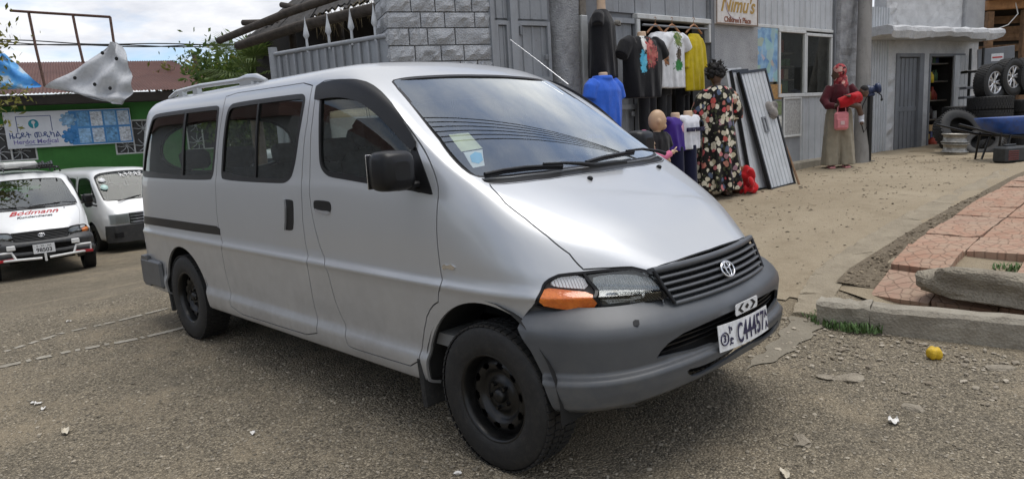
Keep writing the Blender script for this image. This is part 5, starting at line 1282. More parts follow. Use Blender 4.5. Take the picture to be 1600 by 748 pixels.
for r_, zz in enumerate(shz):
    xx = ex0+.09
    while xx < xm+.15:
        w = rg2.uniform(.06, .13); s_ = 'bottle' if rg2.random() < .55 else 'box'; h = rg2.uniform(.14, .3) if s_ == 'bottle' else rg2.uniform(.08, .2)
        goods(W2, xx+w/2, .34, zz+.001, w, h, rg2.randrange(7), 'on the '+('floor', 'lowest shelf', 'middle shelf', 'second highest shelf', 'highest shelf')[r_]+' of the store room', 'goods in the store room', s_, .1); xx += w+.02
for i, (px, py, w, h, c, lab) in enumerate(((1458, 121, .10, .22, (.65, .48, .03), 'yellow oil bottle on the upper store room shelf'), (1456, 200, .26, .13, (.45, .30, .14), 'brown cardboard carton at the foot of the store room shelves'), (1460, 222, .2, .2, (.45, .07, .04), 'red can standing on the store room floor'))):
    x, z = W2.loc(px, py, .12); b = MB()
    if i != 1: b.lathe([(0, 0), (w*.5, 0), (w*.5, h*.66), (w*.35, h*.8), (w*.2, h*.86), (w*.2, h), (0, h)], 14, Matrix.Translation((x, .16, z-h/2)))
    else: b.bb(x-w/2, x+w/2, .1, .3, z-h/2, z+h/2, .006)
    solo(W2, 'oil_bottle' if i == 0 else ('carton' if i == 1 else 'can'), b, mat('store_%d' % i, c, .5, 0, .15, 20), (x, .16, z-h/2), lab, ('bottle', 'carton', 'can')[i])
# canopy slab with dripping, broken edge
cz = Z2(1440, 48, -.6); b = MB(); c0, c1 = X2(1386, 45, -.5), X2(1556, 50, -.5); rr = []
for i in range(41):
    x = c0+(c1-c0)*i/40; e = .02*math.sin(i*1.9)+rg.normal(0, .012); d = .055+.05*math.sin(i*.22)+abs(rg.normal(0, .018)); yo = -.62+.05*math.sin(i*.9)+rg.normal(0, .015)
    t_ = min(1, min(i, 40-i)/3+.35); rr.append([(x, .02, cz+.09), (x, yo+.12, cz+.10+e*.4), (x, yo+.02, cz+.06+e*.3), (x, yo, cz-.01), (x, yo+.05, cz-.07*t_-d*.6), (x, yo+.25, cz-.07*t_-d*.4), (x, .02, cz-.10)])
b.rings(rr, cap=True, smooth=False); wb.add('canopy', b, M_WHITEW)
b = MB(); b.bb(X2(1498), X2(1528), -.08, .02, dz1+.25, 5, .02); wb.add('upper_pilaster', b, M_PLASTER)
# ------------------------------------------------------------------ clothes on display
def cloth_mat(name, col, prints=None, fold=.35, fs=14, rough=.9):
    """cloth; prints = list of (cx, cz, rx, rz, kind/colours) in the garment's own coordinates, front side"""
    t = NT(name); c = t.ramp(t.noise(12, 5, .6), (.3, tuple(x*.85 for x in col)), (.7, tuple(min(1, x*1.1) for x in col)))
    if prints:
        s = t.n.new('ShaderNodeSeparateXYZ'); t.l.new(t.tc(), s.inputs[0]); front = t.math('LESS_THAN', s.outputs[1], 0.02)
        wob = t.math('MULTIPLY', t.math('SUBTRACT', t.noise(20, 5, .8), .5), 6.0)
        for cx, cz, rx, rz, cols in prints:
            a = t.math('POWER', t.math('ABSOLUTE', t.math('DIVIDE', t.math('SUBTRACT', s.outputs[0], cx), rx)), 2.0); b = t.math('POWER', t.math('ABSOLUTE', t.math('DIVIDE', t.math('SUBTRACT', s.outputs[2], cz), rz)), 2.0)
            m = t.math('MULTIPLY', t.math('LESS_THAN', t.math('ADD', t.math('ADD', a, b), wob), 1.0), front)
            v = t.voro(26, t.mapped((1, .2, 1)), out=1); bw = t.n.new('ShaderNodeRGBToBW'); t.l.new(v, bw.inputs[0])
            k = t.ramp(bw.outputs[0], *[(i/max(1, len(cols)-1)*.8+.1, q) for i, q in enumerate(cols)]); c = t.mix(m, c, k)
    t.set(color=c, rough=rough, sheen=.15, spec=.2)
    t.bump(t.math('ADD', t.noise(fs*.5, 3, .5, t.mapped((1, 1, .45))), t.math('MULTIPLY', t.noise(300, 2, .5), .05)), fold, .05); return t.m
def ring2(cx, cy, z, rx, ry, n=28, p=2.4, tw=0):
    out = []
    for k in range(n):
        a = 2*math.pi*k/n+tw; c, s = math.cos(a), math.sin(a); out.append((cx+rx*math.copysign(abs(c)**(2/p), c), cy+ry*math.copysign(abs(s)**(2/p), s), z))
    return out
def torso_shirt(b, h, w, d, sl=.22, sr=.085, hem=1.0, flare=0, drop=.62, fold=.012, seed=0, neck=.075):
    """closed shirt body standing from z=0 (hem) to z=h (neck), sleeves hanging"""
    rg_ = np.random.default_rng(seed); ph = rg_.uniform(0, 6, 3); R_ = []
    for t in np.linspace(0, 1, 15):
        if t < .80: kx = hem+(1-hem)*t/.8+.03*math.sin(t*3); ky = 1.0-.12*t
        else: q = (t-.8)/.2; kx = 1-(1-neck*1.25/w)*q**1.5; ky = .88-.42*q
        z = h*t if t < .8 else h*(.8+.2*((t-.8)/.2)**.8); r = ring2(0, 0, z, w*kx, d*ky, 32, 2.6)
        f = fold*(1-t)*1.2; R_.append([(x+f*math.sin(6*math.atan2(y, x)+ph[0]+4*t)*abs(x)/w, y*(1+.9*f/d*math.sin(5*x/w*2+ph[1]+3*t)), zz) for x, y, zz in r])
    b.rings(R_, cap=True)
    for s in (-1, 1):
        x0, z0 = s*w*.80, h*.905; x1, z1 = s*(w+sl*math.cos(drop)*.75), h*.905-sl*math.sin(drop)*1.25
        b.tube([(x0*.8, 0, z0), (x0+(x1-x0)*.35, -.005, z0+(z1-z0)*.25), (x1, -.01, z1)], [sr*.95, sr, sr*.93], 14)
M_SKINP = mat('mannequin_skin', (.62, .44, .30), .5, 0, .06, 9)
def hoodie_hood(b, h, w):
    b.lathe([(.05, -.02), (.10, -.03), (.125, .0), (.11, .035), (.07, .03)], 20, Matrix.Translation((0, .015, h-.01)) @ Matrix.Diagonal((1.05, .9, 1, 1)))
SY = -.32                                                        # display row stands in front of the wall
def place(W, px, py, off): x, z = W.loc(px, py, off); return x, off, z
def shirt(name, px0, px1, py0, py1, off, m, label, cat='shirt', group=None, sl=.2, sr=.08, d=.11, hem=1.0, drop=.75, seed=0, neck=None, hood=False, head=None, rz=0, wf=1.0):
    """garment whose body fills the pixel box (shoulder to hem) in the plane off metres before the wall"""
    pc = (px0+px1)/2; x, z1 = SW.loc(pc, py0, off); _, z0 = SW.loc(pc, py1, off); w = (SW.loc(px1, (py0+py1)/2, off)[0]-SW.loc(px0, (py0+py1)/2, off)[0])/2*wf
    b = MB(); torso_shirt(b, z1-z0, w, d, sl, sr, hem, 0, drop, .02, seed)
    if hood: hoodie_hood(b, z1-z0, w)
    r = SW.root(name, x, off, z0, label, cat, group, rz)
    g = organic(b, 'garment', m, r, .011, 5)
    if name in ('hoodie_mannequin', 'boy_mannequin', 'baby_mannequin', 'purple_mannequin', 'white_jersey_mannequin'):
        gd = SW.ground(x, off)-z0; b = MB(); b.cyl((0, 0, gd), (0, 0, .1), .016, n=10); b.lathe([(0, 0), (.15, 0), (.15, .014), (.03, .03)], 20, Matrix.Translation((0, 0, gd+.008))); b.build('stand', M_STEELBLK, r)
    if neck:
        b = MB(); hN = z1-z0; b.tube([(0, 0, hN-.06), (0, 0, hN+.05), (0, .0, hN+neck)], [.055, .05, .05], 16)
        if head == 'full':
            b.ell((0, -.015, hN+neck+.10), (.078, .098, .125), 20, 14); b.ell((0, -.11, hN+neck+.085), (.014, .02, .022), 8, 6); b.ell((0, -.055, hN+neck+.0), (.045, .045, .04), 10, 8)
            for s in (-1, 1): b.ell((s*.078, .005, hN+neck+.09), (.012, .022, .032), 8, 6)
        organic(b, 'mannequin_neck' if head is None else 'mannequin_head', M_SKINP, r, .009, 3)
    return r
BLK = (.010, .010, .012)
r = shirt('dress_mannequin', 917, 962, 16, 122, -.30, cloth_mat('black_cloth_grey_print', BLK, [(.10, .80, .085, .12, [(.12, .11, .09), (.25, .22, .17), (.05, .05, .05)])]), 'mannequin torso with head in a long black shirt hung highest', 'mannequin', None, .10, .07, .15, 1.12, 1.3, 1, .16, False, 'full', R(30), 1.0)
text_obj('shirt_lettering', 'LION', .075, mat('grey_print', (.20, .19, .17), .8), r, Matrix.Rotation(0, 4, 'Z') @ Matrix(((1, 0, 0, .09), (0, 0, -1, -.165), (0, 1, 0, .60), (0, 0, 0, 1))), depth=.02)
shirt('hoodie_mannequin', 921, 964, 122, 215, -.55, cloth_mat('blue_fleece', (.035, .13, .60), None, .5), 'headless mannequin torso in a bright blue hoodie', 'mannequin', None, .14, .085, .14, .95, 1.35, 2, .06, True)
shirt('black_shirt', 976, 1029, 57, 153, -.45, cloth_mat('black_bird_print_cloth', BLK, [(-.06, .62, .045, .11, [(.75, .75, .72), (.5, .5, .48)]), (.045, .50, .10, .15, [(.45, .03, .03), (.22, .05, .05), (.55, .16, .14), (.06, .14, .07)]), (-.10, .40, .05, .12, [(.07, .40, .62), (.16, .55, .72)])]), 'black short-sleeved shirt with red, white and blue bird print', 'shirt', 'shirts hung at the shop doorway', .17, .09, .12, 1.0, .9, 3, .05)
shirt('white_shirt', 1018, 1045, 50, 138, -.20, cloth_mat('white_cloth_dark_print', (.66, .67, .69), [(.05, .40, .10, .14, [(.10, .07, .05), (.35, .16, .07), (.06, .06, .06)])]), 'white shirt with brown print hanging half behind the black one', 'shirt', 'shirts hung at the shop doorway', .12, .075, .08, 1, 1.2, 4)
shirt('white_shirt', 1040, 1066, 50, 138, -.24, cloth_mat('white_cloth_green_print', (.68, .69, .71), [(.0, .60, .085, .10, [(.05, .12, .03), (.14, .20, .05), (.30, .30, .14)]), (.0, .40, .05, .12, [(.05, .04, .03), (.12, .09, .06)]), (.0, .28, .09, .07, [(.02, .14, .03), (.03, .22, .05)])]), 'white shirt with green tree print on a wooden hanger', 'shirt', 'shirts hung at the shop doorway', .17, .08, .08, 1, .8, 5)
shirt('yellow_cardigan', 1071, 1097, 53, 142, -.20, cloth_mat('yellow_knit', (.55, .42, .015), None, .6), 'yellow long cardigan hanging at the shop doorway edge', 'cardigan', None, .30, .05, .07, 1.05, 1.45, 6)
for px, lab in ((1024, 'wooden clothes hanger under the brown print shirt'), (1050, 'wooden clothes hanger under the green tree print shirt'), (1084, 'wooden clothes hanger under the yellow cardigan')):
    x, z = SW.loc(px, 45, -.22); b = MB(); b.tube([(-.17, 0, -.06), (-.05, 0, .03), (0, 0, .05), (.05, 0, .03), (.17, 0, -.06)], .014, 8); b.tube([(0, 0, .05), (0, 0, .10), (.02, 0, .125), (.0, 0, .14), (-.02, 0, .125)], .004, 6)
    tag(b.build('clothes_hanger', mat('hanger_wood', (.30, .14, .06), .5), None, SW.w(x, -.22, z), (0, 0, SW.rz)), lab, 'hanger')
x0, z0 = SW.loc(1004, 39, -.22); x1, _ = SW.loc(1104, 39, -.22); b = MB(); b.cyl((x0, -.22, z0), (x1, -.22, z0-.0), .014, n=10); solo(SW, 'hanging_rail', b, M_GREYD, (x0, -.22, z0), 'thin metal hanging rail across the top of the shop doorway', 'rail')
for i, (a, c, off, lab) in enumerate(((1000, 1022, -.12, 'dark trousers hanging below the black bird print shirt'), (1030, 1046, -.05, 'charcoal trousers hanging below the white shirts'), (1058, 1074, .05, 'dark trousers hanging beside the yellow cardigan'))):
    xa, zt_ = SW.loc((a+c)/2, 130, off); _, zb_ = SW.loc((a+c)/2, 212, off); wd = (SW.xl(c, 170, off)-SW.xl(a, 170, off))/2; b = MB(); h = zt_-zb_
    for s in (-1, 1): b.tube([(s*wd*.45, 0, h), (s*wd*.5, 0, h*.5), (s*wd*.55, 0, 0)], [wd*.6, wd*.52, wd*.46], 12)
    b.tube([(0, 0, h*.78), (0, 0, h)], [wd*.95, wd*.9], 14)
    tr_ = organic(b, 'trousers', cloth_mat('trouser_cloth_%d' % i, (.022, .022, .026) if i != 1 else (.035, .036, .04), None, .5), None, .014, 3, SW.w(xa, off, zb_), (0, 0, SW.rz))
    tag(tr_, lab, 'trousers')
# child-sized figures in front
def child_head(b, h, s=1.0):
    b.ell((0, 0, h+.12*s), (.085*s, .10*s, .12*s), 22, 16); b.ell((-.0, -.098*s, h+.105*s), (.014*s, .016*s, .016*s), 8, 6); b.ell((0, -.06*s, h+.055*s), (.055*s, .05*s, .04*s), 12, 8)
    for q in (-1, 1): b.ell((q*.085*s, .01*s, h+.11*s), (.014*s, .024*s, .03*s), 8, 6); b.ell((q*.034*s, -.088*s, h+.13*s), (.014*s, .012*s, .009*s), 8, 6)
    b.ell((0, -.092*s, h+.072*s), (.026*s, .012*s, .008*s), 8, 6); b.tube([(0, .01, h-.06), (0, 0, h+.05)], [.045*s, .04*s], 12)
r = shirt('purple_mannequin', 1041, 1069, 183, 236, -.95, cloth_mat('purple_jersey', (.055, .025, .22), [(.05, .26, .05, .05, [(.5, .4, .5), (.6, .3, .4)])]), 'headless child mannequin in a purple sleeveless jersey', 'mannequin', None, .02, .05, .09, 1.0, 1.4, 7, .05)
r2 = shirt('white_jersey_mannequin', 1062, 1088, 180, 233, -.98, cloth_mat('white_jersey', (.66, .67, .72), None), 'headless child mannequin in a white lettered jersey', 'mannequin', None, .03, .05, .09, 1.0, 1.4, 8, .05)
text_obj('jersey_lettering', 'NEW YORK', .062, M_INK, r2, Matrix(((1, 0, 0, .0), (0, 0, -1, -.108), (0, 1, 0, .22), (0, 0, 0, 1))), bold=.002, depth=.012)
for rr_, lab in ((r, ''), (r2, '')):
    b = MB(); b.tube([(0, 0, .05), (0, 0, -.55)], [.10, .11], 16, squash=.7); organic(b, 'navy_shorts', cloth_mat('navy_cloth' + lab + rr_.name, (.012, .014, .04), None), rr_, .014, 3)
r = shirt('boy_mannequin', 1012, 1042, 206, 262, -1.0, cloth_mat('boy_black_shirt', BLK, [(.08, .10, .05, .05, [(.35, .30, .2), (.5, .3, .2)])]), 'bald child mannequin in a black shirt facing the jerseys', 'mannequin', None, .12, .05, .09, 1, 1.2, 9)
_h = None
x, z1 = SW.loc(1027, 206, -1.0); _, z0 = SW.loc(1027, 262, -1.0); b = MB(); child_head(b, z1-z0); hd = organic(b, 'head', mat('mannequin_tan', (.50, .33, .20), .45, 0, .05, 9), r, .008, 3); hd.rotation_euler = (0, 0, R(62))
b = MB(); b.cyl((0, 0, -.3), (0, 0, .02), .09, .10, 14); b.build('trousers', MATS['shop_interior'], r)
r = shirt('baby_mannequin', 998, 1022, 235, 275, -1.15, cloth_mat('pink_fleece', (.62, .16, .28), None, .4), 'small mannequin in a pink hooded jacket with its arm stretched out', 'mannequin', None, .03, .05, .09, 1, 1.2, 10)
x, z1 = SW.loc(1010, 235, -1.15); _, z0 = SW.loc(1010, 275, -1.15); h = z1-z0; b = MB(); child_head(b, h-.02, .85); hd = organic(b, 'head', M_SKINP, r, .008, 3); hd.rotation_euler = (0, 0, R(40))
b = MB(); b.ell((0, .03, h+.09), (.105, .10, .125), 20, 14); organic(b, 'hood', MATS.get('pink_fleece') or bpy.data.materials['pink_fleece'], r, .01, 3)
b = MB(); b.tube([(.08, -.02, h-.07), (.20, -.06, h-.09), (.30, -.08, h-.05)], [.045, .042, .038], 12); organic(b, 'sleeve', bpy.data.materials['pink_fleece'], r, .009, 3)
b = MB(); b.ell((.335, -.085, h-.04), (.03, .022, .025), 10, 8)
for k in range(4): b.tube([(.345, -.10+.012*k, h-.035), (.375, -.105+.014*k, h-.03), (.395, -.10+.014*k, h-.045)], [.009, .008, .006], 6)
b.tube([(.335, -.10, h-.025), (.35, -.11, h+.0), (.37, -.112, h+.012)], [.010, .009, .007], 6); organic(b, 'hand', M_SKINP, r, .005, 2)
b = MB(); b.cyl((0, 0, -.25), (0, 0, .02), .085, .10, 14); b.build('trousers', MATS['shop_interior'], r)

# ------------------------------------------------------------------ leaning sheet-metal panels, stick, red cloth
def lean_panel(name, foot_px, top_px, width, thick, label, ribs, m, frame_m, rz_extra, seed):
    f = gpt(*foot_px); x, y = [float(v) for v in ((f-SW.A) @ SW.e, (f-SW.A) @ SW.n)]
    return f
def slab_from(quad_px, off_top, off_bot, thick, nrib, label, name='metal_panel', edge=None):
    """panel given by its four picture corners (bl, br, tr, tl): feet off_bot before the wall, top off_top before it"""
    P = [np.array((SW.loc(*quad_px[0], off_bot)[0], off_bot, SW.loc(*quad_px[0], off_bot)[1])), np.array((SW.loc(*quad_px[1], off_bot)[0], off_bot, SW.loc(*quad_px[1], off_bot)[1])),
         np.array((SW.loc(*quad_px[2], off_top)[0], off_top, SW.loc(*quad_px[2], off_top)[1])), np.array((SW.loc(*quad_px[3], off_top)[0], off_top, SW.loc(*quad_px[3], off_top)[1]))]
    nrm = np.cross(P[1]-P[0], P[3]-P[0]); nrm /= np.linalg.norm(nrm)
    if nrm[1] > 0: nrm = -nrm
    q = lambda u, v, d: P[0]*(1-u)*(1-v)+P[1]*u*(1-v)+P[2]*u*v+P[3]*(1-u)*v+nrm*d
    K = Kit(SW, name, *P[0], label, 'metal panel', 'sheet-metal panels leaning on the wall'); b = MB()
    us = []
    for i in range(nrib): us += [((i+.08)/nrib, 0), ((i+.80)/nrib, 0), ((i+.84)/nrib, -.016), ((i+.97)/nrib, -.016)]
    us = [(0, 0)]+us+[(1, 0)]
    b.rings([[tuple(q(.03+.94*u, v, d)) for u, d in us] for v in (.02, .98)], closed=False, smooth=False); b.rings([[tuple(q(u, v, -thick)) for u, v in ((0, 0), (1, 0))], [tuple(q(u, v, -thick)) for u, v in ((0, 1), (1, 1))]], closed=False, smooth=False)
    sh = K.add('ribbed_sheet', b, M_LGREY)
    b = MB()
    for (u0, u1, v0, v1) in ((0, .045, 0, 1), (.955, 1, 0, 1), (.045, .955, 0, .02), (.045, .955, .98, 1)):
        c = [q(u0, v0, .012), q(u1, v0, .012), q(u1, v1, .012), q(u0, v1, .012)]; e = [p-nrm*(thick+.012) for p in c]; b.add(c+e, [(0, 1, 2, 3), (7, 6, 5, 4), (0, 4, 5, 1), (1, 5, 6, 2), (2, 6, 7, 3), (3, 7, 4, 0)])
    K.add('edge_frame', b, edge or M_STEELBLK)
    return K, q
slab_from([(1163, 297), (1186, 296), (1157, 106), (1133, 108)], -.30, -.72, .03, 3, 'plain sheet-metal panel hindmost of those leaning on the wall', edge=M_LGREY)
slab_from([(1176, 298), (1204, 297), (1168, 108), (1142, 110)], -.34, -.80, .035, 3, 'dark edged sheet-metal panel between the other two leaning panels')
Kp, q = slab_from([(1204, 298), (1243, 288), (1196, 107), (1154, 113)], -.42, -.92, .04, 7, 'wide ribbed sheet-metal panel foremost of those leaning on the wall')
b = MB()
for du, dv in ((0, 0),):
    for (u0, u1, v0, v1) in ((.36, .39, .47, .60), (.47, .50, .47, .60), (.39, .47, .47, .485), (.39, .47, .585, .60)): c = [q(u0, v0, .02), q(u1, v0, .02), q(u1, v1, .02), q(u0, v1, .02)]; e = [q(u0, v0, .0), q(u1, v0, .0), q(u1, v1, .0), q(u0, v1, .0)]; b.add(c+e, [(0, 1, 2, 3), (0, 4, 5, 1), (1, 5, 6, 2), (2, 6, 7, 3), (3, 7, 4, 0)])
Kp.add('hasp', b, M_GREYD)
f = gpt(1249, 289); t_ = np.array(SW.w(*place(SW, 1212, 188, -.45))); b = MB(); b.tube([(0, 0, 0), tuple((t_-f)*.5+[.01, 0, 0]), tuple(t_-f)], [.016, .014, .012], 8); tag(b.build('stick', M_WOODBR, None, tuple(f)), 'thin brown wooden stick leaning beside the metal panels', 'stick')
p = np.array(SW.w(*place(SW, 1204, 178, -.60))); b = MB()
for k in range(7): a = k*.9; b.ell((.05*math.cos(a), .05*math.sin(a), .10*math.sin(a*1.7)), (.06, .05, .08), 10, 8)
cap = organic(b, 'cloth_bundle', cloth_mat('grey_speckle_cloth', (.16, .15, .14), [(0, 0, .2, .2, [(.05, .05, .05), (.3, .28, .26), (.12, .1, .1)])], .6), None, .012, 3, tuple(p)); tag(cap, 'bundle of speckled grey cloth hung on the top of the stick', 'cloth')
p = gpt(1167, 303); b = MB()
_r6 = np.random.default_rng(6)
for k in range(26): h_ = _r6.uniform(.03, .30); w_ = .15*(1-h_/.42); b.ell((_r6.normal(.02+.05*h_, w_*.55), _r6.normal(0, w_*.5), h_), (_r6.uniform(.02, .07), _r6.uniform(.02, .06), _r6.uniform(.03, .10)), 10, 8, Euler(tuple(_r6.uniform(-.8, .8, 3))).to_matrix())
tag(organic(b, 'red_cloth', cloth_mat('red_cloth', (.50, .015, .02), None, .7), None, .014, 4, tuple(p)), 'red cloth heaped on a brown basket beside the leaning panels', 'cloth')
b = MB(); b.lathe([(0, 0), (.09, 0), (.11, .12), (.12, .30), (.115, .36), (.10, .36), (.10, .02), (0, .02)], 20); p2 = gpt(1156, 301); tag(b.build('basket', mat('brown_basket', (.24, .10, .05), .8, 0, .3, 30, .5, 90), None, tuple(p2)), 'brown woven basket standing behind the floral dress', 'basket')
# ------------------------------------------------------------------ people
M_SKIN = mat('dark_skin', (.10, .055, .035), .5, 0, .12, 10)
def floral_mat():
    t = NT('floral_cloth'); v = t.n.new('ShaderNodeTexVoronoi'); v.inputs['Scale'].default_value = 15; v.inputs['Randomness'].default_value = .95
    w = t.mapped((1, 1, .85)); ad = t.n.new('ShaderNodeMixRGB'); ad.blend_type = 'ADD'; ad.inputs[0].default_value = .045; nz = t.n.new('ShaderNodeTexNoise'); nz.inputs['Scale'].default_value = 22; nz.inputs['Detail'].default_value = 3; t.l.new(w, nz.inputs[0]); t.l.new(w, ad.inputs[1]); t.l.new(nz.outputs['Color'], ad.inputs[2]); t.l.new(ad.outputs[0], v.inputs[0])
    sp = t.n.new('ShaderNodeSeparateXYZ'); t.l.new(v.outputs['Color'], sp.inputs[0])
    petal = t.ramp(sp.outputs[0], (.0, (.62, .56, .42)), (.32, (.70, .66, .55)), (.52, (.48, .42, .28)), (.66, (.50, .035, .05)), (.80, (.62, .28, .28)), (.90, (.10, .13, .20)))
    c = t.mix(t.ramp(v.outputs['Distance'], (.46, 1), (.51, 0)), (.012, .010, .010), petal)
    c = t.mix(t.ramp(v.outputs['Distance'], (.06, .8), (.11, 0)), c, (.25, .16, .04))
    lf = t.voro(34, w, out=1); bw = t.n.new('ShaderNodeRGBToBW'); t.l.new(lf, bw.inputs[0]); c = t.mix(t.math('MULTIPLY', t.ramp(bw.outputs[0], (.70, 0), (.74, .8)), t.ramp(v.outputs['Distance'], (.46, 0), (.51, 1))), c, (.07, .08, .04))
    t.set(color=c, rough=.85, sheen=.1, spec=.2); t.bump(t.noise(7, 3, .5, t.mapped((1, 1, .3))), .5, .06); return t.m
def hand(b, w, d, side=1, s=1.0, palm=(0, -1, 0), curl=.5):
    """palm and five bent fingers from wrist w along direction d"""
    w = Vector(w); d = Vector(d).normalized(); pn = Vector(palm); pn = (pn-d*pn.dot(d)).normalized(); lat = d.cross(pn)*side
    b.tube([w-d*.02, w+d*.04*s, w+d*.085*s], [.026*s, .034*s, .030*s], 12, squash=.6)
    for k, L in enumerate((.070, .082, .076, .060)):
        o = w+d*.08*s+lat*(.028-.0185*k)*s; m1 = o+d*L*.45*s+pn*.012*curl*s; m2 = m1+d*L*.32*s*(1-curl*.4)+pn*.022*curl*s; e = m2+d*L*.25*s*(1-curl*.7)+pn*.022*curl*s; b.tube([o, m1, m2, e], [.0095*s, .009*s, .0085*s, .0065*s], 8)
    o = w+d*.02*s+lat*.026*s; b.tube([o, o+d*.03*s+lat*.022*s+pn*.008*s, o+d*.062*s+lat*.026*s+pn*.02*s], [.012*s, .011*s, .008*s], 8)
def head_shape(b, c, s=1.0, M=None):
    """head with face towards local -y"""
    M = M or Matrix.Identity(3); c = Vector(c); T = lambda p: c+M @ Vector(p)*s
    b.ell(c, (.075*s, .095*s, .115*s), 22, 16, M); b.ell(T((0, -.055, -.055)), (.052*s, .05*s, .055*s), 14, 10, M); b.ell(T((0, -.102, -.018)), (.014*s, .018*s, .022*s), 8, 6, M)
    for q in (-1, 1): b.ell(T((q*.076, .008, -.01)), (.010*s, .020*s, .028*s), 8, 6, M); b.ell(T((q*.032, -.085, .012)), (.015*s, .012*s, .008*s), 8, 6, M)
    b.ell(T((0, -.098, -.062)), (.024*s, .012*s, .009*s), 8, 6, M)
# woman in the floral dress, seen from behind
fp = gpt(1122, 308); wv = empty('person', tuple(fp), YAW-math.pi/2+R(8), 'person with short black hair in a long black floral dress, seen from behind', 'person')
# local frame: x right in the picture, y away from the camera; she faces +y
b = MB()
b.tube([(0, .0, 1.33), (0, .01, 1.42), (0, .02, 1.50)], [.07, .055, .052], 14)
Mh = Euler((R(6), 0, math.pi+R(-18))).to_matrix(); head_shape(b, (0, .03, 1.57), .98, Mh)
for s in (-1, 1):
    b.tube([(s*.17, 0, 1.36), (s*.255, .01, 1.20), (s*.275, .04, 1.06), (s*.25, .13, .93), (s*.215, .20, .86)], [.062, .056, .047, .037, .027], 12); hand(b, (s*.213, .205, .85), (-.25*s, .55, -.55), s, 1.0, (-s, 0, 0), .5)
    b.tube([(s*.10, .0, .75), (s*.11, -.005, .45), (s*.12, 0, .10), (s*.12, -.01, .06)], [.085, .06, .038, .036], 12)
    b.tube([(s*.12, -.045, .045), (s*.125, .05, .04), (s*.135, .15, .028)], [.036, .042, .034], 12, squash=.7)
b.tube([(0, 0, .70), (0, .0, .95), (0, 0, 1.15), (0, 0, 1.34)], [.15, .15, .12, .11], 18, squash=.6)
organic(b, 'body', M_SKIN, wv, .009, 4)
b = MB(); rr = []
for z, rx, ry, f in ((.10, .285, .24, .020), (.16, .29, .235, .022), (.35, .275, .215, .018), (.60, .245, .19, .012), (.85, .232, .185, .006), (1.0, .215, .165, .004), (1.12, .20, .155, .004), (1.25, .208, .15, .003), (1.34, .205, .135, .002), (1.405, .17, .115, .001), (1.45, .09, .085, 0)):
    rr.append([(x*(1+f*8*math.sin(9*math.atan2(y, x)+z*2)), y*(1+f*8*math.sin(9*math.atan2(y, x)+z*2)), zz) for x, y, zz in ring2(0, .0, z, rx, ry, 48, 2.2)])
b.rings(rr, cap=True)
for s in (-1, 1): b.tube([(s*.13, 0, 1.365), (s*.215, .0, 1.28), (s*.275, .01, 1.13), (s*.285, .03, 1.02)], [.085, .088, .085, .078], 14)
organic(b, 'dress', floral_mat(), wv, .012, 3)
b = MB()
for k in range(40):
    a = RNG.uniform(0, 6.28); ph = RNG.uniform(-.5, 1.35); r0 = .085; b.ell((r0*math.cos(a)*math.cos(ph)*1.02, .025+.10*math.sin(a)*math.cos(ph), 1.605+.115*math.sin(ph)), (.038, .038, .036), 8, 6)
for k in range(60): a = RNG.uniform(0, 6.28); ph = RNG.uniform(-.2, 1.4); c = np.array([.10*math.cos(a)*math.cos(ph), .03+.11*math.sin(a)*math.cos(ph), 1.61+.13*math.sin(ph)]); d = np.array([math.cos(a)*math.cos(ph), math.sin(a)*math.cos(ph), math.sin(ph)+.2]); b.tube([c, c+d*.035, c+d*.06+RNG.normal(0, .012, 3)], [.012, .008, .003], 5)
organic(b, 'hair', mat('black_hair', (.008, .007, .007), .8, 0, .3, 40, .8, 150), wv, .007, 1)
for s in (-1, 1):
    b = MB(); b.box((s*.128, .05, .012), (.085, .25, .022), None, .01); b.tube([(s*.128-.045, .07, .02), (s*.128, .085, .085), (s*.128+.045, .07, .02)], .010, 6); b.build('sandal', M_BLACKPL, wv)

# woman with headscarf, baby and pink bag
fp = gpt(1309, 262); bw = empty('person', tuple(fp), YAW-math.pi/2-R(8), 'person in a red patterned headscarf and wide beige trousers carrying a baby', 'person')
b = MB()
Mh = Euler((R(12), 0, R(-118))).to_matrix()     # facing left, a little towards the shop
head_shape(b, (-.02, 0, 1.50), .95, Mh); b.tube([(.02, 0, 1.26), (.0, 0, 1.36), (-.01, 0, 1.44)], [.08, .052, .05], 12)
b.tube([(0, 0, .72), (0, 0, .95), (0, 0, 1.12), (0, 0, 1.30)], [.15, .15, .14, .15], 16, squash=.75)
for s in (-1, 1): b.tube([(s*.09, 0, .75), (s*.10, 0, .45), (s*.11, .01, .08)], [.09, .065, .04], 12); b.tube([(s*.11, .05, .05), (s*.11-.01, -.05, .045), (s*.11-.02, -.13, .03)], [.036, .042, .03], 12, squash=.7)
b.tube([(-.15, 0, 1.27), (-.235, -.05, 1.08), (-.20, -.16, .98), (-.06, -.22, 1.0)], [.055, .05, .04, .028], 12); hand(b, (-.06, -.22, 1.0), (1, -.1, .15), -1, .95, (0, .8, .6), .7)
b.tube([(.16, 0, 1.27), (.25, -.06, 1.10), (.20, -.18, 1.0), (.08, -.23, 1.03)], [.055, .05, .04, .028], 12); hand(b, (.08, -.23, 1.03), (-1, 0, .05), 1, .95, (0, .8, .6), .7)
organic(b, 'body', M_SKIN, bw, .009, 4)
b = MB(); b.tube([(0, 0, .88), (0, 0, 1.05), (0, 0, 1.2), (0, 0, 1.32)], [.185, .18, .18, .14], 20, squash=.8)
b.tube([(-.13, 0, 1.28), (-.24, -.05, 1.08), (-.215, -.15, .99), (-.12, -.20, .99)], [.08, .075, .062, .05], 14); b.tube([(.14, 0, 1.28), (.255, -.06, 1.10), (.215, -.17, 1.01), (.14, -.21, 1.03)], [.08, .075, .062, .05], 14)
organic(b, 'jumper', cloth_mat('maroon_knit', (.075, .012, .018), None, .6), bw, .012, 4)
b = MB()
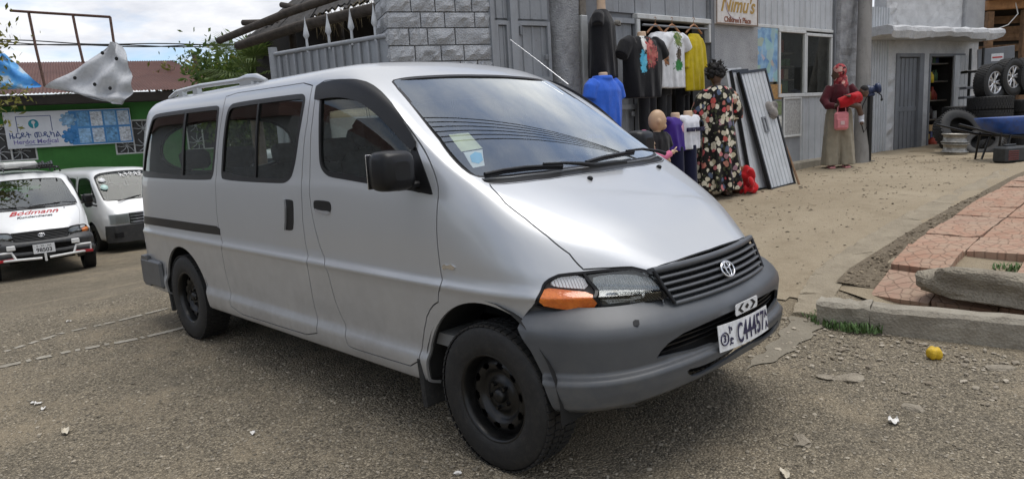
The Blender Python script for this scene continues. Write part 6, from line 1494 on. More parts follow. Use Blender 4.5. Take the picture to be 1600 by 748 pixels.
for s in (-1, 1):
    rr = []
    for z, cx, rx, ry in ((.05, .125, .125, .16), (.2, .12, .118, .15), (.45, .105, .112, .145), (.7, .085, .11, .15), (.86, .06, .125, .15), (.94, .04, .13, .14)): rr.append([(x*1+.010*math.sin(9*math.atan2(y, x-s*cx)+z*3), y+.012*math.sin(7*math.atan2(y, x-s*cx)+z*5), zz) for x, y, zz in ring2(s*cx, 0, z, rx, ry, 36, 2.6)])
    b.rings(rr, cap=True)
organic(b, 'trousers', cloth_mat('beige_linen', (.30, .265, .20), None, .7, 10), bw, .013, 3)
def scarf_mat():
    t = NT('red_patterned_scarf'); v = t.voro(24, out=1); g = t.n.new('ShaderNodeRGBToBW'); t.l.new(v, g.inputs[0]); t.set(color=t.ramp(g.outputs[0], (.2, (.03, .008, .01)), (.42, (.28, .02, .03)), (.65, (.40, .06, .06)), (.9, (.55, .36, .30))), rough=.8); t.bump(t.noise(20, 3), .4, .03); return t.m
b = MB(); b.ell((.005, .015, 1.525), (.105, .108, .125), 22, 16); b.tube([(.02, .03, 1.44), (.03, .03, 1.36), (.03, .03, 1.28)], [.10, .105, .12], 16); b.tube([(.06, -.02, 1.40), (.04, -.09, 1.30), (.02, -.12, 1.20)], [.05, .06, .04], 10)
organic(b, 'headscarf', scarf_mat(), bw, .010, 3)
for s in (-1, 1):
    b = MB(); b.box((s*.11-.012, -.045, .012), (.095, .25, .024), (0, 0, R(4*s)), .01); b.tube([(s*.11-.055, -.07, .025), (s*.11-.012, -.085, .085), (s*.11+.035, -.07, .025)], .018, 8); b.build('slipper', mat('pink_rubber', (.62, .25, .26), .6), bw)
# baby held on her arms (a thing of its own)
bp = np.array(bw.matrix_basis @ Vector((.05, -.22, 1.08))); by = empty('person', tuple(bp), bw.rotation_euler[2], 'baby in a red jacket held against the maroon jumper', 'person')
b = MB(); head_shape(b, (.26, .05, .10), .72, Euler((R(15), 0, R(60))).to_matrix()); b.tube([(.18, .02, .03), (.02, -.03, -.02), (-.14, -.02, -.06)], [.075, .085, .07], 14)
b.tube([(-.02, -.05, -.06), (.14, -.09, -.12), (.20, -.06, -.28), (.19, -.06, -.34)], [.055, .05, .038, .034], 10); b.tube([(.2, -.06, -.36), (.19, -.10, -.38), (.18, -.13, -.385)], [.034, .033, .026], 8)
b.tube([(.14, -.06, .04), (.05, -.13, .03), (-.03, -.13, .05)], [.04, .034, .022], 8); hand(b, (-.03, -.13, .05), (-1, 0, .2), 1, .5, (0, 0, 1), .6)
organic(b, 'body', M_SKIN, by, .008, 3)
b = MB(); b.tube([(.18, .0, .03), (.02, -.05, -.02), (-.14, -.04, -.06)], [.088, .10, .08], 16); b.tube([(.14, -.07, .04), (.06, -.13, .03), (.0, -.14, .04)], [.055, .05, .04], 10); organic(b, 'red_jacket', cloth_mat('red_jacket_cloth', (.42, .012, .018), None, .5), by, .010, 3)
b = MB(); b.tube([(.195, -.06, -.25), (.195, -.06, -.34), (.19, -.10, -.378)], [.043, .042, .038], 10); organic(b, 'sock', mat('grey_sock', (.45, .47, .5), .9), by, .008, 2)
b = MB(); b.ell((.272, .062, .135), (.062, .075, .068), 14, 10); organic(b, 'hair', MATS['black_hair'], by, .008, 1)
# pink bag hung on the arm
gp = np.array(bw.matrix_basis @ Vector((-.045, -.27, .60))); b = MB(); b.box((0, 0, .15), (.21, .085, .28), None, .03); b.box((0, -.045, .11), (.16, .03, .15), None, .015); bag = b.build('pink_bag', mat('pink_leather', (.60, .20, .22), .55, 0, .15, 14, .2, 60), None, tuple(gp), (0, 0, bw.rotation_euler[2])); tag(bag, 'pink handbag hanging from the arm of the person in the headscarf', 'bag')
b = MB(); b.tube([(-.06, 0, .27), (-.055, 0, .36), (-.015, .01, .42), (.03, .01, .42), (.06, 0, .35), (.065, 0, .27)], .008, 8); b.build('handle', MATS['pink_leather'], bag)
b = MB(); b.box((0, -.064, .12), (.06, .006, .06), None, .003); b.build('pocket_patch', mat('pale_pink', (.66, .45, .44), .6), bag)
# ------------------------------------------------------------------ tyre yard at the end of the walkway
def tyre_mesh(Rr, w, ri, name='tyre'):
    b = MB(); b.lathe([(ri, -w*.40), (ri+.02, -w*.48), (Rr*.80, -w*.53), (Rr*.93, -w*.5), (Rr*.985, -w*.43), (Rr, -w*.25), (Rr, w*.25), (Rr*.985, w*.43), (Rr*.93, w*.5), (Rr*.80, w*.53), (ri+.02, w*.48), (ri, w*.40), (ri+.03, w*.36), (Rr*.9, w*.42), (Rr*.94, 0), (Rr*.9, -w*.42), (ri+.03, -w*.36)], 44, close=True)
    for k in range(44):
        a0 = 2*math.pi*k/44
        for h0, h1, da in ((-.46, -.26, 0), (-.22, -.03, .07), (.03, .22, 0), (.26, .46, .07)):
            a = a0+da; e = .10; V = []
            for r in (Rr*.97, Rr*1.022):
                for aa, h in ((a, h0), (a+e, h0+.03), (a+e, h1+.03), (a, h1)): V.append((r*math.cos(aa), r*math.sin(aa), max(-.48, min(.48, h))*w))
            b.add(V, [(4, 5, 6, 7), (0, 1, 5, 4), (1, 2, 6, 5), (2, 3, 7, 6), (3, 0, 4, 7)])
    return b.mesh(name, M_TYRE)
def alloy_mesh(ri, w):
    b = MB(); b.lathe([(ri*1.02, w*.36), (ri*1.04, w*.44), (ri*.97, w*.46), (ri*.93, w*.30), (ri*.90, -w*.3), (ri*1.02, -w*.42)], 40)
    for k in range(5):
        for s in (-1, 1):
            a = 2*math.pi*k/5+s*.16; a2 = 2*math.pi*k/5+s*.27; b.tube([(.05*math.cos(a), .05*math.sin(a), w*.30), (ri*.55*math.cos(a), ri*.55*math.sin(a), w*.36), (ri*.95*math.cos(a2), ri*.95*math.sin(a2), w*.34)], [.028, .022, .026], 6, squash=.7)
    b.lathe([(0, w*.38), (.04, w*.37), (.07, w*.28), (.07, w*.1), (0, w*.1)], 20); return b.mesh('alloy_rim', mat('alloy_silver', (.62, .62, .63), .3, .85, .12, 14))
T_BIG, A_BIG = tyre_mesh(.40, .26, .235), alloy_mesh(.235, .26)
T_OPEN = tyre_mesh(.42, .24, .235, 'tyre_open')
def rot_to(axis, spin=0): return (Vector(axis).to_track_quat('Z', 'Y').to_matrix() @ Euler((0, 0, spin)).to_matrix()).to_euler()
def tyre(c, axis, label, group, alloy=False, mesh=None, spin=0, scale=1):
    o = link('tyre' if not alloy else 'alloy_wheel', mesh or T_BIG, None, tuple(c), rot_to(axis, spin)); o.scale = (scale,)*3; tag(o, label, 'tyre' if not alloy else 'wheel', group)
    if alloy: link('rim', A_BIG, o)
    return o
c_ = lambda px, py, D: atd(px, py, D)
toward = -CF*np.array([1, 1, 0]); toward /= np.linalg.norm(toward); side = np.array([CR[0], CR[1], 0]); side /= np.linalg.norm(side)
D0 = 13.0
ax = toward*.8+side*.36
for px, py, lab in ((1547, 130, 'alloy wheel standing on the tyre stack beside the dark board'), (1576, 121, 'alloy wheel with dark spokes between two others on the stack'), (1604, 119, 'alloy wheel on the stack farthest from the dark board')): tyre(c_(px, py, D0+.15*(px-1547)/30), ax, lab, 'alloy wheels on the tyre stack', True, spin=px, scale=.86)
up = (0, 0, 1)
gY = float(gz(*c_(1540, 215, D0)[:2]))
base = c_(1548, 200, D0); base[2] = 0
for i, (px, lab) in enumerate(((1547, 'tyre lying flat at the top of the stack under the alloy wheels'), (1547, 'tyre lying flat below the topmost one in the stack'), (1552, 'tyre lying flat in the middle of the tall stack'), (1545, 'tyre lying flat near the foot of the tall stack'), (1549, 'tyre lying flat on the ground under the tall stack'))):
    z = c_(1547, 162, D0)[2]-i*.235; q = c_(px, 160, D0); tyre((q[0], q[1], z), (.03*(i % 2), .04, 1), lab, 'tyres lying flat in the stacks', spin=i, scale=.9)
for i in range(4):
    q = c_(1506, 174, D0+.5); lab = ('tyre lying flat at the top of the low stack behind the open tyre', 'tyre lying flat second from the top of the low stack', 'tyre lying flat third from the top of the low stack', 'tyre lying flat at the foot of the low stack')[i]; tyre((q[0], q[1], c_(1506, 176, D0+.5)[2]-i*.235), (.02, -.03*(i % 2), 1), lab, 'tyres lying flat in the stacks', spin=i*2, scale=.9)
for i in range(4):
    q = c_(1604, 170, D0+.3); tyre((q[0], q[1], c_(1604, 166, D0+.3)[2]-i*.235), (.02, .03, 1), ('tyre lying flat at the top of the stack beyond the wheelbarrow', 'tyre second from the top of the stack beyond the wheelbarrow', 'tyre third from the top of the stack beyond the wheelbarrow', 'tyre at the foot of the stack beyond the wheelbarrow')[i], 'tyres lying flat in the stacks', spin=i*2, scale=.9)
q = c_(1498, 207, 12.6); tyre(q, toward*.86+side*.12+np.array([0, 0, .5]), 'large empty tyre propped upright on the dirt', 'loose tyres', mesh=T_OPEN)
q = c_(1537, 225, 12.2); tyre(q, toward*.5-side*.6+np.array([0, 0, .75]), 'empty tyre half hidden behind the wheelbarrow leg', 'loose tyres', mesh=T_OPEN, scale=.75)
RIMM = MB(); RIMM.lathe([(.215, -.09), (.222, -.095), (.222, -.075), (.19, -.06), (.185, .05), (.205, .07), (.222, .08), (.222, .095), (.2, .095), (.18, .05), (.17, .0), (.10, -.01), (.04, .0), (.0, .0)], 36); RIMM = RIMM.mesh('steel_rim', mat('dull_steel', (.32, .31, .28), .45, .7, .3, 14, .1, 60, dirt=(.12, .09, .06)))
for i, py in enumerate((231, 216)):
    q = c_(1492, py, 12.1); o = link('steel_rim', RIMM, None, tuple(q), rot_to((.05, .02*i, 1))); o.scale = (.95, .95, .8); tag(o, ('bare steel rim lying on the ground before the open tyre', 'bare steel rim lying on top of another before the open tyre')[i], 'rim', 'steel rims')
# wheelbarrow
wp_ = c_(1575, 225, 10.7); wp_[2] = float(gz(wp_[0], wp_[1])); rz = math.atan2(side[1], side[0])
wbw = empty('wheelbarrow', tuple(wp_), rz, 'blue metal wheelbarrow parked in front of the tyre stack', 'wheelbarrow')
b = MB(); rr = []
for z, hx, hy in ((.40, .22, .17), (.47, .34, .24), (.57, .42, .29), (.66, .47, .32), (.66, .455, .305), (.57, .405, .275), (.47, .325, .225), (.415, .20, .15)): rr.append(ring2(.02, 0, z+.0, hx, hy, 32, 3.5))
b.rings(rr); b.add(ring2(.02, 0, .415, .20, .15, 32, 3.5), [tuple(range(32))]); b.build('tray', mat('blue_enamel', (.018, .07, .27), .45, 0, .3, 8, .05, 40, dirt=(.05, .05, .07)), wbw)
for s in (-1, 1):
    b = MB(); b.tube([(-.95, s*.28, .60), (-.35, s*.25, .42), (.3, s*.12, .33), (.62, s*.06, .20)], .018, 8); b.build('handle', M_STEELBLK, wbw)
    b = MB(); b.tube([(-.28, s*.24, .44), (-.33, s*.25, .02), (-.23, s*.25, .01), (-.12, s*.22, .40)], .016, 8); b.build('leg', M_STEELBLK, wbw)
w_ = link('wheel', T_BIG, wbw, (.66, 0, .20), (R(90), 0, 0)); w_.scale = (.48, .48, .4)
# small engine box and drill stand
p = c_(1577, 240, 10.3); p[2] = float(gz(p[0], p[1])); eb = empty('compressor_box', tuple(p), rz+.2, 'dark box-shaped air compressor on the ground under the wheelbarrow', 'compressor'); b = MB(); b.box((0, 0, .13), (.36, .26, .24), None, .03); b.box((0, 0, .265), (.2, .05, .03), None, .01); b.build('housing', mat('dark_enamel', (.03, .033, .035), .5, 0, .3, 12, .1, 60), eb)
for k in range(5): b = MB(); b.box((-.06, -.132, .06+.03*k), (.18, .01, .016), None, .003); b.build('vent_slat', mat('red_slat', (.14, .02, .015), .6), eb)
# bench machine on a post
p = gpt(1357, 253); tp = atd(1361, 150, 11.7); st = empty('pump_stand', tuple(p), rz, 'blue hand machine clamped on a steel post beside the utility pole', 'machine'); hgt = float(tp[2]-p[2])
b = MB(); b.tube([(0, 0, -.05), (.0, 0, hgt)], .042, 10); b.box((0, 0, .01), (.16, .12, .02), None, .004); b.build('post', M_STEELBLK, st)
b = MB(); Mz = Matrix.Translation((.02, 0, hgt+.10)) @ Euler((0, R(78), R(-20))).to_matrix().to_4x4(); b.lathe([(0, -.10), (.07, -.10), (.085, -.08), (.085, -.02), (.06, .0), (.06, .06), (.082, .07), (.088, .12), (.06, .14), (0, .14)], 22, Mz); b.box((0, 0, hgt+.02), (.12, .10, .05), None, .012); b.build('machine_head', mat('navy_enamel', (.012, .025, .075), .4, 0, .3, 10), st)
b = MB(); b.tube([(.11, 0, hgt+.06), (.16, -.05, hgt+.0), (.17, -.05, hgt-.05)], .010, 6); b.ell((.17, -.05, hgt-.07), (.02, .02, .025), 8, 6); b.build('crank', M_STEELBLK, st)
b = MB(); b.tube([(-.04, 0, hgt+.02), (-.14, -.04, hgt-.15), (-.17, -.04, hgt-.4), (-.12, -.05, hgt-.6), (-.06, -.05, hgt-.5)], .009, 6); b.build('cable', M_BLACKPL, st)
p = gpt(1353, 251); b = MB(); b.lathe([(0, 0), (.05, 0), (.055, .02), (.055, .24), (.035, .28), (.018, .29), (.018, .33), (0, .33)], 18); tag(b.build('red_bottle', mat('red_enamel', (.30, .02, .03), .4), None, tuple(p+np.array([-.10, -.05, 0]))), 'small dark red bottle standing at the foot of the steel post', 'bottle')
# timber shed behind the tyres
sh = c_(1565, 150, 15.5); sh[2] = .6; shd = empty('timber_shed', tuple(sh), rz, 'brown timber shed behind the stacked alloy wheels', 'shed')
Lx = lambda px, py, D: (np.array(c_(px, py, D))-np.array([sh[0], sh[1], 0])) @ np.array([math.cos(W2.rz), math.sin(W2.rz), 0])
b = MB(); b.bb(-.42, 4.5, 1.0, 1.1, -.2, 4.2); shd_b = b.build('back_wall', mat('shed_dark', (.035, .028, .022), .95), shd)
zt_ = c_(1565, 8, 15)[2]-.6
for i in range(4): b = MB(); z = zt_-.22-.20*i; b.box((2.1, .9+rg.normal(0, .01), z), (4.8, .03, .17), (0, R(rg.normal(0, .6)), 0), .004); b.build('plank', M_WOODBR, shd)
b = MB(); b.box((2.0, -.05, zt_+.02), (5.0, .14, .20), None, .01); b.build('beam', mat('orange_timber', (.34, .17, .07), .8, 0, .3, 9, .3, 40), shd)
for x in (-.36, .42, 2.2): b = MB(); b.box((x, 0, zt_/2-.15), (.14, .12, zt_+.1), None, .01); b.build('post', M_WOODBR, shd)
b = MB(); b.bb(-.5, 4.8, -.5, 1.4, zt_+.14, zt_+.20); b.build('roof', M_WOODOLD, shd)
b = MB(); b.tube([(.1, -.1, zt_+.1), (.15, -.15, zt_-.2), (-.05, -.15, zt_-.42), (-.3, -.12, zt_-.5)], .012, 6); b.build('cable', M_WHITEPL, shd)
bd_c = c_(1556, 90, 14.2); bk = empty('notice_board', tuple(bd_c), rz-.25, 'dark grey board with a small red and white label above the tyres', 'board'); b = MB(); b.box((0, 0, 0), (.66, .03, .40), (0, R(-3), 0), .005); b.build('board', M_GREYD, bk)
b = MB(); b.box((.02, -.018, .0), (.22, .006, .15), None, .001); lb = b.build('label', M_PLATE, bk); b = MB(); b.box((.02, -.0225, .0), (.18, .004, .03), None, .001); b.build('label_stripe', mat('red_ink', (.5, .03, .03), .6), lb)
b = MB()
for s in (-.28, .28): b.cyl((s, .03, -.2), (s, .06, -1.9), .02, n=8)
b.build('legs', M_STEELBLK, bk)
for i, (px, py, lab) in enumerate(((1524, 112, 'upper grey shelf plank between white wall and tyres'), (1522, 137, 'middle grey shelf plank between white wall and tyres'), (1520, 152, 'lower grey shelf plank between white wall and tyres'))):
    q = c_(px, py, 13.9); b = MB(); b.box((0, 0, 0), (.42, .3, .05), None, .006); tag(b.build('shelf_plank', M_GREYD if i else M_STEELBLK, None, tuple(q), (0, 0, rz-.2)), lab, 'plank')
for i, px in enumerate((1513, 1533)):
    q = c_(px, 150, 14.0); q[2] = .6; b = MB(); b.cyl((0, 0, -.1), (0, 0, 1.9), .025, n=8); tag(b.build('rack_post', M_STEELBLK, None, tuple(q)), ('slim dark rack post next to the white wall corner', 'slim dark rack post next to the alloy wheels')[i], 'post')
# ------------------------------------------------------------------ spiked gate and thatched-over shelter behind the van
aF = R(191); g0 = np.array([*P610, 0])+np.array([math.cos(aF), math.sin(aF), 0])*.02; g1 = np.array([*along(424, P610, aF), 0]); FW = Wall(g1[:2], g0[:2])
gzb = float(gz(*g1[:2])); zr = [FW.loc(431, 88)[1], FW.loc(606, 59)[1]]; L = FW.L
gate = Kit(FW, 'spiked_gate', L/2, 0, gzb, 'grey ribbed metal gate with spear-tipped rods next to the stone pier', 'gate')
ztop_ = lambda x: zr[0]+(zr[1]-zr[0])*x/L
nr = 14
for i in range(nr):
    x0, x1 = L*i/nr, L*(i+1)/nr; b = MB(); zt0 = ztop_((x0+x1)/2); b.bb(x0+.004, x1-.004, .0+.006*(i % 2), .012+.006*(i % 2), gzb+.1, zt0); gate.add('panel_board', b, M_GREY)
    b = MB(); b.bb(x0-.014, x0+.014, -.028, -.001, gzb+.1, ztop_(x0)-.01); gate.add('panel_rib', b, M_GREY)
b = MB(); b.tube([(0, -.01, zr[0]+.02), (L, -.01, zr[1]+.02)], .024, 8); b.cyl((0, 0, gzb), (0, 0, zr[0]+.10), .05, n=12); gate.add('top_rail', b, M_GREY)
for px in (481, 516, 552, 589):
    x = FW.xl(px, 70); z0 = ztop_(x); b = MB(); h = .38; b.tube([(x, -.01, z0-.02), (x, -.01, z0+h*.35)], .014, 8); b.lathe([(.014, 0), (.034, .035), (.026, .08), (.012, .15), (.0, .24)], 8, Matrix.Translation((x, -.01, z0+h*.33))); gate.add('spear', b, M_LGREY)
# shelter: sagging dark roof on crooked poles
M_BARK = mat('dark_bark', (.055, .045, .037), .95, 0, .45, 9, .7, 40); M_ROOFD = mat('sooty_sheet', (.030, .028, .027), .9, 0, .5, 5, .4, 20, dirt=(.07, .06, .05))
Dl, Dr = 11.5, 8.6
E0, E1 = atd(378, 66, Dl), atd(640, -22, Dr); B0, B1 = atd(470, -10, Dl+4.5), atd(640, -120, Dr+5)
sc_ = (E0+E1)/2; sc_[2] = 0
shl = empty('pole_shelter', tuple(sc_), 0, 'dark sagging shelter roof on crooked poles behind the spiked gate', 'shelter')
def loc_(p): return tuple(np.array(p)-sc_)
for k in range(9):                                             # overlapping roof sheets
    b = MB(); a0, a1 = k/9, (k+1)/9+.03; q = lambda u, v: E0+(E1-E0)*u+((B0+(B1-B0)*u)-(E0+(E1-E0)*u))*v; rg3 = np.random.default_rng(k); t0 = rg3.uniform(-.06, .05); R0 = []
    for v in (t0, .25, .6, 1):
        R0.append([loc_(q(a0+(a1-a0)*j/12, v)+np.array([0, 0, .02*math.sin(j*math.pi*.66)+.02*(k % 2)+rg3.normal(0, .006)])) for j in range(13)])
    b.rings(R0, closed=False, smooth=False); low = [[(x, y, z-.03) for x, y, z in r] for r in R0]; b.rings(low, closed=False, smooth=False); shl_s = b.build('roof_sheet', M_ROOFD, shl)
for i, (p0, p1, r) in enumerate((((342, 64, Dl-.3), (600, -30, Dr-.2), .055), ((380, 36, Dl+.4), (470, 42, Dl-.2), .05), ((440, 8, Dl+.8), (520, 30, Dl), .05), ((372, 72, Dl), (600, 10, Dr), .07), ((390, 58, Dl+1), (560, 20, Dr+1), .045))):
    a, c = atd(*p0), atd(*p1); b = MB(); b.tube([loc_(a), loc_((a+c)/2+np.array([0, 0, .04])), loc_(c)], [r, r*1.05, r], 10); b.build('pole', M_BARK, shl)
for i, (px, D) in enumerate(((455, Dl+.6), (530, Dl-.4), (590, Dr+.6))):
    a = atd(px, 120, D); t_ = atd(px, 30, D); b = MB(); b.tube([(a[0]-sc_[0], a[1]-sc_[1], -.5), loc_(t_)], [.07, .06], 10); b.build('post', M_BARK, shl)
bk_ = [atd(x, y, D) for x, y, D in ((400, 60, Dl+3), (640, 0, Dr+3.5), (640, 170, Dr+3.5), (400, 170, Dl+3))]; b = MB(); b.add([loc_(p) for p in bk_], [(0, 1, 2, 3)]); b.add([loc_(p+np.array([-.2, .3, 0])) for p in bk_], [(3, 2, 1, 0)]); b.build('back_wall', mat('shelter_dark', (.022, .019, .017), .95), shl)
b = MB()
for k in range(150):
    u = RNG.random(); p = E0+(E1-E0)*(.5+.5*u)+np.array([0, 0, RNG.uniform(-.1, .05)]); d = np.array([RNG.normal(0, .08), RNG.normal(0, .08), -RNG.uniform(.08, .32)]); b.tube([loc_(p), loc_(p+d*.6), loc_(p+d)], [.004, .003, .001], 4)
st_ = b.build('hanging_straw', mat('dry_straw', (.20, .16, .09), .9), shl); st_['kind'] = 'stuff'

# ------------------------------------------------------------------ green clinic building
GA = atd(100, 205, 20.0); aG = R(70); _d = np.array([math.cos(aG), math.sin(aG)])
GW = Wall(GA[:2]-_d*6, GA[:2]+_d*9); gzG = float(gz(*GA[:2]))-.1
M_GREEN = grey_paint('green_wall', (.055, .20, .045), .7, (.04, .12, .035), .4); M_TIN = None
def roof_mat():
    t = NT('rusty_red_sheet'); c = t.ramp(t.noise(1.2, 7, .65), (.3, (.085, .035, .027)), (.7, (.135, .062, .047))); c = t.mix(t.ramp(t.noise(14, 6, .7, t.mapped((1, .25, .25))), (.5, 0), (.75, .6)), c, (.055, .03, .026)); t.set(color=c, rough=.75); return t.m
M_TIN = roof_mat()
gx = lambda px, py=200, off=0: GW.xl(px, py, off); gzz = lambda px, py, off=0: GW.zl(px, py, off)
clinic = Kit(GW, 'clinic_building', gx(100), 1, gzG, 'green clinic building with rusty red corrugated hip roof', 'building')
ze = gzz(100, 146, -.5); xl_, xr_ = gx(-160), gx(345)
# windows: left and right of the sign
wins = [(gx(-30), gx(52)), (gx(176), gx(236)), (gx(290), gx(340))]; wz0, wz1 = gzz(100, 247), gzz(100, 192)
b = MB(); xs_ = [xl_]
for a, c in wins: xs_ += [a, c]
xs_.append(xr_)
for i in range(0, len(xs_), 2): b.bb(xs_[i], xs_[i+1], 0, .2, gzG-.3, ze-.02)
for a, c in wins: b.bb(a, c, .0, .2, wz1, ze-.02); b.bb(a, c, .0, .2, gzG-.3, wz0)
b.bb(xl_, xr_-.3, .9, 6, gzG-.3, ze-.3)
clinic.add('wall', b, M_GREEN)
for a, c in wins:
    b = MB(); b.bb(a, c, .12, .16, wz0, wz1); w_ = clinic.add('window', b, mat('window_dark', (.015, .014, .018), .2))
    b = MB(); t = .04
    for (u0, u1, v0, v1) in ((a, c, wz1-t, wz1), (a, c, wz0, wz0+t), (a, a+t, wz0+t, wz1-t), (c-t, c, wz0+t, wz1-t), ((a+c)/2-t/2, (a+c)/2+t/2, wz0+t, wz1-t)): b.bb(u0, u1, -.01, .1, v0, v1)
    clinic.add('window_frame', b, M_WHITEF, w_)
    b = MB(); hw = (wz1-wz0)/4; cx = a+hw+.05
    while cx < c-hw*.5:
        for cz in (wz0+hw, wz1-hw):
            for k in range(8): an = k*math.pi/4; b.tube([(cx, .05, cz), (cx+hw*.5*math.cos(an+.2), .05, cz+hw*.5*math.sin(an+.2)), (cx+hw*math.cos(an), .05, cz+hw*math.sin(an))], .013, 5)
        cx += hw*2
    clinic.add('window_grille', b, M_LGREY, w_)
# hip roof of ribbed sheets
zr_ = ze+1.15; yE, yR = -.55, 4.2
rx0, rx1, hx0, hx1 = gx(-200), gx(352, 130, -.5), gx(-120, 95, 4), gx(268, 97, 4.2)
rzE = ze; zR = GW.zl(150, 97, yR)
def roof_face(nm, P00, P01, P10, P11, n):
    b = MB(); r0, r1 = [], []; P00, P01, P10, P11 = [np.array(p, float) for p in (P00, P01, P10, P11)]
    for i in range(n*2+1):
        u = i/(n*2); d = np.array([0, 0, .03 if i % 2 else 0]); r0.append(tuple(P00+(P01-P00)*u+d)); r1.append(tuple(P10+(P11-P10)*u+d))
    b.rings([r0, r1], closed=False, smooth=False); return clinic.add(nm, b, M_TIN)
roof_face('roof', (rx0, yE, rzE), (rx1, yE, rzE), (hx0, yR, zR), (hx1, yR, zR), 95)
roof_face('roof_side', (rx1, yE, rzE), (rx1, 9, rzE), (hx1, yR, zR), (hx1+.01, yR+.4, zR), 40)
b = MB(); b.bb(rx0, rx1, yE+.02, yE+.06, rzE-.28, rzE-.02); b.bb(rx1-.06, rx1-.02, yE+.06, 9, rzE-.28, rzE-.02); b.bb(rx0, rx1-.07, yE+.06, .9, rzE-.28, rzE-.25); clinic.add('fascia', b, mat('dark_fascia', (.03, .024, .02), .9))
# banner sign
s0, s1 = GW.loc(8, 204, -.10)[0], GW.loc(206, 197, -.10)[0]; z0, z1 = GW.loc(100, 228.5, -.1)[1], GW.loc(100, 172.5, -.1)[1]
sg2 = Kit(GW, 'clinic_sign', (s0+s1)/2, -.1, z0, 'white and blue banner sign of the clinic on the green wall', 'sign')
Wd = s1-s0; Hd = z1-z0; b = MB(); b.bb(s0, s1, -.12, -.08, z0, z1, .004); sg2.add('sign_board', b, mat('banner_white', (.66, .68, .72), .5, 0, .08, 4))
M_B1 = mat('banner_blue', (.05, .22, .50), .5, 0, .2, 5); M_B2 = mat('banner_pale_blue', (.26, .45, .66), .5, 0, .4, 12); M_B3 = mat('banner_navy', (.03, .06, .20), .5); M_TEAL = mat('banner_teal', (.03, .30, .38), .5, 0, .2, 8)
px_x = lambda f: s0+Wd*f; pz = lambda f: z0+Hd*f
b = MB(); b.bb(px_x(.50), px_x(.995), -.1225, -.12, pz(.02), pz(.98)); sg2.add('blue_field', b, M_B1)
for i in range(4):
    for j in range(2):
        b = MB(); b.bb(px_x(.56+.11*i), px_x(.655+.11*i), -.125, -.1225, pz(.06+.47*j), pz(.47+.47*j)); sg2.add('picture_tile', b, [M_B2, mat('tile_a', (.45, .52, .60), .5, 0, .5, 18), mat('tile_b', (.12, .30, .52), .5, 0, .6, 14), mat('tile_c', (.55, .58, .62), .5, 0, .5, 22)][(i+2*j) % 4])
for k in range(9):
    for j, (rx, f) in enumerate(((.055, .27), (.05, .73))):
        if k: a = k*2*math.pi/8; b = MB(); c = (px_x(.49)+.17*math.cos(a)*1.0, pz(f)+.17*math.sin(a)); b.lathe([(0, .003), (rx, .003), (rx, 0)], 12, Matrix.Translation((c[0], -.1225, c[1])) @ Euler((R(90), 0, 0)).to_matrix().to_4x4()); sg2.add('gear_tooth', b, M_B2 if j else M_B1)
        else: b = MB(); b.lathe([(0, .002), (.16, .002), (.16, 0)], 24, Matrix.Translation((px_x(.49), -.1225, pz(f))) @ Euler((R(90), 0, 0)).to_matrix().to_4x4()); sg2.add('gear_disc', b, M_B2 if j else M_B1)
b = MB(); b.lathe([(0, .003), (.125, .003), (.125, 0)], 24, Matrix.Translation((px_x(.22), -.1205, pz(.66))) @ Euler((R(90), 0, 0)).to_matrix().to_4x4()); sg2.add('logo_disc', b, M_TEAL)
b = MB(); b.lathe([(0, .003), (.05, .003), (.05, 0)], 16, Matrix.Translation((px_x(.22), -.124, pz(.70))) @ Euler((R(90), 0, 0)).to_matrix().to_4x4()); b.tube([(px_x(.22), -.126, pz(.67)), (px_x(.22), -.126, pz(.54))], .016, 6); sg2.add('logo_mark', b, M_PLATE)
b = MB(); t = .008
b.bb(px_x(.13), px_x(.33), -.123, -.12, pz(.07), pz(.08)+t); sg2.add('logo_underline', b, M_B3); b = MB()
for (u0, u1, v0, v1) in ((.09, .36, .86, .87), (.09, .096, .45, .86), (.354, .36, .45, .86)): b.bb(px_x(u0), px_x(u1), -.123, -.12, pz(v0), pz(v1)+t)
sg2.add('logo_frame', b, M_B3)
wall_text(sg2, GW, 'sign_lettering', 'ዜርዶት መዲካል', px_x(.22), pz(.34), -.1215, .21, M_B3, bold=.004, depth=.001); wall_text(sg2, GW, 'sign_lettering', 'Herdot Medical', px_x(.22), pz(.17), -.1215, .17, mat('sign_purple', (.16, .14, .38), .6), bold=.003, depth=.001)
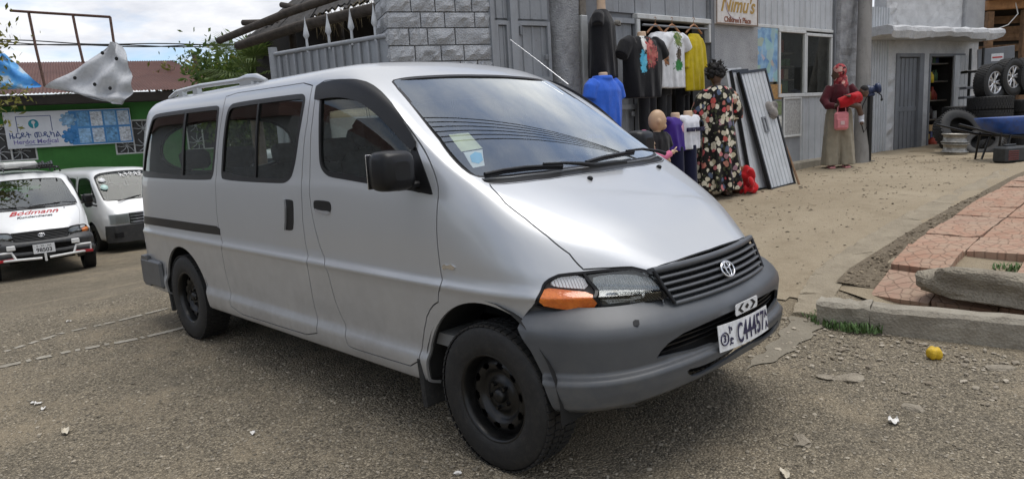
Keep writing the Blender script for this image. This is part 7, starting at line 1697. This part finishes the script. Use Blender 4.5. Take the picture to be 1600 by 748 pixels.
# bare sign frame on the eave with torn sheeting
DF = 18.6
fp_ = lambda px, py, D=DF: atd(px, py, D)
f0 = fp_(68, 134); sfr = empty('sign_frame', tuple(f0), 0, 'bare rusty pipe frame of a roof sign on the clinic eave', 'frame'); lo = lambda p: tuple(np.array(p)-f0); M_RUST = mat('rusty_pipe', (.10, .055, .04), .85, .2, .4, 20, .2, 60)
for nm, pts in (('rail', [(16, 17), (60, 20), (172, 27)]), ('upright', [(45, 21), (56, 75), (70, 135)]), ('upright', [(114, 25), (121, 60), (130, 98)]), ('upright', [(172, 27), (178, 68)])):
    b = MB(); b.tube([lo(fp_(*p)) for p in pts], .035, 8); b.build(nm, M_RUST, sfr)
def tarp(name, rows, m, label, D, amp=.05, seed=0):
    """sheet hanging in folds: rows of picture points, each row left to right with distance offset"""
    rg4 = np.random.default_rng(seed); n = 16; G = []
    for r in rows:
        P = [atd(x, y, D+d) for x, y, d in r]; row = []
        for i in range(n+1):
            t = i/n*(len(P)-1); k = min(int(t), len(P)-2); row.append(P[k]+(P[k+1]-P[k])*(t-k))
        G.append(row)
    G2 = []
    for k in range(len(G)-1):
        for s_ in range(5):
            f = s_/5; G2.append([a+(c-a)*f for a, c in zip(G[k], G[k+1])])
    G2.append(G[-1]); ph = rg4.uniform(0, 6, 2); out = []
    for j, row in enumerate(G2): out.append([p+toward*(amp*math.sin(i*.9+j*.35+ph[0])+amp*.6*math.sin(i*.4-j*.8+ph[1])) for i, p in enumerate(row)])
    c0 = out[len(out)//2][n//2].copy(); b = MB(); b.rings([[tuple(p-c0) for p in r] for r in out], closed=False); b.rings([[tuple(p-c0-toward*.012) for p in r][::-1] for r in out], closed=False)
    return tag(b.build(name, m, None, tuple(c0)), label, 'tarpaulin'), c0
def tarp_mat():
    t = NT('white_tarp'); c = t.ramp(t.noise(3, 6, .65), (.3, (.42, .43, .45)), (.7, (.60, .61, .62))); c = t.mix(t.ramp(t.noise(8, 8, .75), (.55, 0), (.72, .5)), c, (.28, .26, .24)); t.set(color=c, rough=.7); t.bump(t.noise(9, 5, .6), .5, .04); return t.m
tw, c0 = tarp('torn_tarp', [[(172, 68, 0), (180, 66, 0), (187, 72, .1)], [(140, 92, .05), (178, 90, -.1), (203, 100, .15)], [(105, 116, .1), (165, 122, -.15), (208, 120, .1)], [(72, 137, .1), (150, 148, -.1), (205, 140, .1)], [(110, 144, .05), (160, 158, -.1), (200, 152, 0)], [(150, 155, 0), (178, 162, 0), (190, 164, 0)]], tarp_mat(), 'torn white sheet hanging from the bare sign frame', DF, .10, 1)
for px, py in ((160, 83), (182, 92), (117, 122), (148, 132), (172, 138)):
    q = atd(px, py, DF-.24)-c0; b = MB(); b.ell(tuple(q), (.05, .05, .012), 10, 8, Vector(toward).to_track_quat('Z', 'Y').to_matrix()); b.build('hole', M_DARK, tw)
def btarp():
    t = NT('blue_white_tarp'); c = t.ramp(t.noise(2.0, 3, .5), (.40, (.04, .24, .60)), (.52, (.10, .36, .68)), (.60, (.50, .58, .62))); t.set(color=c, rough=.6); t.bump(t.noise(9, 5, .6), .5, .04); return t.m
tb, c1 = tarp('torn_banner', [[(-40, 70, 0), (-5, 82, 0), (8, 84, 0)], [(-40, 100, .1), (10, 102, -.1), (35, 112, .1)], [(-40, 125, 0), (10, 128, -.1), (66, 134, .1)], [(-40, 142, 0), (10, 140, 0), (64, 137, 0)]], btarp(), 'torn blue banner sheet draped over the clinic eave', DF, .06, 2)

# ------------------------------------------------------------------ trees, palm, wires
def leaf_mat(name, lo, hi, trans=.3):
    t = NT(name); g = t.n.new('ShaderNodeNewGeometry'); c = t.ramp(g.outputs['Random Per Island'], (0, lo), (1, hi)); t.set(color=c, rough=.6, spec=.3)
    tr = t.n.new('ShaderNodeBsdfTranslucent'); t.l.new(c, tr.inputs[0]); m = t.n.new('ShaderNodeMixShader'); m.inputs[0].default_value = trans; t.l.new(t.b.outputs[0], m.inputs[1]); t.l.new(tr.outputs[0], m.inputs[2]); t.l.new(m.outputs[0], t.out.inputs[0]); return t.m
M_LEAF = leaf_mat('leaf_green', (.035, .07, .015), (.11, .16, .03)); M_LEAFY = leaf_mat('leaf_yellow_green', (.10, .11, .02), (.24, .22, .05)); M_TRUNK = mat('tree_bark', (.12, .09, .065), .95, 0, .35, 10, .6, 40)
def leaves(b, centres, n, size, rg, spread):
    for c in centres:
        for _ in range(n):
            p = np.array(c)+rg.normal(0, spread, 3); d = rg.normal(0, 1, 3); d /= np.linalg.norm(d); w = np.cross(d, rg.normal(0, 1, 3)); w /= max(np.linalg.norm(w), 1e-6); s = size*rg.uniform(.6, 1.3); b.add([p-d*s, p+w*s*.38, p+d*s, p-w*s*.38], [(0, 1, 2, 3)])
def tree(base, h, crown, label, m, seed, n=60, size=.09, spread=.3, nb=14, name='tree', vis=None):
    rg = np.random.default_rng(seed); t = empty(name, tuple(base), 0, label, 'tree'); b = MB(); top = np.array([rg.normal(0, .2), rg.normal(0, .2), h*.75]); b.tube([(0, 0, -.3), tuple(top*.5+rg.normal(0, .08, 3)), tuple(top)], [h*.035, h*.028, h*.012], 10); tips = []
    for k in range(nb):
        s = top*rg.uniform(.4, 1); a = rg.uniform(0, 6.28); e = np.array([crown[0]*math.cos(a)*rg.uniform(.3, 1), crown[1]*math.sin(a)*rg.uniform(.3, 1), h*.72+crown[2]*rg.uniform(-.7, 1)]); mid = (s+e)/2+rg.normal(0, .1, 3); b.tube([tuple(s), tuple(mid), tuple(e)], [h*.010, h*.007, h*.003], 6)
        for f in np.linspace(.35, 1, 6): q = s+(e-s)*f+rg.normal(0, .12, 3); tips.append(q)
    b.build('trunk', M_TRUNK, t); b = MB(); leaves(b, tips, n, size, rg, spread); b.build('crown', m, t); return t
for i, (px, D, h, cr, lab, m) in enumerate(((-95, 13.5, 5.6, (1.35, 1.35, 1.0), 'leafy yellow-green tree overhanging the blue banner', M_LEAFY), (338, 24, 5.7, (1.7, 1.7, 1.2), 'yellowish tree between the clinic roof and palm', M_LEAFY), (372, 30, 6.8, (2.8, 2.8, 1.6), 'dense green tree behind the palm', M_LEAF), (405, 20, 5.0, (1.6, 1.6, 1.2), 'dark green tree behind the spiked gate post', M_LEAF), (97, 60, 9.8, (1.0, 1.0, .9), 'small far tree top above the clinic roof ridge', M_LEAF), (300, 27, 3.6, (1.4, 1.4, .9), 'low green tree at the corner of the clinic', M_LEAF))):
    p = atd(px, 150, D); z = float(gz(p[0], p[1])); tree((p[0], p[1], z), h, cr, lab, m, 40+i, 45 if i in (0, 4) else 150, .07 if D < 20 else .11, .22 if D < 20 else .35)
# branches of the near tree that hang into the picture
# fan palm
pp_ = atd(392, 118, 14.5); pz_ = float(gz(pp_[0], pp_[1])); palm = empty('fan_palm', (pp_[0], pp_[1], pz_), 0, 'green fan palm beside the spiked gate', 'palm'); hp = pp_[2]-pz_
b = MB(); b.tube([(0, 0, -.3), (0.03, 0, hp*.5), (0, 0, hp)], [.16, .13, .12], 12); b.build('trunk', M_TRUNK, palm); rg5 = np.random.default_rng(9); M_PALM = leaf_mat('palm_green', (.05, .085, .02), (.12, .16, .045))
for k in range(26):
    a = k*2.4; el = rg5.uniform(-.5, 1.2); d = np.array([math.cos(a)*math.cos(el), math.sin(a)*math.cos(el), math.sin(el)]); s = np.array([0, 0, hp]); e = s+d*rg5.uniform(.4, .65); b = MB(); b.tube([tuple(s), tuple(e)], [.018, .01], 5); sd_ = np.cross(d, [0, 0, 1]); sd_ /= max(np.linalg.norm(sd_), 1e-6); up_ = np.cross(sd_, d)
    for j in range(19):
        th = -1.45+2.9*j/18; q = d*math.cos(th)+sd_*math.sin(th); Lf = .62*(.7+.3*math.cos(th)); t1 = e+q*Lf*.55; t2 = e+q*Lf+np.array([0, 0, -.10]); w = .018; nn = np.cross(q, up_)*w; b.add([e, t1+nn, t2, t1-nn], [(0, 1, 2, 3)])
    b.build('frond', M_PALM, palm)
# timber line pole, overhead wires
a = atd(313, 118, 28); t_ = atd(302, 82, 28); bz = float(gz(a[0], a[1])); b = MB(); b.tube([(a[0], a[1], bz), tuple(a), tuple(t_)], [.13, .11, .10], 10); o = b.build('line_pole', mat('creosoted_pole', (.07, .055, .045), .9), None); tag(o, 'short dark wooden line pole behind the clinic roof', 'pole')
b = MB(); b.tube([tuple(t_), tuple(atd(285, 100, 28.2))], .012, 5); tag(b.build('stay_wire', M_STEELBLK, None), 'thin stay wire from the wooden line pole', 'wire')
for i, (y0, y1, lab) in enumerate(((60, 66, 'uppermost overhead wire above the clinic roof'), (63.5, 68, 'middle overhead wire above the clinic roof'), (67, 65, 'lowest overhead wire above the clinic roof, twisted with the others'))):
    P0, P1 = atd(-120, y0-3, 26), atd(520, y1, 26); b = MB(); b.tube([tuple(P0+(P1-P0)*u-np.array([0, 0, .18*math.sin(math.pi*u)+.03*math.sin(u*19+i*2)])) for u in np.linspace(0, 1, 40)], .022, 5); tag(b.build('overhead_wire', M_STEELBLK, None), lab, 'wire', 'overhead wires')
# ------------------------------------------------------------------ the other vehicles
def swap_mat(o, frm, to):
    for sl_ in o.material_slots:
        if sl_.material == frm: sl_.link = 'OBJECT'; sl_.material = to
    for c in o.children: swap_mat(c, frm, to)
def kill(o):
    for c in list(o.children): kill(c)
    bpy.data.objects.remove(o)
em = atd(62, 350, 12.8); hd_ = R(-6)
org = em-np.array([math.cos(hd_)*.70, math.sin(hd_)*.70, .83]); org[2] = float(gz(org[0], org[1]))-.0
wv2 = copy_tree(van); wv2.location = tuple(org); wv2.rotation_euler = (0, 0, hd_)
tag(wv2, 'white van with red lettering on its bonnet and a tubular bumper guard', 'van')
swap_mat(wv2, M_SILVER, M_WHITE); swap_mat(wv2, M_GREYPL, mat('dark_bumper', (.045, .047, .05), .5, 0, .15, 6, dirt=(.09, .085, .075)))
for c in list(wv2.children):
    if c.name.split('.')[0] in ('number_plate', 'arrow_tag', 'roof_rail', 'aerial'): kill(c)
um = BUMP.m/2; px0 = BUMP.P([um], [.55])[0][0]+.03
b = MB(); b.box((px0, 0, .585), (.006, .34, .17), None, .001); pl2 = b.build('number_plate', M_PLATE, wv2)
text_obj('plate_number', '98503', .10, M_BLACKINK, pl2, frame((px0+.004, 0, .56), (0, 1, 0), (1, 0, 0)), bold=.002, depth=.001); text_obj('plate_text', '3 - አአ - AA', .05, M_BLACKINK, pl2, frame((px0+.004, 0, .637), (0, 1, 0), (1, 0, 0)), depth=.001)
def on_bonnet(u, v, off=.004):
    u, v = np.array([u]), np.array([v]); n, pu, pv = s_normals(VAN, u, v); return frame((VAN.P(u, v)+n*off)[0], (0, 1, 0), n[0])
text_obj('bonnet_lettering', 'Bodmann', .205, mat('red_vinyl', (.45, .03, .035), .5), wv2, on_bonnet(.14, 16) @ Matrix.Translation((-.02, .04, -.012)), shear=.45, depth=.012, bold=.002)
text_obj('bonnet_lettering', 'Kundendienst', .10, mat('black_vinyl', (.02, .02, .025), .5), wv2, on_bonnet(.24, 16) @ Matrix.Translation((-.02, .0, -.012)), shear=.2, depth=.012, bold=.002)
for s in (-1, 1):
    b = MB(); b.tube([(.86, s*.06, .42), (.86, s*.42, .44), (.80, s*.62, .44), (.76, s*.74, .44), (.80, s*.74, .58), (.82, s*.50, .58), (.84, s*.45, .44)], .022, 8); g_ = b.build('bumper_guard', M_WHITEPL, wv2)
    b = MB(); b.box((.80, s*.62, .445), (.012, .30, .05), (0, 0, R(-22*s)), .003); b.build('red_reflector', mat('reflector_red', (.45, .02, .03), .35), g_)
    b = MB(); b.box((.83, s*.50, .66), (.05, .13, .085), None, .01); b.build('fog_lamp', M_WHITEPL, wv2)
b = MB(); b.cyl((.84, 0, .36), (.84, 0, .50), .02, n=8); b.build('bumper_guard', M_WHITEPL, wv2)
sk = MB()
for x in (-1.2, -2.0, -2.8): sk.tube([(x, -.68, 1.92), (x, -.66, 2.02), (x, .66, 2.02), (x, .68, 1.92)], .02, 8)
for y in (-.6, -.3, 0, .3, .6): sk.tube([(-3.0, y, 2.03), (-1.0, y, 2.03), (-.9, y, 2.0)], .014, 6)
sk.build('roof_rack', M_STEELBLK, wv2)
lo_ = np.array(wv2.matrix_basis @ Vector((-1.7, -.1, 2.045)))
b = MB(); b.box((0, 0, .06), (1.1, .62, .12), (0, 0, R(12)), .04); tag(b.build('roof_bundle', mat('white_canvas', (.6, .6, .58), .8, 0, .15, 8), None, tuple(lo_), (0, 0, hd_)), 'white canvas bundle tied on the roof rack of the white van', 'bundle')
lo_ = np.array(wv2.matrix_basis @ Vector((-1.45, .42, 2.045))); b = MB()
for k in range(6): b.tube([(-.5+.03*k, -.12+.05*k, .02+.02*(k % 2)), (.0, -.10+.05*k, .05+.02*(k % 3)), (.45-.04*k, -.12+.05*k, .02)], .022, 6)
tag(b.build('ladder_bundle', M_STEELBLK, None, tuple(lo_), (0, 0, hd_)), 'bundle of dark bars lying on the roof rack of the white van', 'bars')

# --- snub-nosed minibus
MM = [(.74, .28), (.80, .32), (.835, .55), (.845, .80), (.842, 1.02), (.835, 1.14), (.80, 1.48), (.745, 1.74), (.70, 1.86), (.58, 1.94), (.32, 1.97), (0, 1.98)]
def fr(k, zs, ys=None): return [(MM[i][0]*k, MM[i][1]) for i in range(4)]+list(zs)
MT = {-3.72: [(y*.93, .30+(z-.30)*.975) for y, z in MM], -3.6: [(y*.985, z*.995) for y, z in MM], -3.0: MM, -.35: MM,
      -.05: fr(1, [(.842, 1.02), (.835, 1.14), (.80, 1.47), (.745, 1.72), (.695, 1.83), (.57, 1.90), (.32, 1.925), (0, 1.93)]),
      .25: fr(1, [(.842, 1.0), (.833, 1.12), (.80, 1.40), (.76, 1.58), (.72, 1.655), (.60, 1.69), (.33, 1.71), (0, 1.715)]),
      .50: fr(.995, [(.838, .98), (.828, 1.08), (.80, 1.26), (.77, 1.37), (.74, 1.42), (.63, 1.45), (.35, 1.475), (0, 1.48)]),
      .72: fr(.975, [(.815, .94), (.805, 1.0), (.785, 1.09), (.76, 1.15), (.73, 1.185), (.63, 1.21), (.35, 1.24), (0, 1.25)]),
      .86: fr(.93, [(.765, .90), (.755, .95), (.735, 1.0), (.71, 1.035), (.68, 1.055), (.58, 1.085), (.32, 1.11), (0, 1.12)]),
      .96: fr(.86, [(.69, .86), (.675, .89), (.655, .92), (.63, .94), (.60, .955), (.51, .98), (.28, 1.0), (0, 1.01)]),
      1.02: fr(.77, [(.60, .84), (.585, .86), (.57, .88), (.55, .89), (.52, .90), (.44, .92), (.24, .935), (0, .94)])}
MINI = Loft(MT, .10, -3.2, 5, .06); MINI.sv = .17
def xz(S, x, z):
    vv = np.linspace(0, S.n, 600); P = S.P(np.full(600, x), vv); return (x, float(np.interp(z, P[:, 2], vv)))
def build_minibus(root, paint):
    S = MINI; n = S.n; Q = lambda pts: [xz(S, *p) for p in pts]
    fw = chaikin(Q([(-.78, 1.18), (-.78, 1.70), (-.68, 1.76), (-.10, 1.76), (.10, 1.68), (.52, 1.30), (.50, 1.19)]), 1); fw = chaikin(Q([(-.80, 1.17), (-.80, 1.70), (-.72, 1.77), (-.05, 1.76), (.12, 1.62), (.40, 1.36), (.50, 1.22), (.45, 1.17)]), 1)
    sw = chaikin(Q([(-2.05, 1.17), (-2.05, 1.70), (-1.98, 1.77), (-1.02, 1.77), (-.95, 1.70), (-.95, 1.17)]), 1); rw = chaikin(Q([(-3.45, 1.20), (-3.38, 1.70), (-3.3, 1.77), (-2.30, 1.77), (-2.22, 1.70), (-2.22, 1.18)]), 1)
    top = [(.0, n), (.02, 9.3), (.06, 8.6), (.10, 8.3)]; bot = [(.30, 8.25), (.50, 8.3), (.66, 8.35), (.70, 9), (.74, 10), (.75, n)]
    ws = top+bot; wsf = full_from_half(S, [(u, v) for u, v in ws])
    def arch(cx, r, cz=.34):
        P = [(cx-r*1.02, -1)]
        for k in range(21): t = math.pi*(1-k/20); P.append(xz(S, cx+r*math.cos(t), cz+r*math.sin(t)))
        return P+[(cx+r*1.02, -1)]
    fa, ra = arch(0, .39), arch(-2.57, .39); holes = []
    for q in (fw, sw, rw, fa, ra): holes += [q, mirror(S, q)]
    body = panel(S, 'body_shell', paint, root, [(-3.72, 0), (1.02, 0), (1.02, 2*n), (-3.72, 2*n)], holes+[wsf], g=.09, step=.05)
    lin = []
    for q in (fw, sw, rw, fa, ra): lin += [q, mirror(S, q)]
    panel(S, 'inner_lining', M_DARK, root, [(-3.7, .5), (.9, .5), (.9, 2*n-.5), (-3.7, 2*n-.5)], lin+[wsf], off=-.03, flange=0, g=.14, step=.07)
    wo = panel(S, 'windscreen', M_GLASS, root, inset(S, wsf, .01), rs=False, off=-.004, flange=0, g=.1); panel(S, 'windscreen_seal', M_BLACKPL, wo, wsf, [inset(S, wsf, .03)], off=.0, flange=.01, g=.06, step=.04)
    for q in (fw, sw, rw):
        panel(S, 'window_glass', M_GLASS, root, inset(S, q, .01), rs=False, off=-.006, flange=0, g=.12, do_mirror=True); panel(S, 'window_seal', M_BLACKPL, root, q, [inset(S, q, .03)], off=.001, flange=.01, g=.06, step=.04, do_mirror=True)
    for x0, x1 in ((-.90, .62), (-2.13, -.91)):                   # door outlines
        for x in (x0, x1 if x1 < 0 else x0):
            panel(S, 'door_gap', M_DARK, root, Q([(x-.005, .34), (x+.005, .34), (x+.005, 1.80), (x-.005, 1.80)]), off=.0015, flange=0, g=.1, do_mirror=True)
    panel(S, 'door_handle', M_BLACKPL, root, Q([(-.74, .98), (-.58, .98), (-.58, 1.03), (-.74, 1.03)]), off=.02, flange=.02, g=.08, do_mirror=True)
    # front face
    v = np.linspace(0, 2*n, 61); rp = S.P(np.full(61, 1.02), v); cen = rp.mean(0); cen[2] = .6; b = MB(); b.rings([[tuple(cen+(p-cen)*k+np.array([.05*(1-k**3), 0, 0])) for p in rp] for k in (1, .93, .75, .4, .02)], closed=True); b.build('front_panel', paint, root)
    xf = lambda y: 1.095-.06*(abs(y)/.65)**2-.6*max(0, abs(y)/.65-1)
    def strip(nm, m, y0, y1, z0, z1, o=.01, th=.03, k=13, par=None, taper=0):
        b = MB(); b.rings([[(xf(y)+o-th, y, z0+taper*abs(y)), (xf(y)+o, y, z0+taper*abs(y)), (xf(y)+o-.012, y, z1), (xf(y)+o-th, y, z1)] for y in np.linspace(y0, y1, k)], cap=True, smooth=False); return b.build(nm, m, par or root)
    strip('front_bumper', mat('mini_bumper', (.035, .036, .038), .55, 0, .15, 6, dirt=(.08, .075, .065)), -.80, .80, .27, .66, .035, .16, 25)
    g_ = strip('grille', M_DARK, -.34, .34, .68, .93, .0, .04)
    for z in (.70, .77, .84, .90): strip('grille_bar', M_CHROME, -.33, .33, z, z+.035, .018, .02, 13, g_)
    for s in (-1, 1):
        h = strip('headlamp', M_REFL, *(sorted((s*.35, s*.74))), .70, .93, .02, .05); strip('lamp_lens', M_LENS, *(sorted((s*.35, s*.735))), .705, .925, .03, .004, 13, h)
        strip('fog_lamp_bezel', M_BLACKPL, *(sorted((s*.52, s*.70))), .38, .50, .045, .03)
        b = MB(); b.box((.52, s*.99, 1.24), (.10, .17, .22), None, .04); b.tube([(.5, s*.82, 1.14), (.52, s*.95, 1.18)], .02, 6); b.build('door_mirror', M_BLACKPL, root)
    b = MB(); b.tube([(.80, -.45, 1.215), (.72, -.1, 1.27), (.66, .12, 1.30)], .012, 6); b.build('wiper', M_BLACKPL, root)
    v = np.linspace(0, 2*n, 61); rp = S.P(np.full(61, -3.72), v); cen = rp.mean(0); b = MB(); b.rings([[tuple(cen+(p-cen)*k-np.array([.03*(1-k**4), 0, 0])) for p in rp] for k in (1, .9, .5, .02)], closed=True); b.build('tailgate', paint, root)
    b = MB(); b.bb(-3.6, .9, -.6, .6, .26, .55); b.build('underbody', M_DARK, root)
    for x, y in ((-.5, -.4), (-.5, .4), (-1.5, 0), (-2.4, 0)):
        w = .5 if y else 1.3; b = MB(); b.box((x, y, .85), (.48, w, .15), None, .04); b.box((x-.26, y, 1.2), (.12, w, .62), (0, R(-12), 0), .05); b.build('seat', M_SEAT, root)
    b = MB(); b.bb(.2, .62, -.7, .7, .9, 1.17, .05); b.build('dashboard', M_DASH, root)
    for x in (0, -2.57):
        for s in (-1, 1): add_wheel(root, x, s*.73, .33, .4)
mini = empty('minibus', (0, 0, 0), 0); build_minibus(mini, M_WHITE)
hm = R(2); q = atd(180, 325, 16.3); loc = np.array([.90, -.56, .82]); cs, sn = math.cos(hm), math.sin(hm); org = q-np.array([loc[0]*cs-loc[1]*sn, loc[0]*sn+loc[1]*cs, 0]); org[2] = float(gz(org[0], org[1])); mini.location = tuple(org); mini.rotation_euler = (0, 0, hm); tag(mini, 'white snub-nosed minibus with chrome grille parked beside the lettered white van', 'minibus')
text_obj('windscreen_lettering', 'ኢትዮጵያ', .17, M_PLATE, mini, frame(MINI.P([.16], [11])[0]+np.array([.012, .12, .012]), (0, 1, 0), (.72, 0, .70)), depth=.003)
b = MB(); b.lathe([(0, .004), (.075, .004), (.075, 0)], 20, frame(MINI.P([.24], [9.2])[0]+np.array([.012, 0, .012]), (0, 1, 0), (.72, 0, .70))); b.build('round_sticker', M_PLATE, mini)
b = MB(); b.lathe([(0, .004), (.085, .004), (.085, 0)], 20, frame(MINI.P([.42], [9.2])[0]+np.array([.012, 0, .012]), (0, 1, 0), (.72, 0, .70))); b.build('round_sticker', mat('mint_sticker', (.45, .62, .58), .5), mini)
bus = copy_tree(mini); 
for c in list(bus.children):
    if c.name.split('.')[0] in ('windscreen_lettering', 'round_sticker'): kill(c)
q = atd(352, 300, 16.2); q += side*.9; bus.location = (q[0], q[1], float(gz(q[0], q[1]))+.12); bus.rotation_euler = (0, 0, R(222)); tag(bus, 'blue and white minibus seen through the side windows of the silver van', 'minibus'); swap_mat(bus, M_WHITE, M_BLUEWHITE)
# ------------------------------------------------------------------ unseen far side of the street, added for reflections in glass and paint
for i, (x, y, h, cr) in enumerate(((-16, -17, 6.5, (2.6, 2.6, 2.0)), (-9, -19, 7.5, (3.0, 3.0, 2.2)), (-2, -20, 6.0, (2.6, 2.6, 1.9)), (13, -9, 6.5, (2.8, 2.8, 2.1)), (15, 2, 7.0, (2.8, 2.8, 2.2)))):
    tree((x, y, float(gz(x, y))), h, cr, ('street tree far across the road beside a low wall', 'tall street tree across the road behind the wall', 'round street tree across the road near the gate', 'leafy tree at the road bend beyond the kerb', 'tall tree beyond the red pavement')[i], M_LEAF, 80+i, 40, .17, .5, 16)  # trees added out of view so the side glass mirrors less sky
pc_ = np.array([-1.2, -13.5, 0.0]); b = MB(); b.tube([(0, 0, -.6), (0, 0, 3.5), (.05, 0, 7.6)], [.14, .12, .10], 12); b.box((0.05, 0, 7.2), (1.8, .1, .12), None, .01); tag(b.build('utility_pole', MATS['creosoted_pole'] if 'creosoted_pole' in MATS else M_WOODOLD, None, tuple(pc_)), 'tall wooden utility pole with a crossarm across the road', 'pole')
pt6 = np.array(pb)+dirp*6.3
for i in range(6):
    a_ = pc_+np.array([-.75+.3*i, 0, 7.25]); c_2 = pt6+np.array([-.1+.04*i, -.05, -.12*i]); b = MB(); b.tube([tuple(a_+(c_2-a_)*u-np.array([0, 0, .5*math.sin(math.pi*u)])) for u in np.linspace(0, 1, 40)], .012, 5); tag(b.build('street_cable', M_STEELBLK, None), ('outermost', 'second', 'third', 'fourth', 'fifth', 'innermost')[i]+' black street cable spanning from the far pole to the pole beside the kiosk', 'cable', 'cables over the street')
b = MB(); b.bb(2, 17, 25, 33, 0, 5.5); hs2 = empty('unseen_house', (9, 27, .6), 0, 'plain rendered house at the far end of the red pavement', 'house'); lift(b, 9, 27, .6).build('wall', M_ROUGH, hs2); b = MB(); b.bb(1.6, 17.4, 24.6, 33.4, 5.5, 5.8); lift(b, 9, 27, .6).build('roof_slab', M_PLASTER, hs2)  # house added out of view to darken reflections in the kiosk panes
for x in (4, 8, 12): b = MB(); b.bb(x-.7, x+.7, 24.93, 24.99, 1.6, 3.2); lift(b, 9, 27, .6).build('window', MATS['window_dark'], hs2)
fw_ = Wall((-30, -15), (9, -17)); hz = -.6
b = MB(); b.bb(0, fw_.L, -.15, .15, -1, 1.9); w_ = Kit(fw_, 'unseen_boundary_wall', 10, 0, 0, 'long dull concrete boundary wall on the other side of the road', 'wall'); w_.add('wall_face', b, M_PLASTER)  # wall added out of view for darker reflections in the van
for i in range(14): b = MB(); b.bb(i*2.8-.16, i*2.8+.16, -.2, .2, -1, 2.1); w_.add('wall_pier', b, M_ROUGH)
b = MB(); b.bb(2, 16, 3, 9, -1, 4.2); hs = Kit(fw_, 'unseen_low_house', 9, 3, 0, 'low rendered house behind the boundary wall', 'house'); hs.add('wall', b, M_PLASTER)  # house likewise added out of view, only mirrored in glass and paint
b = MB(); b.prism([(2.0, 4.2), (16.0, 4.2), (15, 5.6), (3, 5.6)], lambda a, c, d: (a, d, c), 2.6, 9.4); hs.add('roof', b, M_TIN)
for x in (4, 7.5, 11, 14): b = MB(); b.bb(x-.6, x+.6, 2.93, 2.99, 1.6, 3.1); hs.add('window', b, MATS['window_dark'])
